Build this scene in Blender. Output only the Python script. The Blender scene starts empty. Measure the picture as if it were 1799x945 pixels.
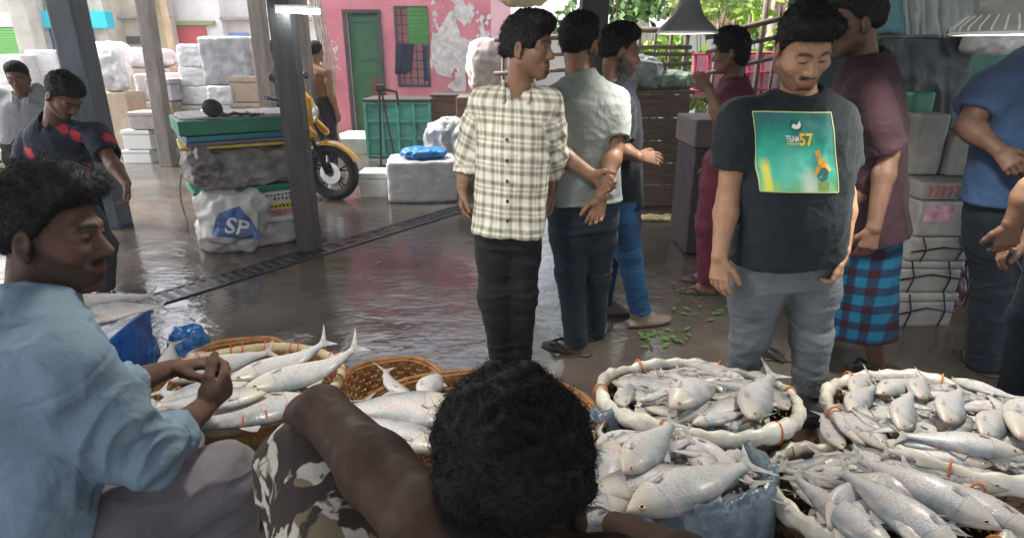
import bpy, bmesh, math, random
import numpy as np
from mathutils import Vector, Matrix
from mathutils.bvhtree import BVHTree
R = math.radians
random.seed(11)
rng = np.random.default_rng(11)
scene = bpy.context.scene
col = scene.collection
# ------------------------------------------------------------------ camera geometry
PW, PH, FOC, PITCH, HC = 1799.0, 945.0, 1050.0, R(19.85), 1.48
CP, SP = math.cos(PITCH), math.sin(PITCH)
def ray(px, py):
    x = (px - PW / 2) / FOC; v = (PH / 2 - py) / FOC
    return Vector((x, CP + v * SP, -SP + v * CP))
def at(px, py, Y):
    d = ray(px, py); t = Y / d.y
    return Vector((d.x * t, Y, HC + d.z * t))
def gp(px, py, z=0.0):
    d = ray(px, py); t = (z - HC) / d.z
    return Vector((d.x * t, d.y * t, z))
# ------------------------------------------------------------------ object helpers
def tag(o, label=None, cat=None, group=None, kind=None):
    if label: o['label'] = label
    if cat: o['category'] = cat
    if group: o['group'] = group
    if kind: o['kind'] = kind
    return o
def empty(name, loc=(0, 0, 0), rz=0.0, label=None, cat=None, group=None):
    o = bpy.data.objects.new(name, None); col.objects.link(o)
    o.location = loc; o.rotation_euler = (0, 0, rz); o.empty_display_size = .1
    return tag(o, label, cat, group)
def link(name, me, m=None, parent=None, smooth=False):
    o = bpy.data.objects.new(name, me); col.objects.link(o)
    if m is not None: me.materials.append(m)
    if parent is not None: o.parent = parent
    if smooth and len(me.polygons):
        me.polygons.foreach_set('use_smooth', np.ones(len(me.polygons), dtype=bool))
    return o
def copy_tree(o, parent=None):
    c = o.copy(); col.objects.link(c)
    if parent is not None: c.parent = parent
    for ch in list(o.children): copy_tree(ch, c)
    return c
def np_mesh(name, V, Q):
    me = bpy.data.meshes.new(name)
    V = np.asarray(V, dtype=np.float32); Q = np.asarray(Q, dtype=np.int32)
    k = Q.shape[1]
    me.vertices.add(len(V)); me.vertices.foreach_set('co', V.ravel())
    me.loops.add(Q.size); me.loops.foreach_set('vertex_index', Q.ravel())
    me.polygons.add(len(Q)); me.polygons.foreach_set('loop_start', np.arange(0, Q.size, k, dtype=np.int32))
    me.polygons.foreach_set('loop_total', np.full(len(Q), k, dtype=np.int32))
    me.update(calc_edges=True)
    return me
class MB:
    """collects shapes into ONE mesh"""
    def __init__(s): s.v = []; s.f = []
    def add(s, vs, fs):
        n = len(s.v); s.v += [tuple(v) for v in vs]; s.f += [tuple(i + n for i in f) for f in fs]; return s
    def box(s, c, d, rz=0.0, bev=0.0, rot=None):
        bm = bmesh.new(); bmesh.ops.create_cube(bm, size=1)
        bmesh.ops.scale(bm, vec=d, verts=bm.verts)
        if bev > 0: bmesh.ops.bevel(bm, geom=bm.edges[:], offset=bev, segments=2, affect='EDGES', profile=.6)
        M = Matrix.Translation(c) @ (rot if rot is not None else Matrix.Rotation(rz, 4, 'Z'))
        bm.transform(M); bm.verts.index_update()
        s.add([v.co for v in bm.verts], [[v.index for v in f.verts] for f in bm.faces]); bm.free(); return s
    def tube(s, pts, r, n=8, cap=True, closed=False, flat=1.0):
        pts = [Vector(p) for p in pts]; rs = r if isinstance(r, (list, tuple)) else [r] * len(pts)
        vs = []; fs = []; prev = None; m = len(pts)
        for i, p in enumerate(pts):
            if closed: d = pts[(i + 1) % m] - pts[i - 1]
            else: d = pts[min(i + 1, m - 1)] - pts[max(i - 1, 0)]
            if d.length < 1e-9: d = Vector((0, 0, 1))
            d.normalize()
            if prev is None:
                u = d.cross(Vector((0, 0, 1)))
                if u.length < 1e-3: u = d.cross(Vector((1, 0, 0)))
            else:
                u = prev - d * prev.dot(d)
            u.normalize(); prev = u; w = d.cross(u)
            for k in range(n):
                a = 2 * math.pi * k / n
                vs.append(p + (u * math.cos(a) + w * (math.sin(a) * flat)) * rs[i])
        for i in range(m if closed else m - 1):
            j = (i + 1) % m
            for k in range(n):
                l = (k + 1) % n
                fs.append((i * n + k, i * n + l, j * n + l, j * n + k))
        if cap and not closed:
            fs.append(tuple(range(n - 1, -1, -1))); fs.append(tuple((m - 1) * n + k for k in range(n)))
        return s.add(vs, fs)
    def lathe(s, prof, n=24, c=(0, 0, 0), M=None):
        vs = []; fs = []; c = Vector(c)
        for (r, z) in prof:
            for k in range(n):
                a = 2 * math.pi * k / n
                v = Vector((r * math.cos(a), r * math.sin(a), z))
                vs.append((M @ v if M is not None else v) + c)
        for i in range(len(prof) - 1):
            for k in range(n):
                l = (k + 1) % n
                fs.append((i * n + k, i * n + l, (i + 1) * n + l, (i + 1) * n + k))
        return s.add(vs, fs)
    def grid(s, fn, nu, nv):
        vs = [fn(i / nu, j / nv) for j in range(nv + 1) for i in range(nu + 1)]
        fs = [(j * (nu + 1) + i, j * (nu + 1) + i + 1, (j + 1) * (nu + 1) + i + 1, (j + 1) * (nu + 1) + i) for j in range(nv) for i in range(nu)]
        return s.add(vs, fs)
    def build(s, name, m, parent=None, smooth=False, thick=0.0):
        me = bpy.data.meshes.new(name); me.from_pydata(s.v, [], s.f); me.update()
        o = link(name, me, m, parent, smooth)
        if thick:
            md = o.modifiers.new('s', 'SOLIDIFY'); md.thickness = thick; md.offset = 0
        return o
def auto_smooth(o, ang=40):
    me = o.data
    me.polygons.foreach_set('use_smooth', np.ones(len(me.polygons), dtype=bool))
    bm = bmesh.new(); bm.from_mesh(me)
    for e in bm.edges:
        if len(e.link_faces) == 2 and e.calc_face_angle(0) > R(ang): e.smooth = False
    bm.to_mesh(me); bm.free(); return o
# ------------------------------------------------------------------ noise
def _hash(ix, iy, iz, seed):
    h = (ix.astype(np.int64) * 374761393 + iy.astype(np.int64) * 668265263 + iz.astype(np.int64) * 2147483647 + seed * 974711) & 0xffffffff
    h = ((h ^ (h >> 13)) * 1274126177) & 0xffffffff
    h = (h ^ (h >> 16)) & 0xffff
    return h.astype(np.float32) / 65535.0
def vnoise(P, seed=0):
    P = np.asarray(P, dtype=np.float32); I = np.floor(P); f = P - I; I = I.astype(np.int64)
    u = f * f * (3 - 2 * f); out = 0
    for dx in (0, 1):
        wx = u[:, 0] if dx else 1 - u[:, 0]
        for dy in (0, 1):
            wy = u[:, 1] if dy else 1 - u[:, 1]
            for dz in (0, 1):
                wz = u[:, 2] if dz else 1 - u[:, 2]
                out = out + wx * wy * wz * _hash(I[:, 0] + dx, I[:, 1] + dy, I[:, 2] + dz, seed)
    return out
def fbm(P, seed=0, o=3):
    a = .5; s = 0; P = np.asarray(P, dtype=np.float32)
    for i in range(o): s = s + a * vnoise(P * (2.03 ** i), seed + i * 17); a *= .5
    return s
def mesh_co(me):
    a = np.empty(len(me.vertices) * 3, dtype=np.float32); me.vertices.foreach_get('co', a); return a.reshape(-1, 3)
def mesh_no(me):
    a = np.empty(len(me.vertices) * 3, dtype=np.float32); me.vertices.foreach_get('normal', a); return a.reshape(-1, 3)
def set_co(me, V):
    me.vertices.foreach_set('co', np.asarray(V, dtype=np.float32).ravel()); me.update()
def set_col(me, name, C):
    at_ = me.color_attributes.new(name, 'FLOAT_COLOR', 'POINT')
    A = np.ones((len(C), 4), dtype=np.float32); A[:, :3] = C
    at_.data.foreach_set('color', A.ravel())
# ------------------------------------------------------------------ materials (node based)
def lin(r, g, b):
    f = lambda c: (c / 255 / 12.92) if c / 255 <= .04045 else ((c / 255 + .055) / 1.055) ** 2.4
    return (f(r), f(g), f(b))
class NT:
    def __init__(s, name):
        s.m = bpy.data.materials.new(name); s.m.use_nodes = True; s.t = s.m.node_tree; s.n = s.t.nodes
        s.b = s.n['Principled BSDF']; s.tc = s.n.new('ShaderNodeTexCoord'); s.co = s.tc.outputs['Object']
    def L(s, a, b): s.t.links.new(a, b)
    def noise(s, scale, detail=4, co=None, stretch=None, dist=0.0, rough=.55):
        x = s.n.new('ShaderNodeTexNoise'); x.inputs['Scale'].default_value = scale; x.inputs['Detail'].default_value = detail
        x.inputs['Distortion'].default_value = dist; x.inputs['Roughness'].default_value = rough
        s.L(s.mapped(stretch, co) if stretch else (co or s.co), x.inputs['Vector']); return x.outputs['Fac']
    def mapped(s, sc, co=None, rot=(0, 0, 0)):
        mp = s.n.new('ShaderNodeMapping'); mp.inputs['Scale'].default_value = sc; mp.inputs['Rotation'].default_value = rot
        s.L(co or s.co, mp.inputs['Vector']); return mp.outputs['Vector']
    def ramp(s, fac, stops):
        r = s.n.new('ShaderNodeValToRGB'); e = r.color_ramp.elements
        while len(e) < len(stops): e.new(.5)
        for i, (p, c) in enumerate(stops):
            e[i].position = p
            if isinstance(c, (int, float)): c = (c, c, c)
            e[i].color = (*c[:3], 1)
        s.L(fac, r.inputs['Fac']); return r.outputs['Color']
    def mix(s, fac, a, b, mode='MIX'):
        x = s.n.new('ShaderNodeMix'); x.data_type = 'RGBA'; x.blend_type = mode
        for i, v in ((0, fac), (6, a), (7, b)):
            sock = x.inputs[i]
            if isinstance(v, (int, float)): sock.default_value = v if i == 0 else (v, v, v, 1)
            elif isinstance(v, tuple): sock.default_value = (*v[:3], 1)
            else: s.L(v, sock)
        return x.outputs[2]
    def math(s, op, a, b=0.0, c=0.0):
        x = s.n.new('ShaderNodeMath'); x.operation = op
        for i, v in enumerate((a, b, c)):
            if isinstance(v, (int, float)): x.inputs[i].default_value = v
            else: s.L(v, x.inputs[i])
        return x.outputs[0]
    def xyz(s, co=None):
        x = s.n.new('ShaderNodeSeparateXYZ'); s.L(co or s.co, x.inputs[0]); return x.outputs
    def bump(s, h, strength=.5, dist=.01):
        x = s.n.new('ShaderNodeBump'); x.inputs['Strength'].default_value = strength; x.inputs['Distance'].default_value = dist
        s.L(h, x.inputs['Height']); s.L(x.outputs['Normal'], s.b.inputs['Normal'])
    def set(s, **k):
        for n, v in k.items():
            sock = s.b.inputs[{'color': 'Base Color', 'rough': 'Roughness', 'metal': 'Metallic', 'spec': 'Specular IOR Level', 'alpha': 'Alpha', 'trans': 'Transmission Weight',
                               'emit': 'Emission Color', 'estr': 'Emission Strength', 'sss': 'Subsurface Weight', 'coat': 'Coat Weight', 'coatr': 'Coat Roughness', 'ior': 'IOR', 'sheen': 'Sheen Weight'}[n]]
            if isinstance(v, (int, float)): sock.default_value = v
            elif isinstance(v, tuple): sock.default_value = (*v[:3], 1)
            else: s.L(v, sock)
        return s
def mul(c, k): return tuple(min(1, x * k) for x in c[:3])
def mat(name, c, rough=.6, metal=0.0, var=.25, vs=6, bump=.0, bs=40, c2=None, spec=.5, dirt=0.0, bd=.01, stretch=None, coat=0.0):
    t = NT(name)
    f = t.noise(vs, 5, stretch=stretch)
    base = t.ramp(f, [(.3, mul(c, 1 - var)), (.7, c2 or mul(c, 1 + var))])
    if dirt > 0:
        d = t.ramp(t.noise(vs * .45 + 1.3, 7, rough=.7), [(.45, 0.0), (.68, 1.0)])
        base = t.mix(t.math('MULTIPLY', d, dirt), base, (.06, .05, .04))
    t.set(color=base, metal=metal, spec=spec, coat=coat)
    t.set(rough=t.ramp(t.noise(vs * 2.3, 3), [(.3, max(.02, rough - .1)), (.7, min(1, rough + .1))]))
    if bump: t.bump(t.noise(bs, 5, stretch=stretch), bump, bd)
    return t.m
# ------------------------------------------------------------------ signed distance modelling + surface nets
class SDF:
    def __init__(s, lo, hi, v):
        s.v = v; s.lo = np.array(lo, float); n = np.ceil((np.array(hi, float) - s.lo) / v).astype(int) + 1
        s.ax = [(s.lo[i] + v * np.arange(n[i])).astype(np.float32) for i in range(3)]
        s.F = np.full(tuple(n), .15, dtype=np.float32)
    def put(s, lo, hi, fn, k=0.0, op='add', pad=None):
        m = (k + 3 * s.v) if pad is None else pad; sl = []
        for i in range(3):
            a = int(max(0, math.floor((lo[i] - m - s.lo[i]) / s.v))); b = int(min(len(s.ax[i]), math.ceil((hi[i] + m - s.lo[i]) / s.v) + 1))
            if b <= a: return s
            sl.append(slice(a, b))
        sl = tuple(sl)
        d = fn(s.ax[0][sl[0]][:, None, None], s.ax[1][sl[1]][None, :, None], s.ax[2][sl[2]][None, None, :]).astype(np.float32)
        f = s.F[sl]
        if op == 'add':
            r = np.minimum(f, d)
            if k > 0: h = np.maximum(k - np.abs(f - d), 0) / k; r = r - h * h * (k * .25)
        else:
            e = -d if op == 'sub' else d
            r = np.maximum(f, e)
            if k > 0: h = np.maximum(k - np.abs(f - e), 0) / k; r = r + h * h * (k * .25)
        s.F[sl] = r
        return s
    def cap(s, a, b, ra, rb, k=.02, op='add'):
        a = Vector(a); b = Vector(b); ba = b - a; L2 = max(ba.length_squared, 1e-9); r = max(ra, rb)
        def fn(X, Y, Z):
            x = X - a.x; y = Y - a.y; z = Z - a.z
            h = np.clip((x * ba.x + y * ba.y + z * ba.z) / L2, 0, 1)
            return np.sqrt((x - h * ba.x) ** 2 + (y - h * ba.y) ** 2 + (z - h * ba.z) ** 2) - (ra + (rb - ra) * h)
        return s.put([min(a[i], b[i]) - r for i in range(3)], [max(a[i], b[i]) + r for i in range(3)], fn, k, op)
    def capcut(s, a, b, ra, rb, k=.02):
        a = Vector(a); b = Vector(b); ba = b - a; L2 = ba.length_squared; L = math.sqrt(L2); r = max(ra, rb)
        def fn(X, Y, Z):
            x = X - a.x; y = Y - a.y; z = Z - a.z
            q = (x * ba.x + y * ba.y + z * ba.z) / L2; h = np.clip(q, 0, 1.2)
            return np.maximum(np.sqrt((x - h * ba.x) ** 2 + (y - h * ba.y) ** 2 + (z - h * ba.z) ** 2) - (ra + (rb - ra) * h), (q - 1) * L)
        return s.put([min(a[i], b[i]) - r for i in range(3)], [max(a[i], b[i]) + r for i in range(3)], fn, k, 'add')
    def chain(s, pts, rs, k=.02, op='add'):
        for i in range(len(pts) - 1): s.cap(pts[i], pts[i + 1], rs[i], rs[i + 1], k, op)
        return s
    def ell(s, c, r, M=None, k=.02, op='add'):
        c = Vector(c); m = max(r); M = M or Matrix.Identity(3)
        def fn(X, Y, Z):
            x = X - c.x; y = Y - c.y; z = Z - c.z
            q = [x * M[0][i] + y * M[1][i] + z * M[2][i] for i in range(3)]
            k0 = np.sqrt(sum((q[i] / r[i]) ** 2 for i in range(3))); k1 = np.sqrt(sum((q[i] / r[i] ** 2) ** 2 for i in range(3)))
            return np.where(k1 > 1e-6, k0 * (k0 - 1) / np.maximum(k1, 1e-6), -min(r))
        return s.put([c[i] - m for i in range(3)], [c[i] + m for i in range(3)], fn, k, op)
    def ecap(s, a, b, ra, rb, side, k=.02, op='add', flat=True, pw=2.0):
        """tapered elliptic tube a->b, flat or rounded ends"""
        return s.loft([(0, *ra), (1, *rb)], a, b, side, k, op, flat, pw)
    def loft(s, rings, a, b, side, k=.02, op='add', flat=True, pw=2.0):
        """rings (u along a->b, half width, half depth[, offset across, offset forward])"""
        a = Vector(a); b = Vector(b); ax = b - a; L = ax.length; ax = ax / L
        sd = Vector(side); sd = (sd - ax * sd.dot(ax)).normalized(); fw = ax.cross(sd)
        us = [r[0] * L for r in rings]; g = [np.array([(r[i] if len(r) > i else 0.0) for r in rings]) for i in (1, 2, 3, 4)]
        R_ = max(max(g[0]), max(g[1])) + max(np.abs(g[2]).max(), np.abs(g[3]).max())
        p0 = a + ax * us[0]; p1 = a + ax * us[-1]
        def fn(X, Y, Z):
            x = X - a.x; y = Y - a.y; z = Z - a.z
            h = x * ax.x + y * ax.y + z * ax.z
            hc = np.clip(h, us[0], us[-1]).ravel()
            rx, ry, ox, oy = [np.interp(hc, us, q).reshape(h.shape) for q in g]
            qx = (x * sd.x + y * sd.y + z * sd.z - ox) / rx; qy = (x * fw.x + y * fw.y + z * fw.z - oy) / ry
            q = np.sqrt(qx * qx + qy * qy) if pw == 2.0 else (np.abs(qx) ** pw + np.abs(qy) ** pw) ** (1 / pw)
            d = (q - 1) * np.minimum(rx, ry)
            e = np.maximum(h - us[-1], us[0] - h)
            return np.maximum(d, e) if flat else np.where(e > 0, np.sqrt(np.maximum(d, 0) ** 2 + e * e), d)
        return s.put([min(p0[i], p1[i]) - R_ for i in range(3)], [max(p0[i], p1[i]) + R_ for i in range(3)], fn, k, op)
    def mesh(s, name):
        F = s.F; v = s.v
        F[0] = F[-1] = .1; F[:, 0] = .1; F[:, -1] = .1; F[:, :, 0] = .1; F[:, :, -1] = .1
        S = F < 0
        c = S[:-1, :-1, :-1].astype(np.int8)
        for d in ((1, 0, 0), (0, 1, 0), (0, 0, 1), (1, 1, 0), (1, 0, 1), (0, 1, 1), (1, 1, 1)):
            c = c + S[d[0]:S.shape[0] - 1 + d[0], d[1]:S.shape[1] - 1 + d[1], d[2]:S.shape[2] - 1 + d[2]]
        act = (c > 0) & (c < 8)
        I = np.argwhere(act); idx = np.full(act.shape, -1, dtype=np.int32); idx[act] = np.arange(len(I))
        cs = [(i & 1, (i >> 1) & 1, (i >> 2) & 1) for i in range(8)]
        vals = np.stack([F[I[:, 0] + q[0], I[:, 1] + q[1], I[:, 2] + q[2]] for q in cs], 1)
        acc = np.zeros((len(I), 3)); cnt = np.zeros(len(I))
        for i in range(8):
            for b in (1, 2, 4):
                if not i & b:
                    j = i | b; va, vb = vals[:, i], vals[:, j]; m = (va < 0) != (vb < 0)
                    t = np.where(m, va / np.where(m, va - vb, 1), 0)
                    for x in range(3): acc[:, x] += np.where(m, cs[i][x] + t * (cs[j][x] - cs[i][x]), 0)
                    cnt += m
        V = (I + acc / cnt[:, None]) * v + s.lo
        Q = []
        for axis in range(3):
            a1, a2 = (axis + 1) % 3, (axis + 2) % 3
            lo = [slice(None)] * 3; hi = [slice(None)] * 3; lo[axis] = slice(0, -1); hi[axis] = slice(1, None)
            A = S[tuple(lo)]; B = S[tuple(hi)]
            E = np.argwhere(A != B); fl = A[tuple(E.T)]
            ok = (E[:, a1] > 0) & (E[:, a2] > 0) & (E[:, a1] < S.shape[a1] - 1) & (E[:, a2] < S.shape[a2] - 1)
            E = E[ok]; fl = fl[ok]; q = []
            for (o1, o2) in ((0, 0), (-1, 0), (-1, -1), (0, -1)):
                G = E.copy(); G[:, a1] += o1; G[:, a2] += o2; q.append(idx[tuple(G.T)])
            q = np.stack(q, 1); q[~fl] = q[~fl][:, ::-1]; Q.append(q[:, ::-1] if False else q)
        Q = np.concatenate(Q)
        return np_mesh(name, V, Q)
def displaced(me, fn):
    V = mesh_co(me); N = mesh_no(me); set_co(me, V + N * fn(V, N)[:, None]); return me
ROOF_Y0, BACKWALL = -1.9, False
LP1, LP2, LP3 = 2.9, 3.4, 4.4
SKY, SUN, EXPO = .15, 1.5, 2.15
HAZE = .003
# ------------------------------------------------------------------ people
def skin_mat(name, rough=.52, spec=.3):
    t = NT(name); a = t.n.new('ShaderNodeAttribute'); a.attribute_name = 'tone'
    f = t.ramp(t.noise(16, 6, rough=.7), [(.28, (.70, .68, .70)), (.5, (.98, .96, .95)), (.74, (1.25, 1.16, 1.12))])
    t.set(color=t.mix(1.0, a.outputs['Color'], f, 'MULTIPLY'), rough=t.ramp(t.noise(30, 4), [(.35, rough - .14), (.65, rough + .12)]), spec=spec, sss=.04)
    t.bump(t.math('ADD', t.noise(420, 3), t.math('MULTIPLY', t.noise(60, 4), 1.5)), .22, .003); return t.m
SKIN = skin_mat('skin'); SKIND = skin_mat('matte_skin', .7, .16)
def hair_mat(name, c, rough=.7):
    t = NT(name); t.set(color=t.ramp(t.noise(60, 2), [(.3, mul(c, .6)), (.7, mul(c, 1.5))]), rough=rough, spec=.18); return t.m
HAIR = hair_mat('black_hair', (.011, .010, .010))
def cloth(name, c, var=.16, bs=16, rough=.85, c2=None, wave=.35, bd=.02):
    t = NT(name)
    base = t.ramp(t.noise(7, 5), [(.3, mul(c, 1 - var)), (.7, c2 or mul(c, 1 + var))])
    t.set(color=base, rough=rough, spec=.25, sheen=.04)
    h = t.math('ADD', t.noise(bs, 5, dist=.6), t.math('MULTIPLY', t.noise(700, 1), .06))
    h = t.math('ADD', h, t.math('MULTIPLY', t.noise(5, 4, dist=1.6), 1.2)); t.bump(h, wave, bd); return t.m
def smooth01(x, a, b): 
    t = np.clip((x - a) / (b - a), 0, 1); return t * t * (3 - 2 * t)
def folds(V, seed, amp, sx, sy, sz):
    n = fbm(V * np.array([sx, sy, sz]) + 2.2 * fbm(V * 4, seed + 5, 2)[:, None], seed, 2) / .75
    return amp * (np.abs(2 * n - 1) * -1.6 + .6)
HEADS = {}
def head_frame(yaw, pitch, roll):
    return (Matrix.Rotation(-yaw, 3, 'Z') @ Matrix.Rotation(-pitch, 3, 'X') @ Matrix.Rotation(roll, 3, 'Y'))
def sculpt_head(s, c, M, k, o):
    """head with brow, sockets, nose, lips, jaw and ears added to the body field; c = centre, M = head axes, k = scale"""
    P = lambda x, y, z: c + M @ Vector((x, y, z)) * k
    E = lambda p, r, kk, op='add', MM=None: s.ell(P(*p), [q * k for q in r], MM or M, kk * k, op)
    fat = o.get('fat', 0)
    E((0, -.012, .036), (.073, .093, .080), .02)
    E((0, .022, -.028), (.060 + fat * .5, .066, .088), .03)
    for sx in (-1, 1):
        s.cap(P(sx * (.050 + fat), .005, -.052), P(sx * .020, .060, -.098), (.024 + fat) * k, .019 * k, .025 * k)
        E((sx * .040, .052, -.024), (.026 + fat, .030, .026), .02)
        s.cap(P(sx * .012, .086, .022), P(sx * .046, .070, .020), .011 * k, .010 * k, .012 * k)
        E((sx * .032, .095, .002), (.018, .013, .012), .012, 'sub')
        E((sx * .031, .071, .002), (.0165, .0165, .0150), .003)
        s.cap(P(sx * .017, .0835, .0075), P(sx * .045, .0745, .0065), .0042 * k, .004 * k, .005 * k)
        E((sx * .013, .090, -.037), (.009, .012, .008), .007)
        Me = M @ Matrix.Rotation(R(-sx * 18), 3, 'Z') @ Matrix.Rotation(R(-12), 3, 'X')
        s.ell(P(sx * .079, -.012, -.008), [.009 * k, .020 * k, .034 * k], Me, .008 * k)
        s.ell(P(sx * .089, -.008, -.004), [.007 * k, .011 * k, .020 * k], Me, .004 * k, 'sub')
        s.ell(P(sx * .082, -.004, -.035), [.007 * k, .009 * k, .010 * k], Me, .006 * k)
    s.cap(P(0, .084, .006), P(0, .106, -.032), .0085 * k, .0125 * k, .012 * k)
    E((0, .066, -.100), (.024, .022, .020), .02)
    E((0, .078, -.068), (.030, .016, .022), .015)
    for (z, y, r) in ((-.0615, .0915, .0062), (-.0735, .0900, .0075)):
        s.cap(P(-.021, y - .010, z), P(0, y, z + (.001 if z > -.065 else 0)), r * .6 * k, r * k, .004 * k)
        s.cap(P(.021, y - .010, z), P(0, y, z), r * .6 * k, r * k, .004 * k)
    if o.get('mouth_open'):
        E((0, .097, -.068), (.015, .012, .0035), .003, 'sub')
def paint_head(q, C, o):
    """q = vertices in head axes; colours of lips, brows, eyes, beard, hair roots"""
    x, y, z = q[:, 0], q[:, 1], q[:, 2]; ax = np.abs(x); sk = np.array(o['skin']); hc = np.array((.012, .010, .010))
    near = (np.linalg.norm(q, axis=1) < .134) & (ax < .10)
    def blend(m, c):
        m = np.where(near, m, 0)[:, None]; C[:] = C * (1 - m) + np.array(c) * m
    blend(smooth01(y, .02, .07) * (1 - smooth01(np.abs(z + .03), .03, .05)) * .25, mul(sk, 1.15))
    lip = smooth01(.0245 - ax, 0, .005) * smooth01(.0135 - np.abs(z + .0675), 0, .004) * smooth01(y, .074, .080)
    blend(lip * .75, (sk[0] * .85, sk[1] * .55, sk[2] * .55))
    if o.get('mouth_open'):
        blend(smooth01(.015 - ax, 0, .003) * smooth01(.004 - np.abs(z + .068), 0, .0015) * smooth01(y, .068, .074), (.55, .5, .45))
    bz = .026 - ((ax - .028) ** 2) * 9
    blend(smooth01(.024 - np.abs(ax - .031), 0, .008) * smooth01(.0065 - np.abs(z - bz), 0, .004) * smooth01(y, .05, .06) * .9, hc)
    e = np.sqrt(((ax - .031) / .0145) ** 2 + ((z - o.get('eyez', .001)) / o.get('eyeh', .0062)) ** 2)
    blend(smooth01(1.25 - e, 0, .25) * smooth01(y, .06, .07) * .8, hc)
    if o.get('eyeh', .006) > .004:
        blend(smooth01(1.0 - e, 0, .25) * smooth01(y, .06, .07), (.30, .265, .24))
        i = np.sqrt((ax - .031 + np.sign(x) * -o.get('gaze', 0)) ** 2 + (z - .001) ** 2)
        blend(smooth01(.0062 - i, 0, .0015) * smooth01(y, .06, .07), (.012, .008, .006))
    nz = fbm(q * 260, 3, 2) / .75
    must = smooth01(.032 - ax, 0, .008) * smooth01(.009 - np.abs(z + .050 + ax * .25), 0, .005) * smooth01(y, .068, .078)
    chin = smooth01(.026 - ax, 0, .010) * smooth01(-z, .086, .094) * smooth01(y, .03, .05)
    jaw = smooth01(-z - .004 - np.maximum(y, 0) * .62, .0, .018) * smooth01(y, -.035, -.01) * (1 - smooth01(-z, .115, .14))
    jaw = jaw * (1 - np.clip(lip * 1.6, 0, 1)) * (1 - smooth01(.030 - np.abs(z + .045), 0, .012) * smooth01(.036 - ax, 0, .006) * smooth01(y, .075, .082))
    for key, m in (('moustache', must), ('goatee', chin), ('beard', jaw), ('stubble', jaw)):
        if o.get(key): blend(np.clip(m * o[key] * (.55 + .8 * nz), 0, 1) * (.45 if key == 'stubble' else 1), hc)
    sc = smooth01(z - np.interp(y, [-.1, -.03, .02, .06, .1], [-.05, -.02, .012, .066, .085]), -.004, .012)
    sc = sc * (1 - smooth01(ax, .078, .086)) * (1 - smooth01(np.linalg.norm(q, axis=1), .118, .13))
    if not o.get('bald'): blend(sc, hc)
def make_hair(root, c, M, k, o):
    """hair cap with a ragged outline plus single locks, one mesh"""
    v = o.get('hv', .0045); th = o.get('hair', .014); top = o.get('top', .0)
    s = SDF([-.15, -.16, -.12], [.15, .16, .19], v)
    s.ell((0, -.014, .040), (.074 + th * .75, .094 + th, .080 + th + top * .5), None, 0)
    if top: s.ell((0, .030, .085 + top * .5), (.062, .062, .038 + top * .6), None, .03)
    if o.get('quiff'): s.cap((-.045, .07, .10), (.045, .075, .105), .024 + o['quiff'], .026 + o['quiff'], .03)
    if o.get('longback'): s.ell((0, -.06, -.03), (.07, .05, .07), None, .03)
    if o.get('bun'): s.ell((o['bun'] * .03, -.118, -.012), (.026, .026, .032), None, .01)
    fr = o.get('fringe', .066)
    ys = np.array([-.16, -.09, -.03, .0, .02, .045, .075, .13]); nape = o.get('nape', -.052)
    zs = np.array([nape, nape, -.020, -.006, .010, fr * .75, fr, fr + .012])
    def low(X, Y, Z): return (np.interp(Y.ravel(), ys, zs).reshape(Y.shape) - Z) + 0 * X
    if not (o.get('bun') or o.get('longback')): s.put([-.2] * 3, [.2] * 3, lambda X, Y, Z: -low(X, Y, Z), .030, 'sub', .3)
    s.ell((0, .112, -.035), (.071, .085, .035 + fr), None, .026, 'sub')
    if o.get('bun') or o.get('longback'): s.put([-.2] * 3, [.2] * 3, lambda X, Y, Z: -(np.where(Y < -.02, -.11, -.004) - Z) + 0 * X, .01, 'sub', .3)
    me = s.mesh('hair'); V = mesh_co(me); N = mesh_no(me)
    am = o.get('rag', .006); fq = o.get('rfreq', 70)
    V = V + N * ((fbm(V * fq, 9, 3) / .87 - .5) * 2 * am + (fbm(V * fq * .4, 4, 2) / .75 - .5) * am)[:, None]
    V0, N0 = V, N; n = int(o.get('locks', 1500) * 1.7); ln = o.get('len', .016); w = o.get('lw', .0011); curl = o.get('curl', .5)
    up = V0[:, 2] > -.2
    ids = rng.choice(np.nonzero(up)[0], n)
    p = V0[ids] - N0[ids] * .004; d = N0[ids] + rng.normal(0, .45, (n, 3)) + np.array(o.get('comb', (0, .25, .25)))
    d /= np.linalg.norm(d, axis=1)[:, None]; L = ln * (.5 + rng.random(n))[:, None]
    ax = rng.normal(0, 1, (n, 3)); ax /= np.linalg.norm(ax, axis=1)[:, None]
    sd = np.cross(d, ax); sd /= np.linalg.norm(sd, axis=1)[:, None] + 1e-6
    rows = []; cur = p; seg = 4
    for i in range(seg + 1):
        ww = w * (1 - i / (seg + .6))
        rows += [cur - sd * ww, cur + sd * ww]
        d = d + np.cross(ax, d) * curl * .8 + np.array((0, 0, -.10)); d /= np.linalg.norm(d, axis=1)[:, None]
        cur = cur + d * L / seg
    A = np.stack(rows, 1).reshape(-1, 3); base = (np.arange(n) * (2 * seg + 2))[:, None]
    Q = np.concatenate([base + np.array([2 * i, 2 * i + 1, 2 * i + 3, 2 * i + 2]) for i in range(seg)])
    q0 = np.empty(len(me.polygons) * 4, dtype=np.int32); me.loops.foreach_get('vertex_index', q0)
    allV = np.concatenate([V, A]); allQ = np.concatenate([q0.reshape(-1, 4), Q + len(V)])
    Mn = np.array(M); allV = (allV * k) @ Mn.T + np.array(c)
    me2 = np_mesh('hair', allV, allQ)
    return link('hair', me2, o.get('hairmat', HAIR), root, True)
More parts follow.
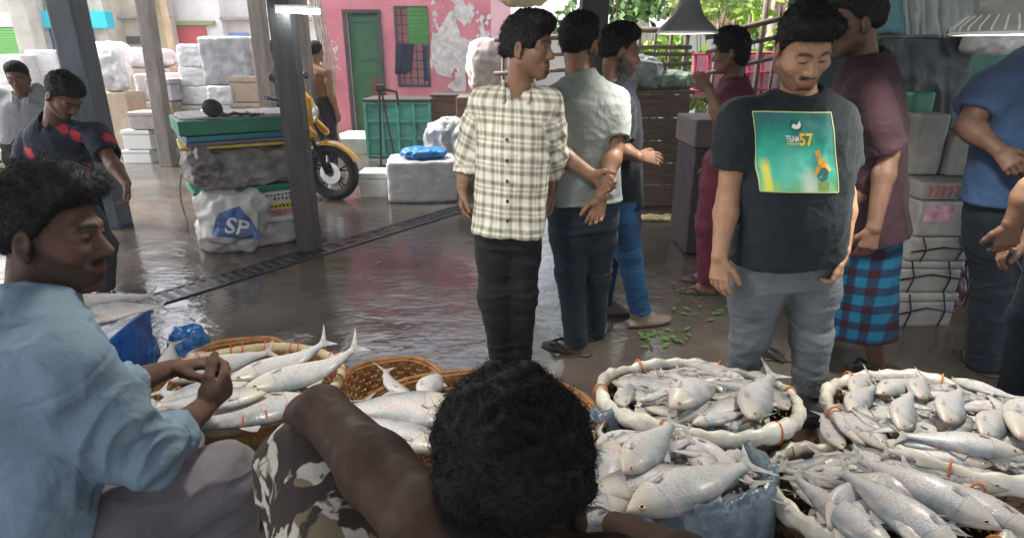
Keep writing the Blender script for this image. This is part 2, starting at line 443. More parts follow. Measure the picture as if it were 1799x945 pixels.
def sculpt_hand(s, wr, d, n, t, k, curl=(25, 30, 20), spread=.06, thumb=(.55, .75, .25), r=1.0):
    """palm, four jointed fingers and a thumb; d along fingers, n the way the palm faces, t towards the thumb"""
    wr = Vector(wr); d = Vector(d).normalized(); t = Vector(t); t = (t - d * t.dot(d)).normalized(); nn = d.cross(t)
    n = nn if nn.dot(Vector(n)) > 0 else -nn
    s.ecap(wr - d * .01 * k, wr + d * .088 * k, (.026 * k, .017 * k), (.041 * k, .0135 * k), t, .012 * k, flat=False)
    s.ell(wr + d * .035 * k + t * .022 * k + n * .008 * k, (.018 * k,) * 3, None, .012 * k)
    for i, (off, L, rr) in enumerate(((.030, .074, .0088), (.0105, .082, .0092), (-.0095, .076, .0088), (-.028, .058, .0078))):
        p = wr + d * (.086 - abs(off - .005) * .22) * k + t * off * k
        f = (d + t * (off * spread / .03)).normalized(); a = 0; q = p; rr *= r
        pts = [wr + d * .06 * k + t * off * .8 * k, p]
        ex = 1 + .10 * i
        for (fr, cu) in zip((.45, .30, .25), curl):
            a += R(cu * ex); g = f * math.cos(a) + n * math.sin(a); q = q + g * (L * fr * k); pts.append(q)
        s.chain(pts, [rr * k, rr * 1.05 * k, rr * k, rr * .92 * k, rr * .80 * k], .0035 * k)
    p = wr + d * .022 * k + t * .022 * k; g = (d * thumb[0] + t * thumb[1] + n * thumb[2]).normalized()
    q = p + g * .040 * k; g2 = (g * .8 + d * .5 + n * .12).normalized(); e = q + g2 * .033 * k; g3 = (g2 + d * .2 + n * .1).normalized()
    s.chain([p, q, e, e + g3 * .022 * k], [.014 * k, .0115 * k, .0105 * k, .0085 * k], .006 * k)
JD = dict(pelvis=(0, 0, .93), neck=(0, -.02, 1.43), head=(0, .015, 1.585),
          shL=(-.175, -.02, 1.375), shR=(.175, -.02, 1.375), elL=(-.225, -.05, 1.10), elR=(.225, -.05, 1.10), wrL=(-.235, .02, .865), wrR=(.235, .02, .865),
          hipL=(-.09, 0, .90), hipR=(.09, 0, .90), knL=(-.10, .03, .49), knR=(.10, .03, .49), anL=(-.105, -.02, .085), anR=(.105, -.02, .085))
def person(label, X, Y, phi, H=1.7, j=None, skin=(.22, .115, .065), head=(0, 0, 0), o=None, top=None, bottom=None, shoes=None, vox=.006,
           hands=None, toes=(8, -8), group=None, bulk=1.0, armr=1.0, base=0.0, hk=None):
    """one continuous body mesh in the given pose; clothes, hair and footwear are its children"""
    k = H / 1.7; phi = R(phi)
    root = empty('person', (X, Y, base), -phi, label, 'person', group)
    Mi = (Matrix.Translation((X, Y, base)) @ Matrix.Rotation(-phi, 4, 'Z')).inverted()
    J = {n: Vector(p) * k for n, p in JD.items()}
    for n, p in (j or {}).items(): J[n] = (Mi @ p) if isinstance(p, Vector) else Vector(p) * k
    for q in 'LR': J['sh' + q] = J['sh' + q] - (J['neck'] - J['pelvis']).normalized() * (.030 * k)
    o = dict(o or {}); o['skin'] = skin; top = top or {}; bottom = bottom or {}; hands = hands or {}
    hk = hk or k
    Mh = head_frame(*[R(a) for a in head])
    # ---- body
    pts = list(J.values()) + [J['head'] + Vector((0, 0, .13))]
    lo = [min(p[i] for p in pts) - .24 for i in range(3)]; hi = [max(p[i] for p in pts) + .24 for i in range(3)]
    side = (J['shR'] - J['shL']).normalized()
    if base == 0: lo[2] = max(lo[2], -.02)
    s = SDF(lo, hi, vox)
    tb = top.get('bulk', bulk)
    def torso(S, grow, rings, kk=.02, flat=True, op='add'):
        S.loft([(u, (rx + grow) * k * tb, (ry + grow) * k * tb, 0, oy * k * tb) for (u, rx, ry, oy) in rings], J['pelvis'], J['neck'], side, kk, op, flat, 2.3)
    body_r = [(-.12, .13, .10, 0), (0, .150, .105, 0), (.22, .142, .098, 0), (.55, .158, .108, 0), (.80, .150, .098, 0), (.93, .10, .075, 0), (1.0, .062, .06, 0)]
    belly = top.get('belly', 0)
    torso(s, -.006, body_r, .02, False)
    for q in 'LR':
        s.cap(J['neck'] * .75 + J['sh' + q] * .25 - Vector((0, 0, .02)), J['sh' + q], .05 * k, .055 * k, .04 * k)
    Pn = J['head'] + Mh @ Vector((0, -.025, -.055)) * hk
    s.cap(J['neck'] - Vector((0, 0, .03)), Pn, .058 * k, .053 * k, .02 * k)
    sculpt_head(s, J['head'], Mh, hk, o)
    for q, sg in (('L', -1), ('R', 1)):
        sh, el, wr = J['sh' + q], J['el' + q], J['wr' + q]
        fa = (wr - el)
        s.chain([sh, sh.lerp(el, .45), el], [.050 * k * armr, .047 * k * armr, .038 * k * armr], .025 * k)
        s.chain([el, el + fa * .28, wr], [.038 * k * armr, .042 * k * armr, .0265 * k], .02 * k)
        hd = hands.get(q, {})
        if not hd.get('skip'):
            Vw = lambda v: (Mi.to_3x3() @ v) if isinstance(v, Vector) else Vector(v)
            d = Vw(hd['d']) if 'd' in hd else (fa.normalized() + Vector((0, .1, -.3))).normalized()
            sculpt_hand(s, wr, d, Vw(hd.get('n', (-sg, .1, 0))), Vw(hd.get('t', (0, 1, 0))), k * hd.get('k', 1.0), hd.get('curl', (22, 28, 18)), hd.get('spread', .05), hd.get('thumb', (.7, .55, .35)))
        hp, kn, an = J['hip' + q], J['kn' + q], J['an' + q]
        s.chain([hp, hp.lerp(kn, .3), kn], [.078 * k, .075 * k, .050 * k], .03 * k)
        s.chain([kn, kn.lerp(an, .3), an], [.048 * k, .050 * k, .034 * k], .02 * k)
        if base == 0 or J['an' + q].z > -.3:
            ty = R(toes[0 if q == 'L' else 1]); f = Vector((math.sin(-ty), math.cos(ty), 0)); w = Vector((f.y, -f.x, 0))
            g = an - Vector((0, 0, .055 * k))
            s.cap(an, g + f * .01 - f * .035 * k, .034 * k, .028 * k, .02)
            s.ecap(g - f * .05 * k, g + f * .13 * k - Vector((0, 0, .006)), (.030 * k, .026 * k), (.044 * k, .020 * k), w, .02, flat=False)
            s.chain([an + f * .01, g + f * .09 * k], [.035 * k, .022 * k], .02)
            for ti, (to, tl) in enumerate(((-.028, .055), (-.010, .052), (.006, .047), (.021, .040), (.034, .032))):
                tt = to * (1 if q == 'R' else -1)
                b0 = g + f * (.125 - abs(ti - .5) * .006) * k + w * tt * k - Vector((0, 0, .006))
                s.cap(b0, b0 + f * tl * .8 * k - Vector((0, 0, .004)), (.013 if ti == 0 else .0095) * k, (.011 if ti == 0 else .008) * k, .006)
    me = s.mesh('body'); V = mesh_co(me)
    C = np.tile(np.array(skin, dtype=np.float32), (len(V), 1))
    C *= (.9 + .25 * fbm(V * 9, 2, 2))[:, None]
    Q = ((V - np.array(J['head'])) @ np.array(Mh)) / hk
    hd_ = np.linalg.norm(Q, axis=1) < .18
    if hd_.any():
        Cs = C[hd_]; paint_head(Q[hd_], Cs, o); C[hd_] = Cs
    if o.get('beardlen', 0) > 0:
        N = mesh_no(me); dk = (C.sum(1) < .10) & hd_ & (Q[:, 2] < -.02) & (Q[:, 1] > -.02)
        V = V + N * (dk * (o.get('beardlen', .006) * smooth01(.30 - C.sum(1), .2, .27) + (vnoise(V * 160, 3) - .5) * .003))[:, None]; set_co(me, V)
    set_col(me, 'tone', C)
    body = link('body', me, o.get('skinmat', SKIN), root, True)
    if not o.get('bald'): make_hair(root, J['head'], Mh, hk, o)
    # ---- top
    if top:
        s = SDF(lo, hi, top.get('vox', vox)); hem = top.get('hem', -.22); fl = top.get('flare', 0)
        rings = [(hem, .172 + fl, .126 + fl + belly * .4, belly * .5), (0, .172 + fl * .6, .124 + belly, belly * .9), (.22, .164 + fl * .4, .122 + belly, belly), (.55, .176, .128 + belly * .4, belly * .4), (.80, .168, .116, 0), (.93, .118, .088, 0), (1.0, .078, .074, 0)]
        if top.get('cut'): rings = [r for r in rings if r[0] >= hem]
        torso(s, top.get('grow', .006), rings, .02, True)
        for q in 'LR':
            sh, el, wr = J['sh' + q], J['el' + q], J['wr' + q]
            n0 = J['neck'] * .75 + sh * .25 - Vector((0, 0, .010))
            if top.get('sleeveless'): continue
            s.cap(n0, sh, .056 * k, .060 * k * armr, .05 * k)
            sr = top.get('sr', 1.0) * armr
            e = top.get('sleeve', .6)
            if e <= 1:
                ed = sh.lerp(el, e)
                s.cap(sh, sh.lerp(ed, .5), .060 * k * sr, .063 * k * sr, .045 * k)
                s.capcut(sh.lerp(ed, .4), ed, .062 * k * sr, .065 * k * sr, .03 * k)
                s.cap(ed + (el - sh) * .012, ed - (el - sh) * .12, .050 * k * sr, .050 * k * sr, .004, 'sub')
            else:
                s.chain([sh, sh.lerp(el, .5), el], [.060 * k * sr, .060 * k * sr, .054 * k * sr], .045 * k)
                ed = el.lerp(wr, e - 1); ax = (wr - el).normalized(); sd = ax.cross(Vector((.3, .5, .8)))
                s.cap(el, ed - ax * .025, .054 * k * sr, .048 * k * sr, .03 * k)
                s.ecap(ed - ax * .04 * k, ed, (.051 * k * sr,) * 2, (.053 * k * sr,) * 2, sd, .004)
                s.cap(ed + ax * .02, ed - ax * .02, .042 * k * sr, .042 * k * sr, .004, 'sub')
        nk = J['neck']; nd = (Pn - nk).normalized()
        if top.get('collar', 'crew') == 'shirt':
            s.ecap(nk - nd * .05, nk + nd * .028 * k, (.092 * k, .086 * k), (.071 * k, .071 * k), side, .012)
            s.cap(nk + nd * .015, nk + nd * .09, .061 * k, .066 * k, .004, 'sub')
            vo = top.get('vopen', .09)
            fwd = side.cross((J['neck'] - J['pelvis']).normalized()) * -1
            up_ = (J['neck'] - J['pelvis']).normalized(); b0 = nk + fwd * .075 * k + up_ * .05
            if vo: s.cap(b0, b0 - up_ * (vo + .05) + fwd * .055 * k, .040 * k, .008, .004, 'sub')
            for sg in ((-1, 1) if top.get('wings', True) else ()):
                c0 = nk + side * sg * .066 * k + fwd * .02 * k + up_ * .040 * k; c1 = nk + side * sg * .052 * k + fwd * .098 * k - up_ * .035 * k
                s.loft([(0, .022 * k, .007), (.6, .028 * k, .006), (1, .012 * k, .005)], c0, c1, up_, .004)
        else:
            s.ecap(nk - nd * .04, nk + nd * .008 * k, (.092 * k, .086 * k), (.072 * k, .072 * k), side, .02)
            s.cap(nk - nd * .002, nk + nd * .09, .062 * k, .068 * k, .006, 'sub')
        if top.get('extra'): top['extra'](s, J, k, side)
        me = s.mesh('shirt'); am = top.get('fold', .006); seed = int(abs(X * 100 + Y * 37)) + 3
        fq = top.get('ff', (9, 9, 3.6))
        pv = J['pelvis']; up = (J['neck'] - pv).normalized()
        def dfn(V, N):
            hgt = (V - np.array(pv)) @ np.array(up) / (J['neck'] - pv).length
            w = .55 + .9 * (1 - smooth01(hgt, .0, .45)) + .3 * smooth01(np.abs((V - np.array(pv)) @ np.array(side)), .15, .2)
            if top.get('placket'):
                fx = (V - np.array(pv)) @ np.array(side); fy = N @ np.array(side.cross(up)) * -1
                w = w * 1.0; pk = .004 * (1 - smooth01(np.abs(fx - top['placket']), .014, .019)) * (fy > .3)
            else: pk = 0
            tor = folds(V + np.stack([V[:, 2] * .35, V[:, 0] * 0, V[:, 0] * .2], 1), seed, am, *fq)
            for q in 'LR':
                a_, b_, c_ = [np.array(J[n + q]) for n in ('sh', 'el', 'wr')]
                for (p0, p1, off) in ((a_, b_, 0.0), (b_, c_, 3.0)):
                    L_ = np.linalg.norm(p1 - p0); ax_ = (p1 - p0) / L_; t_ = (V - p0) @ ax_; rv = V - p0 - t_[:, None] * ax_; d_ = np.linalg.norm(rv, axis=1) + 1e-6
                    m_ = smooth01(.10 - d_, 0, .03) * smooth01(t_, .02, .07) * smooth01(L_ + .05 - t_, 0, .04); rv = rv / d_[:, None]
                    sl = (np.abs(2 * fbm(np.concatenate([(t_ * 16 + rv[:, 0] * 1.2 + rv[:, 1] * .8)[:, None], rv[:, 1:] * .7], 1), seed + 9 + int(off), 2) / .75 - 1) * -1.6 + .6) * am * (.5 + .7 * np.exp(-((t_ - (L_ if off == 0 else 0)) / .10) ** 2))
                    tor = tor * (1 - m_) + sl * m_
                    if off == 0 and top.get('collar') == 'shirt': tor = tor - .0035 * np.exp(-((t_ - .015) / .006) ** 2) * smooth01(.12 - d_, 0, .03)
            return pk + tor * w * (1 - smooth01(hgt, .9, 1.0)) + folds(V, seed + 3, am * top.get('fine', .4), 17, 17, 24)
        displaced(me, dfn)
        if top.get('post'): top['post'](me, J, side, k)
        sh_ = link(top.get('name', 'shirt'), me, top['mat'], root, True)
        if top.get('after'): top['after'](root, sh_, J, k)
    # ---- bottom
    if bottom:
        s = SDF(lo, hi, bottom.get('vox', vox)); wd = bottom.get('wide', 1.0); br = bottom.get('r', (.090, .072, .062))
        pv = J['pelvis']; hipc = (J['hipL'] + J['hipR']) / 2; up = (J['neck'] - pv).normalized()
        if bottom.get('kind') == 'lungi':
            kn = (J['knL'] + J['knR']) / 2; an = (J['anL'] + J['anR']) / 2; bt = kn.lerp(an, bottom.get('len', .35))
            a, b = pv + Vector((0, 0, .1 * k)), bt
            s.loft([(0, .165 * k, .125 * k), (.2, .175 * k, .14 * k), (.6, .175 * k, .17 * k), (1, .17 * k, .22 * k)], a, b, side, .02)
            s.loft([(.9, .158 * k, .205 * k), (1.05, .158 * k, .21 * k)], a, b, side, .004, 'sub')
        else:
            s.loft([(0, .145 * k * tb, .102 * k * tb), (.5, .166 * k * tb, .122 * k * tb), (1, .155 * k * tb, .120 * k * tb)], pv + up * .13 * k, hipc - up * .05 * k, side, .03, 'add', False, 2.4)
            for q in 'LR':
                hp, kn, an = J['hip' + q], J['kn' + q], J['an' + q]
                s.chain([hp, hp.lerp(kn, .35), kn], [br[0] * k * tb, br[0] * .98 * k * tb, br[1] * k * wd], .045 * k)
                e = bottom.get('len', 1.0); ed = kn.lerp(an, e); ax = (an - kn).normalized()
                s.loft([(-.05, br[1] * k * wd, br[1] * k * wd), (.4, (br[1] * .6 + br[2] * .4) * k * wd, (br[1] * .6 + br[2] * .4) * k * wd * 1.04), (1, br[2] * k * wd, br[2] * k * wd * 1.1)], kn, ed, side if abs(ax.dot(side)) < .8 else (0, 1, 0), .03 * k)
                s.cap(ed + ax * .03, ed - ax * .02, .044 * k, .044 * k, .003, 'sub')
        me = s.mesh('trousers'); seed = int(abs(X * 50 + Y * 91)) + 8; am = bottom.get('fold', .006)
        def dfb(V, N):
            w = np.full(len(V), .35)
            for q in 'LR':
                dk = np.linalg.norm(V - np.array(J['kn' + q]), axis=1); da = np.linalg.norm(V - np.array(J['an' + q]), axis=1)
                w += .7 * np.exp(-(dk / .13) ** 2) + .9 * np.exp(-(da / .14) ** 2)
            w += .5 * np.exp(-(np.linalg.norm(V - np.array(hipc), axis=1) / .12) ** 2)
            return folds(V, seed, am, *bottom.get('ff', (6, 6, 20))) * w
        displaced(me, dfb)
        tr = link(bottom.get('name', 'trousers'), me, bottom['mat'], root, True)
    # ---- footwear
    if shoes:
        for q in 'LR':
            an = J['an' + q]; ty = R(toes[0 if q == 'L' else 1]); f = Vector((math.sin(-ty), math.cos(ty), 0)); w = Vector((f.y, -f.x, 0)); g = Vector((an.x, an.y, 0))
            s = SDF([g.x - .22, g.y - .22, -.03], [g.x + .22, g.y + .22, .16], .005)
            if shoes['kind'] == 'sandal':
                s.loft([(0, .026 * k, .009), (.12, .040 * k, .009), (.45, .036 * k, .009), (.75, .050 * k, .009), (.95, .036 * k, .009), (1, .02 * k, .009)], g - f * .085 * k + Vector((0, 0, .011)), g + f * .195 * k + Vector((0, 0, .011)), w, 0, flat=False)
                for sgn in (-1, 1):
                    s.chain([g + f * .155 * k + Vector((0, 0, .026)), g + f * .10 * k + w * sgn * .034 * k + Vector((0, 0, .048)), g + f * .04 * k + w * sgn * .047 * k + Vector((0, 0, .014))], [.008, .009, .009], .004)
            else:
                s.loft([(0, .030 * k, .02), (.3, .040 * k, .03), (.7, .052 * k, .028), (.92, .040 * k, .02), (1, .024 * k, .016)], g - f * .085 * k + Vector((0, 0, .03)), g + f * .20 * k + Vector((0, 0, .026)), w, 0, flat=False)
                s.cap(an - f * .02, g + f * .07 * k + Vector((0, 0, .05)), .048 * k, .036 * k, .03)
            link('sandal' if shoes['kind'] == 'sandal' else 'shoe', s.mesh('shoe'), shoes['mat'], root, True)
    return root, J
# ------------------------------------------------------------------ fish
def fish_mats():
    t = NT('fish_skin'); a = t.n.new('ShaderNodeAttribute'); a.attribute_name = 'uv3'
    X = t.xyz(a.outputs['Vector']); u, z = X[0], X[2]
    oi = t.n.new('ShaderNodeObjectInfo'); rnd = oi.outputs['Random']
    co = t.n.new('ShaderNodeVectorMath'); co.operation = 'ADD'; t.L(t.co, co.inputs[0])
    cr = t.n.new('ShaderNodeCombineXYZ'); 
    for i in range(3): t.L(t.math('MULTIPLY', rnd, (7, 13, 5)[i]), cr.inputs[i])
    t.L(cr.outputs[0], co.inputs[1]); co = co.outputs[0]
    nz = t.math('MULTIPLY', t.math('SUBTRACT', t.noise(9, 4, co), .5), .55)
    base = t.ramp(t.math('ADD', z, nz), [(.05, (.60, .56, .53)), (.36, (.52, .505, .50)), (.58, (.39, .40, .405)), (.76, (.17, .21, .22)), (1.0, (.06, .09, .10))])
    pink = t.ramp(t.noise(6, 3, co), [(.46, 0.0), (.72, .65)])
    base = t.mix(pink, base, (.55, .37, .35))
    head = t.ramp(u, [(.16, 1.0), (.24, 0.0)])
    base = t.mix(t.math('MULTIPLY', head, .5), base, (.36, .32, .22))
    gill = t.ramp(t.math('ABSOLUTE', t.math('SUBTRACT', u, .225)), [(.0, .5), (.010, 0.0)])
    base = t.mix(gill, base, (.22, .12, .11))
    mouth = t.ramp(u, [(.012, .8), (.035, 0.0)])
    base = t.mix(mouth, base, (.35, .14, .12))
    v = t.n.new('ShaderNodeTexVoronoi'); v.inputs['Scale'].default_value = 1.0; v.feature = 'F1'
    sc = t.mapped((62, 1, 22), a.outputs['Vector']); t.L(sc, v.inputs['Vector'])
    scale = t.ramp(v.outputs['Distance'], [(.1, 1.0), (.75, .0)])
    body = t.math('SUBTRACT', 1.0, head)
    base = t.mix(t.math('MULTIPLY', t.math('SUBTRACT', 1.0, scale), t.math('MULTIPLY', body, .5)), base, (.17, .185, .19))
    spk = t.ramp(t.noise(70, 4, co, rough=.75), [(.53, 0.0), (.72, .5)]); base = t.mix(spk, base, (.16, .165, .16))
    t.set(color=base, metal=.0, spec=.45, rough=t.ramp(t.noise(30, 3, co), [(.3, .32), (.7, .6)]), coat=.10, coatr=.2)
    h = t.math('ADD', t.math('MULTIPLY', scale, t.math('MULTIPLY', body, .6)), t.noise(45, 4, co))
    t.bump(h, .20, .004)
    f = NT('fish_fin'); n = f.noise(1, 3, stretch=(20, 20, 20))
    f.set(color=f.ramp(n, [(.3, (.16, .17, .165)), (.7, (.42, .40, .37))]), rough=.4, spec=.5); f.bump(f.noise(1, 2, stretch=(60, 60, 300)), .4, .004)
    e = NT('fish_eye'); ee = e.n.new('ShaderNodeAttribute'); ee.attribute_name = 'uv3'
    e.set(color=e.ramp(e.xyz(ee.outputs['Vector'])[0], [(.50, (.008, .008, .01)), (.58, (.45, .34, .16)), (.95, (.30, .16, .10))]), rough=.08, spec=.8)
    return t.m, f.m, e.m
FISHM, FINM, EYEM = fish_mats()
UB = [0, .02, .05, .09, .14, .20, .27, .35, .44, .53, .62, .70, .77, .83, .87]
DOR = [.004, .020, .040, .062, .085, .103, .118, .124, .120, .106, .084, .062, .045, .036, .034]
VEN = [.004, .018, .040, .066, .094, .118, .136, .142, .136, .116, .088, .062, .043, .034, .032]
WID = [.003, .013, .023, .033, .040, .045, .047, .047, .044, .038, .030, .022, .015, .010, .007]
def fish_proto(i, bend, deep=1.0):
    """unit-length hilsa: snout at the origin, tail towards +x, flanks on +-y, back on +z; bend curls the tail towards +y"""
    n = 60; us = np.linspace(0, 1, n + 1); ang = bend * np.clip((us - .30) / .7, 0, 1) ** 1.6 - bend * .12 * np.clip((.3 - us) / .3, 0, 1)
    cx = np.concatenate([[0], np.cumsum(np.cos(ang[:-1]) / n)]); cy = np.concatenate([[0], np.cumsum(np.sin(ang[:-1]) / n)])
    def frame(u):
        return np.interp(u, us, cx), np.interp(u, us, cy), np.interp(u, us, ang)
    def pos(u, y, z):
        x0, y0, a = frame(u); return (x0 - y * math.sin(a), y0 + y * math.cos(a), z)
    NS = 20; U = np.concatenate([np.linspace(0, .1, 7)[:-1], np.linspace(.1, .87, 24)])
    vs = []; at3 = []; fs = []
    for u in U:
        d, ve, w = [np.interp(u, UB, q) for q in (DOR, VEN, WID)]; d *= deep; ve *= deep
        g = 1 + .05 * math.exp(-((u - .205) / .022) ** 2)
        for k in range(NS):
            a = 2 * math.pi * k / NS; c, s_ = math.cos(a), math.sin(a)
            z = s_ * (d if s_ > 0 else ve); y = w * g * math.copysign(abs(c) ** .85, c)
            vs.append(pos(u, y, z)); at3.append((u, .5, (s_ + 1) / 2))
    m = len(U)
    for r in range(m - 1):
        for k in range(NS):
            l = (k + 1) % NS; fs.append((r * NS + k, r * NS + l, (r + 1) * NS + l, (r + 1) * NS + k))
    fs.append(tuple(range(NS - 1, -1, -1))); fs.append(tuple((m - 1) * NS + k for k in range(NS)))
    me = bpy.data.meshes.new('hilsa_fish'); me.from_pydata(vs, [], fs); set_col(me, 'uv3', np.array(at3))
    me.polygons.foreach_set('use_smooth', np.ones(len(me.polygons), dtype=bool)); me.materials.append(FISHM)
    def fin(name, pts, th, rows=None):
        """thin solid fin from an outline of (u, y, z) points"""
        k = len(pts); a = [pos(u, y + th, z) for u, y, z in pts]; b = [pos(u, y - th, z) for u, y, z in pts]
        F = [tuple(range(k)), tuple(range(2 * k - 1, k - 1, -1))] + [(p, p + k, (p + 1) % k + k, (p + 1) % k) for p in range(k)]
        q = bpy.data.meshes.new(name); q.from_pydata(a + b, [], F); q.materials.append(FINM); return q
    tail = []
    for sg in (1, -1):
        tail.append(fin('tail_fin', [(.845, 0, sg * .030), (.89, 0, sg * .058), (.935, .003, sg * .098), (.975, .006, sg * .135), (.98, .006, sg * .132), (.948, .003, sg * .078), (.918, 0, sg * .026), (.908, 0, 0), (.85, 0, 0)], .0022))
    bm = bmesh.new(); bm.from_mesh(tail[0]); bm.from_mesh(tail[1]); tm = bpy.data.meshes.new('tail_fin'); bm.to_mesh(tm); bm.free(); tm.materials.append(FINM)
    z = lambda u: float(np.interp(u, UB, DOR)) * deep; v = lambda u: -float(np.interp(u, UB, VEN)) * deep
    dorsal = fin('dorsal_fin', [(.42, 0, z(.42) - .006), (.455, 0, z(.45) + .055), (.49, 0, z(.49) + .050), (.54, 0, z(.54) + .018), (.56, 0, z(.56) - .006)], .002)
    anal = fin('anal_fin', [(.66, 0, v(.66) + .006), (.68, 0, v(.68) - .022), (.78, 0, v(.78) - .010), (.80, 0, v(.8) + .006)], .002)
    pect = []
    for sg in (1, -1):
        w = float(np.interp(.23, UB, WID))
        pect.append(fin('pectoral_fin', [(.225, sg * w * .8, -.065 * deep), (.255, sg * (w + .004), -.066 * deep), (.315, sg * (w + .005), -.090 * deep), (.30, sg * (w + .003), -.100 * deep), (.23, sg * w * .75, -.085 * deep)], .0018))
    eb = bmesh.new(); bmesh.ops.create_uvsphere(eb, u_segments=14, v_segments=8, radius=1)
    eyes = []
    for sg in (1, -1):
        q = bpy.data.meshes.new('eye'); b2 = eb.copy(); at_ = []
        for p in b2.verts:
            at_.append((math.hypot(p.co.x, p.co.y), 0, 0))
        w = float(np.interp(.075, UB, WID))
        cen = Vector(pos(.078, sg * w * .80, .020))
        for p in b2.verts: p.co = Vector((p.co.x * .019, p.co.z * .0085 * sg, p.co.y * .019)) + cen
        b2.to_mesh(q); b2.free(); set_col(q, 'uv3', np.array(at_)); q.materials.append(EYEM)
        q.polygons.foreach_set('use_smooth', np.ones(len(q.polygons), dtype=bool)); eyes.append(q)
    eb.free()
    return dict(body=me, parts=[('tail_fin', tm), ('dorsal_fin', dorsal), ('anal_fin', anal), ('pectoral_fin', pect[0]), ('pectoral_fin', pect[1]), ('eye', eyes[0]), ('eye', eyes[1])])
FISH = [fish_proto(i, b, d) for i, (b, d) in enumerate(((0.0, 1.02), (.45, .98), (-.45, 1.02), (1.15, .95), (-1.0, 1.0), (.15, 1.12)))]
def fish(head, tail, up, roll=0.0, variant=0, label='', group='', L=None, kind='silver'):
    """a fish from head point to tail point lying on its side on a surface whose normal is up; roll turns it about its length"""
    ax = tail - head; L = L or ax.length; ax.normalize()
    y = (up - ax * up.dot(ax)).normalized(); z = ax.cross(y)
    Mx = Matrix((ax, y, z)).transposed() @ Matrix.Rotation(R(roll), 3, 'X')
    f = FISH[variant]
    o = bpy.data.objects.new('hilsa_fish', f['body']); col.objects.link(o)
    o.matrix_world = Matrix.Translation(head) @ Mx.to_4x4() @ Matrix.Scale(L, 4)
    tag(o, label, 'fish', group)
    for n, me in f['parts']:
        c = bpy.data.objects.new(n, me); col.objects.link(c); c.parent = o
    return o
# ------------------------------------------------------------------ baskets
def wicker(name, c1, c2, rough=.55):
    t = NT(name); oi = t.noise(14, 4)
    b = t.ramp(oi, [(.28, c1), (.72, c2)])
    b = t.mix(t.ramp(t.noise(1, 3, stretch=(140, 140, 18)), [(.4, 0.0), (.8, .5)]), b, mul(c1, .55))
    t.set(color=b, rough=rough, spec=.4); t.bump(t.noise(1, 3, stretch=(60, 60, 220)), .5, .003); return t.m
WICK = wicker('golden_bamboo', (.17, .075, .020), (.36, .19, .06)); WICKD = wicker('dark_bamboo', (.07, .035, .014), (.16, .085, .03))
RIMW = mat('rim_plastic_wrap', (.58, .55, .47), .35, 0, .25, 9, .5, 26, spec=.5, dirt=.35)
RIMC = wicker('pale_cane', (.38, .31, .17), (.55, .47, .28)); TIE = mat('orange_twine', (.50, .16, .04), .7, 0, .3, 20)
REDT = mat('red_twine', (.50, .07, .05), .7, 0, .3, 20); LINER = mat('slate_tarpaulin', (.085, .115, .145), .28, 0, .22, 5, .7, 9, spec=.5, bd=.02)
def ring_pts(r, z, n=72, wob=0, ph=0):
    return [Vector((r * math.cos(2 * math.pi * i / n) * (1 + wob * math.sin(3 * 2 * math.pi * i / n + ph)), r * math.sin(2 * math.pi * i / n), z + wob * .5 * math.sin(5 * 2 * math.pi * i / n + ph))) for i in range(n)]
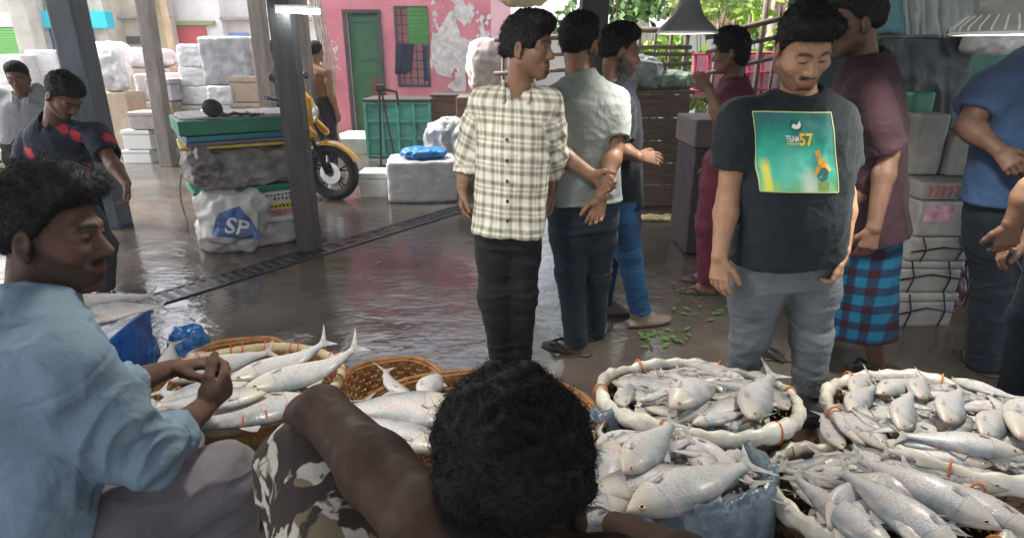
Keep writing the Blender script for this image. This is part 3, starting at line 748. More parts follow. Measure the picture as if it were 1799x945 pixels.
def basket(label, c, r, depth, tilt=(0, 0), rim='cane', weave=WICK, flare=.72, group=None, ties=18, rimr=.018):
    """round woven bamboo basket: over-and-under weave, upright stakes, bottom, bound rim; c = rim centre"""
    root = empty('fish_basket', c, 0, label, 'basket', group)
    root.rotation_euler = (R(tilt[0]), R(tilt[1]), 0)
    w = MB(); NS = 40; prof = lambda t: r * (flare + (1 - flare) * (t ** .6)) - .012
    bands = max(8, int(depth / .020))
    for b in range(bands):
        t = (b + .5) / bands; z = -depth * (1 - t) - .004; rr = prof(t); pts = []
        for i in range(NS * 4):
            a = 2 * math.pi * i / (NS * 4); d = .0045 * math.cos(NS * a / 2 * 1.0 + math.pi * b)
            pts.append(Vector(((rr + d) * math.cos(a), (rr + d) * math.sin(a), z)))
        n = len(pts); hh = depth / bands * .46; vs = []; fs = []
        for i, p in enumerate(pts):
            o_ = Vector((p.x, p.y, 0)).normalized() * .0022
            vs += [p + Vector((0, 0, hh)) - o_, p + Vector((0, 0, hh)) + o_, p - Vector((0, 0, hh)) + o_, p - Vector((0, 0, hh)) - o_]
        for i in range(n):
            j = (i + 1) % n
            for q in range(4): fs.append((i * 4 + q, j * 4 + q, j * 4 + (q + 1) % 4, i * 4 + (q + 1) % 4))
        w.add(vs, fs)
    w.build('weave', weave, root)
    st = MB()
    for i in range(NS):
        a = 2 * math.pi * i / NS
        st.tube([(prof(t) * math.cos(a), prof(t) * math.sin(a), -depth * (1 - t)) for t in (0, .25, .5, .75, 1)], .0042, 5)
    st.build('stakes', weave, root)
    MB().lathe([(.001, -depth + .004), (prof(0) * .6, -depth + .002), (prof(0), -depth + .012), (prof(0), -depth - .004), (.001, -depth - .006)], 32).build('bottom', weave, root)
    rm = MB()
    if rim == 'wrap':
        m = 96; vs = ring_pts(r, 0, m, .012, r * 40)
        rm.tube(vs, [rimr * 1.1 * (1.02 + .16 * math.sin(i * 1.7) + .12 * math.sin(i * .61 + r * 9)) for i in range(m)], 10, closed=True, flat=1.5)
        rm.build('rim', RIMW, root, True)
    elif rim == 'cane':
        rm.tube(ring_pts(r, 0, 96, .004), [rimr * (.9 + .05 * math.sin(i * 2.3)) for i in range(96)], 10, closed=True, flat=1.45); rm.build('rim', RIMC, root, True)
    else:
        for q in range(3): rm.tube(ring_pts(r + (.008, -.006, .0)[q], (.004, .002, .014)[q], 72, .006, q), rimr * .55, 7, closed=True)
        rm.build('rim', RIMC if rim == 'cane' else weave, root, True)
    tm = TIE if rim == 'wrap' else REDT
    for i in range(ties):
        ti = MB()
        a = 2 * math.pi * (i + .3 * math.sin(i * 4)) / ties; rr = rimr * 1.32; ct = Vector((r * math.cos(a), r * math.sin(a), .003)); e = Vector((math.cos(a), math.sin(a), 0)); tn = Vector((-e.y, e.x, 0))
        if rim == 'wrap' and i % 3: continue
        if rim == 'bamboo': rr *= .8
        if rim != 'wrap': rr *= .92
        ti.tube([ct + e * rr * math.cos(q) + Vector((0, 0, rr * (1.45 if rim != 'bamboo' else .9) * math.sin(q))) + tn * .004 * math.sin(q * .5) for q in np.linspace(0, 2 * math.pi, 13)[:-1]], .0038 if rim == 'wrap' else .0024, 5, closed=True)
        ti.build('tie', tm, root, True)
    return root
# ------------------------------------------------------------------ ground, market shed, street
def wet_floor_mat():
    t = NT('wet_concrete')
    base = t.ramp(t.noise(1.1, 6, rough=.65), [(.30, (.042, .035, .029)), (.52, (.078, .066, .057)), (.72, (.13, .113, .098))])
    red = t.ramp(t.noise(.55, 4), [(.5, 0.0), (.7, .3)])
    base = t.mix(red, base, (.115, .065, .050))  # reddish patches paint a reflection into the concrete's base colour
    sp = t.ramp(t.noise(38, 4, rough=.7), [(.66, 0.0), (.74, .6)]); base = t.mix(sp, base, (.17, .15, .13))
    pud = t.ramp(t.noise(.9, 5, rough=.6), [(.42, 0.0), (.60, 1.0)])
    t.set(color=base, spec=.62, rough=t.mix(pud, t.ramp(t.noise(5, 4), [(.3, .08), (.7, .24)]), .035))
    n1 = t.noise(1, 6, stretch=(3.6, 8.0, 1), dist=.9, rough=.55); n2 = t.noise(21, 4, rough=.6)
    h = t.math('ADD', t.math('MULTIPLY', n1, .42), t.math('MULTIPLY', n2, .17))
    h = t.math('MULTIPLY', h, t.math('SUBTRACT', 1.0, t.math('MULTIPLY', pud, .8)))
    t.bump(h, .6, .026); return t.m
FLOORM = wet_floor_mat()
ASPH = mat('damp_street', (.20, .19, .175), .45, 0, .25, 1.2, .4, 20)
CONC = mat('raw_concrete', (.34, .32, .29), .8, 0, .22, 2.5, .4, 20, dirt=.4)
MB().box((0, 60, -.02), (400, 400, .02)).build('ground', ASPH)['kind'] = 'structure'
MB().grid(lambda u, v: Vector((-8.2 + 15.2 * u, -3 + 12.6 * v, .004)), 4, 4).build('market_floor', FLOORM)['kind'] = 'structure'
def pxbox(x0, y0, x1, y1, Y, d):
    ym = (y0 + y1) / 2; a = at(x0, ym, Y); b = at(x1, ym, Y); a.z = at(x0, y1, Y).z; b.z = at(x1, y0, Y).z
    return ((a.x + b.x) / 2, Y + d / 2, (a.z + b.z) / 2), (abs(b.x - a.x), d, abs(b.z - a.z))
# drain
DR0, DR1 = gp(195, 552), gp(822, 364)
dv = (DR1 - DR0); dl = dv.length; da = math.atan2(dv.y, dv.x); dc = (DR0 + DR1) / 2
IRON = mat('wet_iron', (.055, .053, .055), .38, .6, .3, 20, .3, 60)
BLACKW = mat('drain_black', (.008, .008, .009), .25)
def in_drain(u, w, z): return DR0 + Vector((math.cos(da), math.sin(da), 0)) * u + Vector((-math.sin(da), math.cos(da), 0)) * w + Vector((0, 0, z))
MB().box(dc + Vector((0, 0, .006)), (dl, .20, .006), da).build('drain_shade_strip', BLACKW)['kind'] = 'structure'  # flat black strip on the floor paints the shade of a sunken trench
g = empty('drain_grate', dc, da, 'long dark iron drain grate crossing the wet market floor beside the main post', 'drain grate')
f = MB()
for w in (-.098, .098): f.box((0, w, .010), (dl, .03, .008), 0, .002)
f.build('frame', IRON, g)
f = MB(); n = int(dl / .075)
for i in range(n):
    u = -dl / 2 + (i + .5) * dl / n
    if u < dl * -.02 or i % 2 == 0: f.box((u, 0, .0105), (.034 if u < -dl * .02 else .012, .166, .005), 0, .001)
f.build('bars', IRON, g)
# timber and steel posts
WOODD = mat('dark_wet_timber', (.050, .043, .042), .62, 0, .35, 3, .5, 30, stretch=(9, 9, 1), dirt=.2)
WOODB = mat('blue_grey_post', (.052, .066, .085), .45, 0, .3, 3, .35, 26, stretch=(9, 9, 1))
WOODG = mat('weathered_timber', (.21, .185, .16), .75, 0, .3, 3, .5, 30, stretch=(9, 9, 1), dirt=.25)
PALEC = mat('pale_pillar', (.46, .44, .38), .8, 0, .15, 3, .3, 20, dirt=.3)
def post(label, px0, py0, px1, py1, Y, w, m, zt=2.95, cat='post', name='timber_post', d=None, zb=0.0):
    b = at(px1, py1, Y); b.z = zb; a = at(px0, py0, Y); k = (zt - zb) / max(.2, a.z - zb); top = b + (a - b) * k; top.z = zt
    mb = MB(); dx = top - b; q = Vector((0, 0, 1)).rotation_difference(dx.normalized()).to_matrix().to_4x4()
    mb.box((b + top) / 2, (w, d or w, dx.length), 0, w * .09, q)
    o = mb.build(name, m); return tag(o, label, cat, 'posts holding up the market roof')
post('thick blue-grey post behind the man in the floral shirt', 116, 0, 205, 405, 5.25, .21, WOODB, name='roof_post')
post('thin weathered timber post in front of the foam boxes on the left', 254, 0, 299, 300, 8.3, .17, WOODG)
post('grey timber post right of the tall foam box stack', 450, 0, 470, 200, 7.9, .17, WOODG)
post('dark timber post beside the drain with a tube light across it', 493, 0, 547, 455, 4.56, .155, WOODD)
post('short grey post seen just right of the dark main post', 522, 0, 538, 180, 7.2, .17, WOODG)
post('black post rising behind the heads of the two men at the centre', 1044, 0, 1040, 60, 4.6, .19, WOODD)
# roof of the shed
TIN = mat('rusty_tin', (.20, .17, .155), .55, .4, .3, 2, .2, 20, c2=(.24, .15, .10), dirt=.4)
def corrugated(name, x0, x1, y0, y1, z0, z1, m, parent=None, pitch=.15):
    n = int((x1 - x0) / pitch * 4)
    mb = MB(); mb.grid(lambda u, v: Vector((x0 + (x1 - x0) * u, y0 + (y1 - y0) * v, z0 + (z1 - z0) * v + .018 * math.sin(u * n * math.pi / 2))), n, 2)
    return mb.build(name, m, parent, True, .003)
rf = empty('market_roof', (0, 2, 2.95), 0, 'dark corrugated tin roof over the fish market', 'roof')
for (x0, x1, y0, y1, z0, z1) in ((-5.4, 7.2, ROOF_Y0, 6.6, 3.0, 3.35),):
    corrugated('sheet', x0, x1, y0 - 2, y1 - 2, z0 - 2.95, z1 - 2.95, TIN, rf)
bm_ = MB()
for y in (0, 2.2, 4.4, 6.5): bm_.box((.9, y - 2, .0 + .03 * y), (12.4, .09, .12))
bm_.build('beams', WOODD, rf)
# market rear wall behind the camera and right-hand wall
DKW = mat('dark_green_wall', (.045, .085, .075), .8, 0, .3, 2, .3, 20, dirt=.4)
o = MB().box((4.3, 4.9, 1.5), (4.4, .12, 3.0)).build('stall_wall', DKW); tag(o, 'dark green wall behind the hanging sheets at the right', 'wall')
if BACKWALL:
    o = MB().box((.5, -3.2, 1.5), (12, .15, 3.0)).build('rear_wall', DKW); tag(o, 'dark wall behind the sellers', 'wall')
# ---- pink house
def pink_mat():
    t = NT('pink_plaster')
    b = t.ramp(t.noise(1.6, 6, rough=.65), [(.28, (.46, .135, .165)), (.55, (.62, .215, .255)), (.8, (.68, .30, .33))])
    d = t.ramp(t.noise(.8, 6, rough=.7), [(.55, 0.0), (.75, .6)]); b = t.mix(d, b, (.30, .13, .13)); st = t.ramp(t.noise(1, 6, stretch=(5, 5, .5), rough=.7), [(.52, 0.0), (.74, .6)]); b = t.mix(st, b, (.36, .20, .20)); gr = t.ramp(t.noise(7, 6, rough=.75), [(.62, 0.0), (.70, .7)]); b = t.mix(gr, b, (.62, .48, .46))
    t.set(color=b, rough=.85, spec=.2); t.bump(t.noise(14, 5), .3, .01); return t.m
PINK = pink_mat(); GREEND = mat('green_painted_door', (.025, .115, .045), .5, 0, .3, 3, .2, 20, dirt=.3); PINK_LIT = mat('lit_pink_plaster', (.72, .42, .46), .85, 0, .12, 2, .2, 15)
PLINTH = mat('cream_cement', (.56, .51, .43), .85, 0, .2, 5, .4, 22, dirt=.35)
YW = 10.6
house = empty('pink_house', at(740, 200, YW) * Vector((1, 1, 0)) if False else Vector((at(740, 200, YW).x, YW, 0)), 0, 'pink plastered house with a green door, a barred window and torn posters', 'house')
hx, hy = house.location.x, YW
def hp(px, py, Y=YW): p = at(px, py, Y); return Vector((p.x - hx, 0, p.z))
dl_, dr_, dt_, db_ = hp(601, 20).x, hp(668, 20).x, hp(630, 18).z, .16
wl, wr_, wt, wb = hp(691, 15).x, hp(751, 15).x, hp(720, 11).z, hp(720, 153).z
x0, x1 = hp(567, 60).x, hp(862, 60).x; TOPZ = 3.6
mb = MB()
def wallseg(a, b, c, d, th=.2): mb.box(((a + b) / 2, th / 2, (c + d) / 2), (b - a, th, d - c))
wallseg(x0, dl_, 0, TOPZ); wallseg(dl_, dr_, dt_, TOPZ); wallseg(dl_, dr_, 0, db_); wallseg(dr_, wl, 0, TOPZ); wallseg(wl, wr_, 0, wb); wallseg(wl, wr_, wt, TOPZ); wallseg(wr_, x1, 0, TOPZ)
mb.build('wall', PINK, house)
mb = MB(); mb.box((x0 - .1 + .1, 2.2, TOPZ / 2), (.2, 3.9, TOPZ)); mb.box(((x0 + x1) / 2, 4.2, TOPZ / 2), (x1 - x0, .2, TOPZ)); mb.build('inner_wall', PINK_LIT, house)
mb = MB(); mb.box(((x0 + x1) / 2, 2.1, TOPZ + .05), (x1 - x0 + .6, 5, .1)); mb.build('roof', CONC, house)
mb = MB(); mb.box(((x1 + hp(897, 60).x) / 2 + .003, .25, TOPZ / 2), (hp(897, 60).x - x1, .5, TOPZ)); mb.build('corner_pillar', PINK_LIT, house)  # paler pink puts the light on this corner face into its colour
dd = MB().box(((dl_ + dr_) / 2 + .03, .09, (db_ + dt_) / 2), (dr_ - dl_ - .06, .05, dt_ - db_ - .01), 0, .006)
for z in (.55, 1.25, 1.85): dd.box(((dl_ + dr_) / 2 + .03, .058, db_ + z), (dr_ - dl_ - .1, .02, .10), 0, .004)
door = dd.build('door', GREEND, house)
MB().box(((dl_ + dr_) / 2 + .19, .05, db_ + .75), (.26, .02, .34), 0, .004).build('repair_patch', mat('rust_patch', (.12, .05, .035), .7, 0, .3, 6), door)
fm = MB()
for xx in (dl_ + .025, dr_ - .025): fm.box((xx, -.012, (db_ + dt_) / 2), (.05, .05, dt_ - db_))
fm.box(((dl_ + dr_) / 2, -.014, dt_ - .02), (dr_ - dl_, .05, .05)); fm.build('frame', WOODD, door)
wn = MB()
for xx in (wl + .02, wr_ - .02): wn.box((xx, .03, (wb + wt) / 2), (.04, .08, wt - wb))
for zz in (wb + .02, wt - .02): wn.box(((wl + wr_) / 2, .028, zz), (wr_ - wl - .08, .08, .04))
win = wn.build('window', WOODD, house)
gb = MB()
for i in range(1, 5): gb.tube([(wl + (wr_ - wl) * i / 5, .06, wb), (wl + (wr_ - wl) * i / 5, .06, wt)], .008, 6)
for i in range(1, 9): gb.tube([(wl, .075, wb + (wt - wb) * i / 9), (wr_, .075, wb + (wt - wb) * i / 9)], .006, 6)
gb.build('grille', IRON, win)
sh = MB()
sx0, sz0 = wl + (wr_ - wl) * .42, wb + (wt - wb) * .54
for i in range(9): sh.box(((sx0 + wr_) / 2, -.03 + .004 * (i % 2), sz0 + (wt - .03 - sz0) * (i + .5) / 9), (wr_ - sx0, .03, (wt - sz0) / 9 - .006), 0, .004)
sh.build('shutter', mat('bright_green_shutter', (.045, .20, .035), .45, 0, .2, 3), win)
o = MB().box(((sx0 + wr_) / 2 + hx, hy + 2.2, (wb + sz0) / 2), ((wr_ - sx0) * 1.5, .05, sz0 - wb)).build('painted_board', mat('blue_sheet', (.10, .24, .50), .6, 0, .2, 4)); tag(o, 'blue panel seen through the lower half of the house window', 'panel')
# hanging dark cloth in the window
def sheet(name, label, cat, p00, p10, p01, p11, m, amp=.03, nf=5, seed=0, nu=60, nv=40, thick=.004, group=None, sag=0.0, parent=None):
    """hanging or lying cloth between four corners (top-left, top-right, bottom-left, bottom-right) with folds"""
    p00, p10, p01, p11 = [Vector(p) for p in (p00, p10, p01, p11)]
    nrm = (p10 - p00).cross(p01 - p00).normalized(); W_ = (p10 - p00).length; H_ = (p01 - p00).length
    us, vs_ = np.meshgrid(np.linspace(0, 1, nu + 1), np.linspace(0, 1, nv + 1)); us = us.ravel(); vs_ = vs_.ravel()
    n1 = fbm(np.stack([us * nf * 1.0, vs_ * nf * .28, us * 0 + seed], 1), seed, 3); n2 = fbm(np.stack([us * nf * 3, vs_ * nf * 2, us * 0 + seed], 1), seed + 4, 2)
    P = np.array(p00)[None] * ((1 - us) * (1 - vs_))[:, None] + np.array(p10)[None] * (us * (1 - vs_))[:, None] + np.array(p01)[None] * ((1 - us) * vs_)[:, None] + np.array(p11)[None] * (us * vs_)[:, None]
    P = P + np.array(nrm)[None] * ((np.abs(2 * n1 - .9) - .4) * amp * 2 * (.35 + .65 * vs_) + (n2 - .4) * amp * .5)[:, None]
    P[:, 2] += -sag * np.sin(us * math.pi) * (1 - vs_) + (vnoise(np.stack([us * nf, us * 0, us * 0 + 3], 1), seed) - .5) * vs_ * H_ * .10
    idx = np.arange((nu + 1) * (nv + 1)).reshape(nv + 1, nu + 1)
    Q = np.stack([idx[:-1, :-1], idx[:-1, 1:], idx[1:, 1:], idx[1:, :-1]], -1).reshape(-1, 4)
    o = link(name, np_mesh(name, P, Q), m, parent, True); md = o.modifiers.new('s', 'SOLIDIFY'); md.thickness = thick; md.offset = 0
    return tag(o, label, cat, group)
sheet('hanging_cloth', 'dark navy cloth hanging in the barred window of the pink house', 'cloth', at(695, 76, YW - .12), at(728, 78, YW - .12), at(694, 132, YW - .12), at(724, 128, YW - .12), mat('navy_cloth', (.012, .016, .030), .9, 0, .3, 8), .02, 5, 3, 20, 20)
# torn posters: irregular flakes of paper glued on the wall
PAPER = mat('torn_paper', (.60, .55, .52), .85, 0, .18, 14, .3, 40, dirt=.45)
def torn(label, cx, cy, w, h, seed, Y=YW - .006):
    rg = random.Random(seed); mb = MB()
    for q in range(16):
        a = at(cx + rg.gauss(0, w * .28), cy + rg.gauss(0, h * .28), Y); n = rg.randint(8, 13); rr = rg.uniform(.04, .15) * (w / 60)
        zz = -rg.random() * .004
        pts = [(a.x + math.cos(2 * math.pi * i / n) * rr * rg.uniform(.4, 1.2), Y + zz, a.z + math.sin(2 * math.pi * i / n) * rr * 1.3 * rg.uniform(.4, 1.2)) for i in range(n)]
        mb.add(pts + [(a.x, Y + zz - .002, a.z)], [(i, (i + 1) % n, n) for i in range(n)])
    o = mb.build('torn_poster', PAPER); tag(o, label, 'poster', 'torn posters on the pink wall')
torn('large ragged patch of torn white posters at the middle of the pink wall', 800, 100, 90, 80, 2)
torn('narrow torn poster strip high beside the barred window', 766, 25, 16, 60, 5)
torn('torn paper scraps near the top of the pink wall', 806, 22, 50, 50, 9)
torn('faded torn scraps at the right end of the pink wall', 850, 60, 26, 60, 12)
torn('small pale scuffs of paper left of the green door', 589, 95, 14, 60, 21)
# step
o = MB().box(*pxbox(598, 236, 640, 262, 9.9, .5), 0, .01).build('door_step', PLINTH); tag(o, 'pale cement upper step below the green door', 'step')
o = MB().box((at(620, 270, 9.5).x, 9.7, .12), (.62, .75, .24), 0, .01).build('door_step', PLINTH); tag(o, 'pale cement lower step on the floor left of the turquoise cabinet', 'step')
# turquoise cabinet and brown cabinet against the house
TURQ = mat('turquoise_paint', (.085, .37, .30), .5, 0, .25, 3, .25, 18, dirt=.55); BROWN = mat('brown_board', (.15, .090, .060), .7, 0, .3, 4, .35, 30, stretch=(1, 1, 8), dirt=.3)
def cabinet(label, x0p, x1p, ytop, Y, d, m, nx, nz, name='wooden_cabinet', fr=None, rz=0):
    a = at(x0p, ytop, Y); b = at(x1p, ytop, Y); w = b.x - a.x; h = a.z
    r = empty(name, ((a.x + b.x) / 2, Y + d / 2, 0), rz, label, 'cabinet')
    mb = MB().box((0, 0, h / 2 + .03), (w - .04, d - .04, h - .06)); mb.build('body', m, r)
    fm = MB()
    for i in range(nx + 1): fm.box((-w / 2 + w * i / nx, -d / 2 + .006, h / 2), (.045, .05, h - .05), 0, .004)
    for i in range(nz + 1): fm.box((0, -d / 2 + .010, .03 + (h - .06) * i / nz), (w, .045, .035), 0, .004)
    fm.build('frame', fr or m, r)
    MB().box((0, 0, h + .012), (w + .06, d + .06, .03), 0, .005).build('top', WOODD, r)
    for sx in (-1, 1):
        for sy in (-1, 1): MB().box((sx * (w / 2 - .03), sy * (d / 2 - .03), .02), (.05, .05, .06)).build('leg', WOODD, r)
    return r
cabinet('turquoise panelled wooden cabinet below the barred window', 640, 754, 178, 9.0, .75, TURQ, 4, 3)
cabinet('brown wooden cabinet between the turquoise cabinet and the checked-shirt man', 759, 850, 170, 9.1, .7, BROWN, 2, 3)
st = empty('iron_stand', gp(676, 296), 0, 'thin iron stand leaning before the turquoise cabinet', 'stand')
mb = MB(); p = Vector((0, 0, 0))
mb.tube([(-.05, 0, 0), (0, .02, 1.05)], .016, 8); mb.tube([(.16, 0, 0), (.03, .02, 1.0)], .014, 8); mb.tube([(-.12, .1, .02), (.2, .1, .02)], .016, 8); mb.tube([(0, .02, 1.05), (.22, .02, 1.0), (.24, 0, .82)], .02, 8)
mb.build('legs', IRON, st); MB().box((.01, .02, 1.05), (.12, .1, .09), 0, .02).build('clamp', IRON, st)
# ---- street buildings on the left
def shop(label, x0p, x1p, Y, wallm, parts, H=4.2, name='shop_building', d=4):
    a = at(x0p, 60, Y); b = at(x1p, 60, Y); r = empty(name, ((a.x + b.x) / 2, Y, 0), 0, label, 'building')
    MB().box((0, d / 2, H / 2), (b.x - a.x, d, H)).build('wall', wallm, r)
    MB().box((0, d / 2 - .2, H + .06), (b.x - a.x + .3, d + .6, .12)).build('roof', CONC, r)
    for (nm, q, m, dep, ribs) in parts:
        c, dd_ = pxbox(*q, Y - dep, dep - .004); mb = MB()
        c = Vector(c) - r.location
        if ribs:
            n = ribs
            for i in range(n): mb.box((c.x, c.y, c.z - dd_[2] / 2 + dd_[2] * (i + .5) / n), (dd_[0], dd_[1], dd_[2] / n * .82), 0, .01)
            mb.box((c.x, c.y + dd_[1] * .3, c.z), (dd_[0] * .99, dd_[1] * .3, dd_[2]))
        else: mb.box(c, dd_, 0, .01)
        mb.build(nm, m, r)
    return r
CREAM = mat('cream_render', (.62, .57, .46), .9, 0, .15, 1.2, .2, 12, dirt=.3); WHITE = mat('white_render', (.74, .73, .70), .9, 0, .1, 1, .2, 12, dirt=.2)
SGREEN = mat('green_roller_shutter', (.16, .52, .09), .5, 0, .12, 2); SBLUE = mat('blue_roller_shutter', (.06, .26, .55), .5, 0, .12, 2); SRED = mat('red_roller_shutter', (.66, .10, .10), .5, 0, .12, 2)
CYAN = mat('cyan_signboard', (.0, .55, .72), .5, 0, .06, 1); SIGNW = mat('white_signboard', (.72, .74, .74), .5, 0, .06, 1); DARKV = mat('dark_vent', (.11, .10, .095), .8)
LATT = mat('blue_lattice', (.22, .33, .66), .6, 0, .3, 30); OLIVE = mat('olive_sign', (.25, .29, .11), .6, 0, .2, 4)
shop('cream shop with a green roller shutter and a white sign at the far left', -160, 62, 17.0, CREAM, [('sign_board', (-60, 22, 38, 48), SIGNW, .12, 0), ('shutter', (-60, 50, 38, 150), SGREEN, .08, 22), ('column', (28, -60, 66, 200), PALEC, .5, 0)])
shop('shop with a blue roller shutter under a bright cyan signboard', 64, 190, 17.2, CREAM, [('sign_board', (57, 20, 186, 50), CYAN, .35, 0), ('shutter', (62, 52, 172, 150), SBLUE, .08, 24)])
shop('cream building with a dark slatted vent between blue and red shutters', 191, 300, 18.0, CREAM, [('vent', (195, 64, 270, 78), DARKV, .06, 6), ('ledge', (192, 28, 298, 33), CONC, .3, 0), ('column', (278, -40, 296, 130), PALEC, .4, 0)])
shop('white building with a red roller shutter under a narrow olive sign', 300, 392, 18.2, WHITE, [('sign_board', (296, 37, 374, 45), OLIVE, .2, 0), ('shutter', (293, 47, 367, 140), SRED, .08, 26)])
shop('white building with blue lattice windows at the end of the street', 393, 570, 18.6, WHITE, [('window', (390, 58, 440, 122), LATT, .06, 10), ('ledge', (385, 30, 566, 36), CONC, .4, 0)])
pl = at(45, 0, 14); post('pale concrete pillar before the green shuttered shop', 36, 0, 60, 78, 14, .36, PALEC, 4.2, 'pillar', 'concrete_pillar')
post('slanted pale yellow post before the red shutter', 276, 20, 300, 128, 12.5, .28, mat('yellowed_post', (.50, .46, .28), .8, 0, .2, 4), 2.62, 'post', 'leaning_post')
# tin canopy whose underside shows at the top left
cn = empty('tin_canopy', (0, 0, 0), 0, 'rusty tin canopy on rafters above the left side of the market', 'canopy')
a = at(60, 12, 12.3); b = at(395, 2, 12.3)
corrugated('sheet', a.x, b.x, 11.0, 12.3, 2.86, 2.66, TIN, cn)
mb = MB()
for i in range(9):
    x = a.x + (b.x - a.x) * i / 8; mb.tube([(x, 11.0, 2.80), (x + .1, 12.25, 2.62)], .035, 6)
for (y, z) in ((12.25, 2.58), (11.1, 2.74)): mb.tube([(a.x, y, z), (b.x, y, z + .03)], .05, 6)
mb.build('rafters', WOODG, cn)
# street stall with white awning
AWN = mat('white_awning', (.72, .76, .80), .7, 0, .06, 2)
aw = empty('street_stall', gp(205, 240) + Vector((0, 1.0, 0)), 0, 'street stall under a white awning on yellow and blue poles', 'stall')
al = aw.location
def rel(p): return Vector(p) - al
p0, p1, p2, p3 = [rel(at(*q)) for q in ((120, 84, 11.5), (246, 90, 10.8), (100, 74, 13.2), (215, 74, 13.2))]
sheet('awning', None, None, p2, p3, p0, p1, AWN, .03, 3, 2, 30, 12, .01, parent=aw)
b1, b2 = rel(at(182, 96, 11)), rel(at(210, 205, 11)); mb = MB(); mb.tube([b1, b2, (b2.x + .05, b2.y, -al.z)], .04, 8); mb.build('pole', mat('yellow_pole', (.62, .36, .03), .5), aw)
mb = MB(); q = rel(at(166, 150, 11.4)); mb.tube([(q.x, q.y, p0.z), (q.x, q.y, 0)], .03, 8); mb.build('pole', SBLUE, aw)
sheet('side_cloth', None, None, rel(at(164, 96, 11.6)), rel(at(186, 100, 11.4)), rel(at(166, 165, 11.6)), rel(at(198, 170, 11.4)), mat('blue_striped_cloth', (.12, .26, .48), .8, 0, .8, 30, c2=(.65, .65, .65)), .03, 4, 8, 20, 20, parent=aw)
sheet('green_tarpaulin', 'green tarpaulin hanging beside the yellow stall pole', 'tarpaulin', at(206, 160, 10.4), at(242, 165, 10.4), at(206, 226, 10.4), at(240, 215, 10.4), mat('mint_tarpaulin', (.06, .42, .28), .6, 0, .2, 4), .03, 3, 5, 20, 20)
# greenery and walls beyond the bamboo fence
def leaf_mat(name, c, c2):
    t = NT(name); oi = t.noise(3.3, 3); t.set(color=t.ramp(oi, [(.3, c), (.7, c2)]), rough=.5, spec=.4)
    return t.m
LEAF = leaf_mat('leaf_green', (.12, .26, .025), (.34, .48, .06)); LEAFD = leaf_mat('leaf_dark', (.035, .10, .02), (.10, .20, .035))
def leaves(n, c, r, size, seed, droop=.3):
    rg = np.random.default_rng(seed); d = rg.normal(0, 1, (n, 3)); d /= np.linalg.norm(d, axis=1)[:, None]
    k = rg.integers(0, 9, n); cl = rg.normal(0, .55, (9, 3))
    P = np.array(c) + (cl[k] + d * rg.random((n, 1)) ** .4 * .55) * np.array(r)
    a = rg.normal(0, 1, (n, 3)); a[:, 2] -= droop; a /= np.linalg.norm(a, axis=1)[:, None]
    b = np.cross(a, rg.normal(0, 1, (n, 3))); b /= np.linalg.norm(b, axis=1)[:, None]
    L = size * (.6 + .8 * rg.random((n, 1))); w = L * .28
    V = np.stack([P, P + a * L * .5 + b * w, P + a * L, P + a * L * .5 - b * w], 1).reshape(-1, 3)
    return V, np.arange(n * 4).reshape(n, 4)
def plant(name, label, cat, base, c, r, n, size, seed, m, trunk=None, group=None):
    root = empty(name, base, 0, label, cat, group); b = Vector(base)
    V, Q = leaves(n, Vector(c) - b, r, size, seed)
    link('crown' if trunk else 'foliage', np_mesh('foliage', V, Q), m, root)
    mb = MB(); rg = random.Random(seed)
    if trunk:
        t0, bark = trunk; mid = (Vector(c) - b)
        mb.tube([(0, 0, 0), (mid.x * .3, mid.y * .3, mid.z * .35), (mid.x * .7, mid.y * .7, mid.z * .7), mid], [t0, t0 * .8, t0 * .7, t0 * .3], 12)
        for q in range(5): mb.tube([mid * .62, mid * .8 + Vector((rg.gauss(0, r[0] * .3), rg.gauss(0, r[1] * .3), r[2] * .2)), mid + Vector((rg.gauss(0, r[0] * .7), rg.gauss(0, r[1] * .6), r[2] * .5))], [t0 * .4, t0 * .25, t0 * .06], 7)
        mb.build('trunk', bark, root, True)
    else:
        for q in range(9): mb.tube([(rg.gauss(0, .05), rg.gauss(0, .05), 0), (Vector(c) - b) + Vector((rg.gauss(0, r[0] * .6), rg.gauss(0, r[1] * .6), r[2] * rg.uniform(-.2, .6)))], [.02, .006], 5)
        mb.build('stems', LEAFD, root)
    return root
BARK = mat('pale_bark', (.44, .36, .27), .9, 0, .25, 3, .6, 12, stretch=(4, 4, 1))
c = at(1128, 20, 10.5); plant('tree', 'pale broad-trunked tree behind the bamboo fence', 'tree', (c.x, 10.5, 0), (c.x - .3, 11.6, 4.6), (1.7, 1.0, .7), 1300, .16, 4, LEAF, (.42, BARK))
c = at(1350, 60, 9.5); plant('tree', 'slim leafy tree behind the fence near the dark T-shirt man', 'tree', (c.x, 9.5, 0), (c.x + .2, 9.8, 3.1), (.7, .6, 1.0), 1100, .14, 6, LEAF, (.10, BARK))
for i, (px, py, Y, rx, rz, lb) in enumerate(((1165, 115, 8.0, .40, .36, 'bright leafy bush behind the fence over the plank counter'), (1205, 125, 8.3, .35, .30, 'yellow-green bush touching the pink netting'), (1085, 20, 9.0, .6, .45, 'leafy branches high above the bearded man'), (1350, 110, 8.1, .35, .45, 'small bush behind the fence beside the dark T-shirt shoulder'), (1260, 8, 12.5, .8, .35, 'leafy shrub below the brick wall top'))):
    c = at(px, py, Y); plant('bush', lb, 'bush', (c.x, Y, 0), c, (rx, .4, rz), 900, .13, 30 + i, LEAF if i != 2 else LEAFD, group='bushes behind the bamboo fence')
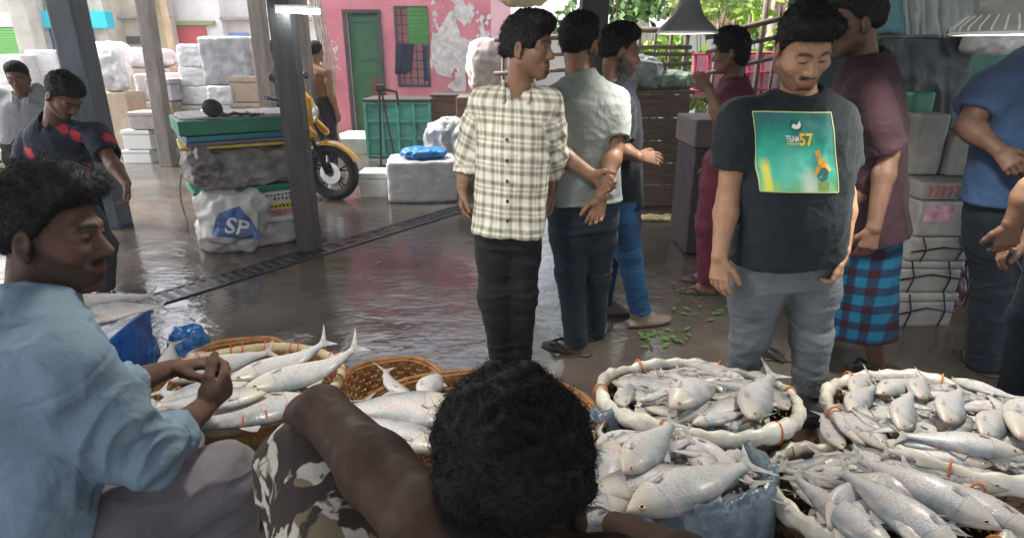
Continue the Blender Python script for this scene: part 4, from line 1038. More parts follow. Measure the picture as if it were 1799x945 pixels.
def brick_mat():
    t = NT('red_brick'); b = t.n.new('ShaderNodeTexBrick'); t.L(t.mapped((1, 1, 1), rot=(R(90), 0, 0)), b.inputs['Vector']); b.inputs['Scale'].default_value = 5
    b.inputs['Color1'].default_value = (.42, .16, .09, 1); b.inputs['Color2'].default_value = (.50, .24, .14, 1); b.inputs['Mortar'].default_value = (.45, .40, .34, 1); b.inputs['Mortar Size'].default_value = .03
    t.set(color=b.outputs['Color'], rough=.9); return t.m
c, d = pxbox(1220, -60, 1500, 30, 14, .3); o = MB().box((c[0], 14, 2.8), (d[0] + 1, .3, 2.4)).build('brick_wall', brick_mat()); tag(o, 'red brick gable seen above the fence', 'wall')
o = MB().box((4.5, 13.4, .95), (9, .2, 1.9)).build('boundary_wall', WHITE); tag(o, 'white boundary wall beyond the fence', 'wall')
# bamboo fence
BAMB = mat('grey_bamboo', (.15, .115, .09), .7, 0, .3, 6, .3, 30, dirt=.3)
fn = empty('bamboo_fence', at(1150, 300, 6.9) * Vector((1, 1, 0)) if False else Vector((at(1150, 100, 6.9).x, 6.9, 0)), 0, 'grey bamboo lattice fence at the back of the market', 'fence')
fl = fn.location
def frl(px, py, Y=6.9): return at(px, py, Y) - fl
mb = MB()
for (x0p, y0p, x1p, y1p, r) in ((868, 70, 1125, 62, .030), (868, 130, 1215, 112, .024), (1095, 52, 1262, 58, .030), (1120, 84, 1215, 84, .022), (1100, 150, 1210, 142, .022), (1240, 66, 1420, 22, .030), (1240, 92, 1420, 56, .024), (1240, 130, 1420, 90, .022), (960, 96, 1215, 96, .02)):
    mb.tube([frl(x0p, y0p), frl((x0p + x1p) / 2, (y0p + y1p) / 2 - 1), frl(x1p, y1p)], r, 8)
mb.build('rails', BAMB, fn, True)
for i, px in enumerate((882, 905, 1098, 1124, 1152, 1180, 1208, 1262, 1290, 1318, 1344, 1372, 1400)):
    t_ = frl(px, (66 if px < 1000 else 62 if px < 1240 else 60 - (px - 1240) * .25)); rr = .030 if px in (1208, 1344) else .019
    MB().tube([(t_.x, .045, -.0), (t_.x + .01, .045, t_.z + (.35 if px == 1344 else .08))], rr, 8).build('upright', BAMB, fn, True)
NETM = mat('pink_cloth', (.78, .56, .60), .8, 0, .12, 6); NETR = mat('crimson_tape', (.55, .05, .14), .7, 0, .2, 8)
pc = sheet('pink_cloth', 'pale pink cloth with crimson check lines stretched behind the fence', 'cloth', at(1216, 94, 7.3), at(1375, 90, 7.3), at(1212, 170, 7.3), at(1375, 165, 7.3), NETM, .03, 3, 6, 40, 20)
mb = MB()
for px in (1222, 1246, 1284, 1316, 1340): a, b = at(px, 95, 7.24), at(px - 3, 165, 7.24); mb.tube([a, b], .018, 6)
for py in (96, 130, 160): mb.tube([at(1214, py, 7.22), at(1375, py - 3, 7.22)], .016, 6)
mb.build('check_lines', NETR, pc)
# plank counter, boxes and sacks at the back
PLANK = mat('wet_plank', (.17, .115, .085), .6, 0, .35, 4, .4, 26, stretch=(1, 1, 9), dirt=.3)
ct = empty('plank_counter', Vector((at(1140, 200, 6.0).x, 6.3, 0)), 0, 'brown plank counter under a heap of clear plastic bags', 'counter')
cl_ = ct.location; a, b = at(1050, 166, 6.0), at(1213, 166, 6.0)
for i in range(5):
    zt = a.z * (i + 1) / 5; MB().box(((a.x + b.x) / 2 - cl_.x, -.3, zt - a.z / 10), (b.x - a.x, .04 + .004 * (i % 2), a.z / 5 - .012), 0, .006).build('plank', PLANK, ct)
MB().box(((a.x + b.x) / 2 - cl_.x, .05, a.z + .02), (b.x - a.x + .06, .78, .035), 0, .006).build('top', PLANK, ct)
for xx in (a.x + .04, b.x - .04): MB().box((xx - cl_.x, .36, a.z / 2), (.08, .08, a.z - .01)).build('leg', WOODD, ct)
CLEAR = mat('clear_plastic', (.42, .45, .40), .25, 0, .35, 8, .8, 22, spec=.6)
def lump(name, label, cat, c, d, rz, m, amp=.02, fq=9, seed=0, p=5, n=26, group=None, parent=None, z0=True):
    """bag or wrapped bundle: rounded box pushed about by folds; c = centre of its underside"""
    bm = bmesh.new(); bmesh.ops.create_cube(bm, size=2); bmesh.ops.subdivide_edges(bm, edges=bm.edges[:], cuts=n, use_grid_fill=True)
    V = np.array([v.co[:] for v in bm.verts]); bm.verts.index_update(); F = [[v.index for v in f.verts] for f in bm.faces]; bm.free()
    nr = (np.abs(V) ** p).sum(1) ** (1 / p); V = V / nr[:, None]; N = V / np.linalg.norm(V, axis=1)[:, None]
    V = V * np.array(d) / 2; f = fbm(V * fq, seed, 3) / .87; g_ = fbm(V * fq * 2.6, seed + 3, 2) / .75
    V = V + N * ((np.abs(2 * f - 1) * -2 + .5) * amp + (g_ - .5) * amp)[:, None]
    if z0: V[:, 2] = np.maximum(V[:, 2], -d[2] / 2)
    V[:, 2] += d[2] / 2
    o = link(name, np_mesh(name, V, F), m, parent, True); o.location = c; o.rotation_euler = (0, 0, rz)
    return tag(o, label, cat, group)
c = at(1110, 164, 6.2); lump('plastic_bag_heap', 'heap of clear plastic bags on the plank counter', 'bag', (c.x, 6.2, a.z + .04), (.52, .45, .30), .2, CLEAR, .05, 7, 3, 3)
c = at(1178, 164, 6.25); lump('plastic_bag_heap', 'flatter greenish plastic bags at the right of the counter top', 'bag', (c.x, 6.25, a.z + .04), (.42, .4, .16), .1, mat('greenish_plastic', (.30, .40, .28), .3, 0, .35, 8, .8, 22), .035, 8, 5, 3)
PURP = mat('purple_box', (.12, .085, .09), .6, 0, .25, 4, .3, 20, dirt=.3)
a = at(1208, 185, 4.4); b = at(1262, 185, 4.4)
bx = empty('purple_chest', (a.x + .34, 4.65, 0), 0, 'dull purple chest beside the woman in maroon', 'chest')
MB().box((0, 0, .42), (.5, .5, .80), 0, .012).build('body', mat('dark_plum', (.030, .022, .028), .6, 0, .3, 5), bx); MB().box((0, 0, .93), (.54, .54, .20), 0, .015).build('lid', PURP, bx)
SACK = mat('woven_sack', (.47, .40, .37), .8, 0, .2, 7, .5, 60); 
c = at(856, 170, 8.3); lump('white_sack', 'tall pinkish white sack behind the shoulder of the checked-shirt man', 'sack', (c.x, 8.3, .95), (.50, .45, .70), .2, SACK, .05, 4, 7, 3)
o = MB().box((c.x + .05, 8.35, .47), (.9, .6, .94), 0, .02).build('wooden_box', BROWN); tag(o, 'brown wooden box carrying the tall white sack', 'box')
c = at(920, 0, 7.6); lump('straw_sack', 'yellowish sack hung high behind the checked-shirt man', 'sack', (c.x, 7.6, 1.98), (.62, .4, .42), 0, mat('straw_cloth', (.52, .42, .26), .8, 0, .2, 6), .04, 5, 9, 2.6)
mb = MB(); mb.tube([(c.x, 7.6, 2.36), (c.x, 7.6, 3.2)], .008, 6); mb.build('rope', BAMB, bpy.data.objects['straw_sack']).matrix_parent_inverse = Matrix.Translation(-Vector((c.x, 7.6, 1.98)))
# ------------------------------------------------------------------ foam boxes
FOAM = mat('white_foam', (.68, .67, .64), .7, 0, .07, 3, .3, 50, dirt=.16); FOAMD = mat('grimy_foam', (.40, .37, .33), .75, 0, .22, 4, .3, 40, dirt=.5)
TAN = mat('tan_carton', (.40, .31, .22), .8, 0, .2, 4, .2, 20, dirt=.35); WRAPW = mat('white_wrap', (.60, .59, .58), .3, 0, .07, 6, .8, 12, spec=.6, dirt=.12); WRAPG = mat('grey_wrap', (.33, .33, .34), .3, 0, .3, 6, .8, 12, spec=.6)
def foam_box(label, c, d, rz=0, m=FOAM, group=None, lid=True, wrap=False, seed=0):
    r = empty('foam_box', c, rz, label, 'box', group); w, q, h = d; lh = h * .24 if lid else 0
    MB().box((0, 0, (h - lh) / 2), (w, q, h - lh), 0, .018).build('base', m, r)
    if lid: MB().box((0, 0, h - lh / 2 + .002), (w + .012, q + .012, lh), 0, .016).build('lid', m, r)
    if wrap: lump('plastic_wrap', None, None, (0, 0, -.004), (w + .06, q + .06, h + .03), 0, wrap if not isinstance(wrap, bool) else WRAPW, .014, 8, seed, 14, 22, parent=r)
    return r
def pbx(label, x0, y0, x1, y1, Y, dep, m=FOAM, rz=0, group='foam boxes by the street', wrap=False, lid=True, zb=None, seed=1):
    c, d = pxbox(x0, y0, x1, y1, Y, dep); zb = c[2] - d[2] / 2 if zb is None else zb
    return foam_box(label, (c[0], c[1], max(0.0, zb)), (d[0], dep, c[2] + d[2] / 2 - max(0.0, zb)), rz, m, group, lid, wrap, seed)
def column(px0, px1, Y, dep, rows, z0=0.0):
    """boxes standing on one another; rows from the floor up: (top pixel row, material, wrap, label, dx)"""
    z = z0
    for i, (py, m, wr, lb, dx) in enumerate(rows):
        a = at(px0 + dx, py, Y); b = at(px1 + dx, py, Y); h = a.z - z
        foam_box(lb, ((a.x + b.x) / 2, Y + dep / 2, z), (b.x - a.x, dep, h - .012), random.uniform(-.06, .06), m, 'foam boxes by the street', True, wr, i + int(px0))
        z = a.z
column(213, 262, 8.5, .42, [(263, FOAM, False, 'clean white foam box on the floor, lowest at the left of the low stack', 0), (228, FOAM, False, 'white foam box with a dark round mark, on top of the lowest box', -2), (196, FOAMD, False, 'grimy box under the white sacks', 8)])
column(256, 300, 8.9, .42, [(262, FOAM, False, 'white foam box on the floor behind the thin timber post', 0), (226, FOAMD, False, 'stained foam box second in its stack behind the thin post', 0), (178, TAN, False, 'tan carton under the grey box near the thin post', 0), (138, WRAPG, False, 'grey foam box topmost behind the thin post', -2)])
column(236, 288, 9.6, .5, [(215, TAN, False, 'tan carton low in the stack behind the sacks', 0), (178, TAN, False, 'upper tan carton in the stack behind the sacks', 0), (132, FOAM, True, 'bright white wrapped box topmost in the stack left of the post', 0)])
column(318, 372, 9.2, .5, [(216, FOAMD, False, 'grimy foam box at the foot of the tall stack', 0), (184, FOAM, False, 'pale foam box low in the tall stack', 0), (153, FOAM, True, 'wrapped white box third from the foot of the tall stack', -2), (119, FOAM, True, 'wrapped white box second from the top left of the tall stack', -4), (80, FOAM, True, 'wrapped white box topmost at the left of the tall stack', -7)])
column(364, 402, 9.0, .5, [(216, TAN, False, 'tan box at the floor in the middle of the tall stack', 0), (186, FOAMD, WRAPW, 'wrapped greyish box low in the middle of the tall stack', 0), (153, FOAMD, WRAPW, 'wrapped greyish box mid-height in the middle of the tall stack', 0)])
column(400, 458, 9.0, .5, [(216, TAN, False, 'tan carton lowest at the right of the tall stack', 0), (180, TAN, False, 'tan carton second at the right of the tall stack', 0), (133, TAN, False, 'large tan carton under the grey wrapped box at the right of the tall stack', 0)])
pbx('large grey wrapped box crowning the tall stack', 356, 68, 436, 150, 9.05, .5, FOAMD, 0, wrap=WRAPG, seed=7, zb=at(400, 150, 9.05).z)
c = at(215, 195, 9.2); lump('white_sack', 'plump white sack leaning among the foam boxes', 'sack', (c.x, 9.2, .95), (.40, .42, .62), .3, WRAPW, .05, 5, 5, 3)
o = MB().box((c.x, 9.2, .47), (.5, .5, .94), 0, .02).build('carton', TAN); tag(o, 'tan carton under the plump white sack', 'carton')
c = at(262, 130, 10.4); lump('white_sack', 'long white sack lying high behind the foam boxes', 'sack', (c.x, 10.4, 1.25), (.9, .45, .30), .1, WRAPW, .04, 5, 8, 3)
o = MB().box((c.x, 10.4, .62), (1.0, .5, 1.24), 0, .02).build('carton', TAN); tag(o, 'big tan carton below the long white sack', 'carton')
column(-14, 40, 11.6, .6, [(200, FOAM, False, 'foam box at the floor far left behind the grey-shirt man', 0), (150, FOAM, True, 'wrapped foam box second from the floor at the far left', 4), (98, FOAM, True, 'wrapped foam box topmost at the far left edge', 0)])
column(44, 96, 11.9, .6, [(205, FOAM, True, 'wrapped foam box lowest left of the blue-grey post', 0), (165, FOAM, False, 'plain foam box second left of the blue-grey post', 2), (128, FOAM, True, 'wrapped foam box third left of the blue-grey post', -2), (90, FOAMD, True, 'greyish wrapped box topmost left of the blue-grey post', 1)])
column(100, 150, 12.2, .6, [(190, FOAM, False, 'white foam box low behind the blue-grey post', 0), (140, FOAM, True, 'wrapped white box mid-height behind the blue-grey post', 0), (100, FOAM, True, 'wrapped white box topmost behind the blue-grey post', 0)])
for i, (px, Y, h, w, lb) in enumerate(((200, 10.8, .5, .8, 'low white wrapped pile under the street stall'),)):
    c = at(px, 200, Y); lump('wrapped_pile', lb, 'pile', (c.x, Y, 0), (w, .8, h), 0, WRAPW, .05, 4, 20 + i, 4)
# box row by the checked-shirt man
foam_box('white foam box on the floor right of the motorcycle wheel', gp(656, 349) + Vector((0, .2, 0)), (.30, .34, .27), 0, FOAM)
bigb = foam_box('large white foam box wrapped in clear plastic with a blue bag on it', gp(738, 357) + Vector((0, .28, 0)), (.66, .50, .41), .12, FOAM, None, True, WRAPW, 3)
bl = bigb.location
BLUEB = mat('blue_bag_plastic', (.02, .20, .50), .25, 0, .2, 6, .7, 14, spec=.6)
lump('blue_plastic_bag', 'bright blue plastic bag lying on the wrapped foam box', 'bag', (bl.x + .03, bl.y - .05, .44), (.48, .34, .10), .1, BLUEB, .025, 9, 4, 3)
lump('grey_plastic_bag', 'grey clear plastic bundle on the box behind the checked-shirt sleeve', 'bag', (bl.x + .26, bl.y + .55, .0), (.6, .5, .78), .1, mat('greyish_clear_bag', (.38, .37, .38), .25, 0, .35, 8, .8, 16, spec=.6), .05, 6, 14, 3)
c = gp(652, 322); lump('grey_rag', 'crumpled grey rag lying on the floor before the turquoise cabinet', 'rag', (c.x, c.y + .3, 0), (.42, .3, .10), .4, WRAPG, .03, 8, 6, 3)
c = gp(1165, 386); lump('yellow_sack', 'flattened yellowish sack lying on the wet floor', 'sack', (c.x, c.y, .004), (.52, .18, .028), -.05, mat('yellowish_sack', (.42, .36, .17), .7, 0, .2, 8, .4, 30), .02, 9, 6, 4)
# wrapped crates piled beside the main post
pc = gp(446, 418); pz = R(33); PX, PY = pc.x, pc.y
GRN = mat('green_plastic_lid', (.015, .19, .10), .45, 0, .2, 5, .2, 20, dirt=.4); TEAL = mat('teal_plastic', (.03, .20, .26), .45, 0, .25, 5, dirt=.35)
MUD = mat('net_wrapped_bundle', (.20, .175, .165), .55, 0, .45, 9, .8, 16, c2=(.36, .33, .31), dirt=.45); MUD2 = mat('dirty_white_bundle', (.44, .42, .40), .5, 0, .35, 7, .8, 14, dirt=.45)
lump('floor_bundle', 'lumpy dirty white bundle at the floor under the green-lidded pile', 'bundle', (PX, PY, 0), (.82, .64, .19), pz, MUD2, .035, 7, 3, 5)
pk = foam_box('white printed fish box with a yellow and red band in the pile by the post', (PX + .04, PY + .01, .18), (.72, .52, .25), pz, FOAM, None, False)
mb = MB().box((.0, -.262, .13), (.70, .006, .045)); mb.build('band', mat('yellow_print', (.60, .46, .03), .5, 0, .15, 20), pk)
MB().box((.0, -.262, .075), (.70, .005, .055)).build('band', mat('red_print', (.55, .07, .09), .5, 0, .45, 12, c2=(.7, .45, .42)), pk)
mb = MB(); rg = random.Random(4)
for zz, hh in ((.190, .022), (.222, .016), (.131, .018)):
    x = -.30
    while x < .32:
        w = rg.uniform(.008, .02); mb.box((x, -.2665, zz), (w, .003, hh * rg.uniform(.6, 1)));
        if rg.random() < .7: mb.box((x, -.2665, zz + hh * .5), (.026, .003, .004))
        x += .03 if rg.random() < .8 else .06
mb.build('print', BLACKW, pk)
o = MB().box((0, 0, 0), (.76, .56, .050), 0, .012).build('green_board', GRN); o.location = (PX - .05, PY + .01, .46); o.rotation_euler = (0, 0, pz); tag(o, 'narrow green plastic board across the middle of the wrapped pile', 'board')
lump('net_bundle', 'brown net-wrapped bundle under the teal and green boards of the pile', 'bundle', (PX - .01, PY, .485), (.80, .62, .31), pz + .05, MUD, .035, 8, 9, 6)
for (z, h, w, m, lb, dx) in ((.80, .028, .84, mat('yellow_board', (.55, .42, .06), .5, 0, .2, 5, dirt=.3), 'thin yellow board between the net bundle and the mauve board', -.02), (.83, .03, .82, mat('mauve_board', (.22, .16, .22), .5, 0, .2, 5, dirt=.3), 'thin mauve board above the yellow one in the pile', 0), (.862, .045, .84, TEAL, 'teal plastic board just below the green lid', .01), (.91, .11, .88, GRN, 'thick green lid crowning the wrapped pile', 0)):
    o = MB().box((0, 0, h / 2), (w, w * .74, h - .003), 0, .010).build('plastic_board' if h < .1 else 'crate_lid', m); o.location = (PX + dx, PY, z); o.rotation_euler = (0, 0, pz + dx * 3); tag(o, lb, 'board' if h < .1 else 'lid')
lump('dirty_ice', 'pale dirty sheet lying on top of the green lid', 'sheet', (PX, PY, 1.018), (.82, .58, .022), pz, mat('dirty_pink_sheet', (.46, .40, .38), .7, 0, .2, 8, .4, 20, dirt=.3), .01, 9, 2, 8)
bag = lump('printed_sack', 'white plastic sack with a blue panel lettered SP slumped against the pile', 'sack', gp(408, 448) + Vector((0, .10, 0)), (.58, .32, .50), .12, mat('grubby_sack', (.44, .43, .41), .45, 0, .2, 5, .7, 14, dirt=.4), .075, 3.6, 17, 2.3, 40)
SACKB = mat('sack_blue_panel', (.045, .10, .26), .45, 0, .4, 9, .6, 14, dirt=.5)
def bvh_of(o):
    me = o.data; M = o.matrix_world if o.parent else Matrix.LocRotScale(o.location, o.rotation_euler, o.scale)
    return BVHTree.FromPolygons([M @ v.co for v in me.vertices], [p.vertices[:] for p in me.polygons]), M
def decal(name, o, corners, m, origin, off=.003, nu=24, nv=24, parent=None):
    """panel printed on a surface: the quad's points are laid onto the mesh along one direction"""
    bv, M = bvh_of(o); c00, c10, c01, c11 = [Vector(c) for c in corners]; vs = []; uv = []
    for j in range(nv + 1):
        for i in range(nu + 1):
            u, v = i / nu, j / nv; p = c00 * (1 - u) * (1 - v) + c10 * u * (1 - v) + c01 * (1 - u) * v + c11 * u * v
            d = (p - Vector(origin)); d.normalize(); h = bv.ray_cast(Vector(origin), d)
            q = (h[0] + h[1] * off * (1 if h[1].dot(d) < 0 else -1)) if h[0] else p
            vs.append(q); uv.append((u, v, 0))
    fs = [(j * (nu + 1) + i, j * (nu + 1) + i + 1, (j + 1) * (nu + 1) + i + 1, (j + 1) * (nu + 1) + i) for j in range(nv) for i in range(nu)]
    P = parent or o; Mi = (P.matrix_world if P.parent else Matrix.LocRotScale(P.location, P.rotation_euler, P.scale)).inverted()
    me = bpy.data.meshes.new(name); me.from_pydata([Mi @ v for v in vs], [], fs); set_col(me, 'uv3', np.array(uv)); me.update()
    return link(name, me, m, P, True)
def text_mesh(txt, size, ext=.0, bold=0):
    cu = bpy.data.curves.new('t', 'FONT'); cu.body = txt; cu.size = size; cu.extrude = ext; cu.align_x = 'CENTER'; cu.align_y = 'CENTER'; cu.offset = bold
    ob = bpy.data.objects.new('t', cu); col.objects.link(ob); dg = bpy.context.evaluated_depsgraph_get(); dg.update()
    me = bpy.data.meshes.new_from_object(ob.evaluated_get(dg)); bpy.data.objects.remove(ob); bpy.data.curves.remove(cu); return me
def text_decal(name, o, txt, at_fn, m, origin, off=.005, parent=None, bold=.0, sub=2):
    """lettering laid on a surface; at_fn maps text x, y (height 1) to a point near it"""
    bv, M = bvh_of(o); me = text_mesh(txt, 1.0, 0, bold)
    bm = bmesh.new(); bm.from_mesh(me); bmesh.ops.triangulate(bm, faces=bm.faces[:])
    for _ in range(sub): bmesh.ops.subdivide_edges(bm, edges=[e for e in bm.edges if e.calc_length() > .12], cuts=1, use_grid_fill=False); bmesh.ops.triangulate(bm, faces=bm.faces[:])
    P = parent or o; Mi = (P.matrix_world if P.parent else Matrix.LocRotScale(P.location, P.rotation_euler, P.scale)).inverted()
    for v in bm.verts:
        p = at_fn(v.co.x, v.co.y); d = (p - Vector(origin)).normalized(); h = bv.ray_cast(Vector(origin), d)
        q = (h[0] + h[1] * off * (1 if h[1].dot(d) < 0 else -1)) if h[0] else p
        v.co = Mi @ q
    bm.to_mesh(me); bm.free(); return link(name, me, m, P)
fo = (bag.location.x, bag.location.y - 2.2, .6); yb = bag.location.y - .15
decal('blue_panel', bag, (at(386, 374, yb), at(420, 362, yb), at(376, 412, yb), at(462, 424, yb)), SACKB, fo)
sc_ = (at(462, 400, yb) - at(380, 400, yb)).length / 82
text_decal('lettering', bag, 'SP', lambda x, y: at(417 + x * 34 + y * 4, 399 - y * 36 + x * 8, yb), WRAPW, fo, .007, bold=.02)
c = at(333, 268, 4.35); lump('dark_plastic_bag', 'dark torn plastic bag hanging off the left corner of the pile', 'bag', (c.x + .03, 4.45, at(333, 335, 4.4).z), (.20, .12, .32), .4, mat('dark_maroon_plastic', (.085, .065, .068), .35, 0, .4, 9, .6, 14, c2=(.28, .25, .25)), .035, 9, 12, 2.4)
mb = MB(); a = at(316, 330, 4.4); mb.tube([a + Vector((.02, .02, .1)), a, a + Vector((-.01, 0, -.12)), a + Vector((.012, -.01, -.25)), a + Vector((0, 0, -.36))], .0045, 5); mb.build('string', mat('string', (.10, .09, .08), .9), bpy.data.objects['dark_plastic_bag']).matrix_parent_inverse = Matrix.LocRotScale(bpy.data.objects['dark_plastic_bag'].location, bpy.data.objects['dark_plastic_bag'].rotation_euler, (1, 1, 1)).inverted()
# black cap/shoe and scraps lying on the lid
sh = SDF([-.2, -.12, -.05], [.2, .12, .2], .006); sh.ell((-.03, 0, .05), (.075, .06, .065), None, 0); sh.ell((.05, 0, .02), (.06, .055, .010), None, .02)
o = link('cloth_hat', sh.mesh('cloth_hat'), mat('black_cloth', (.014, .014, .016), .8), None, True); o.location = (at(378, 208, 4.5).x, 4.52, 1.045); o.rotation_euler = (0, R(10), R(-10)); tag(o, 'black cap lying on top of the green-lidded pile', 'cap')
mb = MB()
for i in range(7): mb.tube([(i * .03, .02 * math.sin(i * 3), .012 * (i % 3)), (i * .03 + .06, .03 * math.cos(i * 2), .01), (i * .03 + .1, 0, .012)], .008, 5)
o = mb.build('metal_scraps', IRON); o.location = (at(398, 210, 4.5).x, 4.5, 1.05); tag(o, 'loose dark cords and scraps beside the black cap', 'scraps')
# ------------------------------------------------------------------ motorcycle
def motorcycle(loc, rz):
    r = empty('motorcycle', loc, rz, 'yellow motorcycle parked behind the dark post with its front wheel showing', 'motorcycle')
    TY = mat('tyre_rubber', (.012, .012, .013), .7, 0, .2, 20); AL = mat('black_alloy', (.03, .03, .032), .3, .6); CH = mat('steel', (.45, .45, .46), .25, 1); YE = mat('yellow_paint', (.66, .33, .01), .22, 0, .12, 4, coat=.6, dirt=.15); BK = mat('black_plastic', (.018, .018, .02), .45)
    def wheel(x, R_=.295):
        w = MB(); c = Vector((x, 0, R_)); N = 40
        w.tube([c + Vector((math.cos(2 * math.pi * i / N), 0, math.sin(2 * math.pi * i / N))) * (R_ - .05) for i in range(N)], .052, 12, closed=True)
        wh = w.build('wheel', TY, r, True)
        m = MB(); m.tube([c + Vector((math.cos(2 * math.pi * i / N), 0, math.sin(2 * math.pi * i / N))) * (R_ - .096) for i in range(N)], .017, 8, closed=True)
        m.build('rim', AL, wh, True)
        m = MB()
        for i in range(5):
            a = 2 * math.pi * i / 5 + .3
            for s_ in (-.13, .13): m.tube([c + Vector((math.cos(a) * .04, .015, math.sin(a) * .04)), c + Vector((math.cos(a + s_), 0, math.sin(a + s_))) * (R_ - .10)], [.013, .010], 6)
        m.tube([c + Vector((0, -.06, 0)), c + Vector((0, .06, 0))], .04, 14); m.build('spokes', AL, wh)
        m = MB(); m.tube([c + Vector((0, -.052, 0)), c + Vector((0, -.047, 0))], .115, 28); m.build('brake_disc', CH, wh)
        return c
    cf = wheel(.66); cr = wheel(-.64)
    m = MB()
    for y in (-.095, .095): m.tube([cf + Vector((0, y, 0)), cf + Vector((-.17, y, .42)), cf + Vector((-.26, y, .66))], [.028, .022, .019], 10)
    m.build('fork', BK, r, True)
    fd = MB(); fd.grid(lambda u, v: cf + Vector((math.cos(R(25 + 135 * u)) * (.335 - .018 * math.cos((v - .5) * 2)), (v - .5) * .15, math.sin(R(25 + 135 * u)) * (.335 - .04 * (2 * v - 1) ** 2))), 16, 8); fd.build('front_fender', YE, r, True, .006)
    def sd(name, fn, m_, v=.012, lo=(-1.1, -.4, 0), hi=(1.1, .4, 1.3)):
        s = SDF(lo, hi, v); fn(s); return link(name, s.mesh(name), m_, r, True)
    def tank(s): s.loft([(0, .08, .06), (.3, .13, .11), (.75, .15, .12), (1, .09, .09)], (-.06, 0, .80), (.40, 0, .86), (0, 1, 0), 0, flat=False); s.cap((.34, -.13, .86), (.56, -.13, .70), .07, .04, .05); s.cap((.34, .13, .86), (.56, .13, .70), .07, .04, .05)
    sd('fuel_tank', tank, YE)
    sd('seat', lambda s: s.chain([(-.02, 0, .80), (-.35, 0, .78), (-.75, 0, .86)], [.10, .11, .07], .03), BK)
    sd('engine', lambda s: (s.cap((.05, 0, .34), (.12, 0, .52), .14, .11, .03), s.cap((-.18, 0, .36), (.05, 0, .34), .13, .14, .04)), AL)
    sd('tail_fairing', lambda s: s.cap((-.45, 0, .72), (-.86, 0, .86), .085, .04, .03), YE)
    def hl(s): s.ell((.47, 0, .90), (.09, .11, .12), None, 0); s.cap((.46, 0, 1.02), (.42, 0, 1.10), .06, .03, .03)
    sd('headlight', hl, YE); MB().lathe([(.001, .010), (.05, .004), (.075, -.01)], 20, (.55, 0, .90), Matrix.Rotation(R(90), 3, 'Y')).build('lens', CH, bpy.data.objects[[c.name for c in r.children if c.name.startswith('headlight')][0]], True)
    m = MB(); m.tube([(.30, -.38, 1.06), (.36, -.2, 1.02), (.40, 0, .98), (.36, .2, 1.02), (.30, .38, 1.06)], .014, 8); m.build('handlebar', BK, r, True)
    for y in (-1, 1):
        m = MB(); m.tube([(.29, y * .28, 1.05), (.27, y * .42, 1.08)], .02, 8); m.build('grip', BK, r)
        m = MB(); m.tube([(.34, y * .24, 1.04), (.30, y * .30, 1.22)], .007, 6); mi = m.build('mirror', BK, r)
        s = SDF((.2, y * .30 - .1, 1.15), (.4, y * .30 + .1, 1.35), .008); s.ell((.30, y * .31, 1.26), (.018, .06, .045), None, 0); link('mirror_glass', s.mesh('mirror_glass'), BK, mi, True)
    m = MB(); m.tube([(-.05, -.13, .30), (-.4, -.16, .30), (-.8, -.17, .42)], [.03, .04, .05], 10); m.build('exhaust', CH, r, True)
    m = MB(); m.tube([(.40, 0, .86), (.30, 0, .60), (.10, 0, .28), (-.3, 0, .30), (-.40, 0, .62), (.30, 0, .72)], .022, 8); m.tube([(-.25, -.1, .34), cr + Vector((0, -.09, 0))], .025, 8); m.tube([(-.25, .1, .34), cr + Vector((0, .09, 0))], .025, 8); m.tube([(-.1, -.05, .3), (-.2, -.22, 0.01)], .012, 6); m.build('frame', BK, r)
    return r
wc = gp(589, 351)
motorcycle((wc.x - .66 * math.cos(R(-12)), wc.y - .66 * math.sin(R(-12)), 0), R(-12))
o = MB().tube([(at(555, 120, 7.6).x + .02 * i, 7.6 + .04 * i, 0) for i in (0, 1)] and [Vector((at(557, 60, 8.0).x - .12, 8.0, 2.95)), Vector((at(600, 250, 8.0).x, 8.0, 0))], .03, 8)
for q in range(4): o.tube([Vector((at(557, 60, 8.0).x - .10 + .03 * q, 7.97 - .01 * q, 2.95)), Vector((at(586, 180, 8).x + .02 * q, 7.96, 1.0 + .1 * q)), Vector((at(600, 250, 8.0).x - .02 * q, 7.97, 0.02))], .012, 5)
o = o.build('bamboo_pole', mat('pale_bamboo', (.46, .42, .36), .8, 0, .3, 8)); tag(o, 'pale bamboo poles leaning at the left corner of the pink house', 'pole')
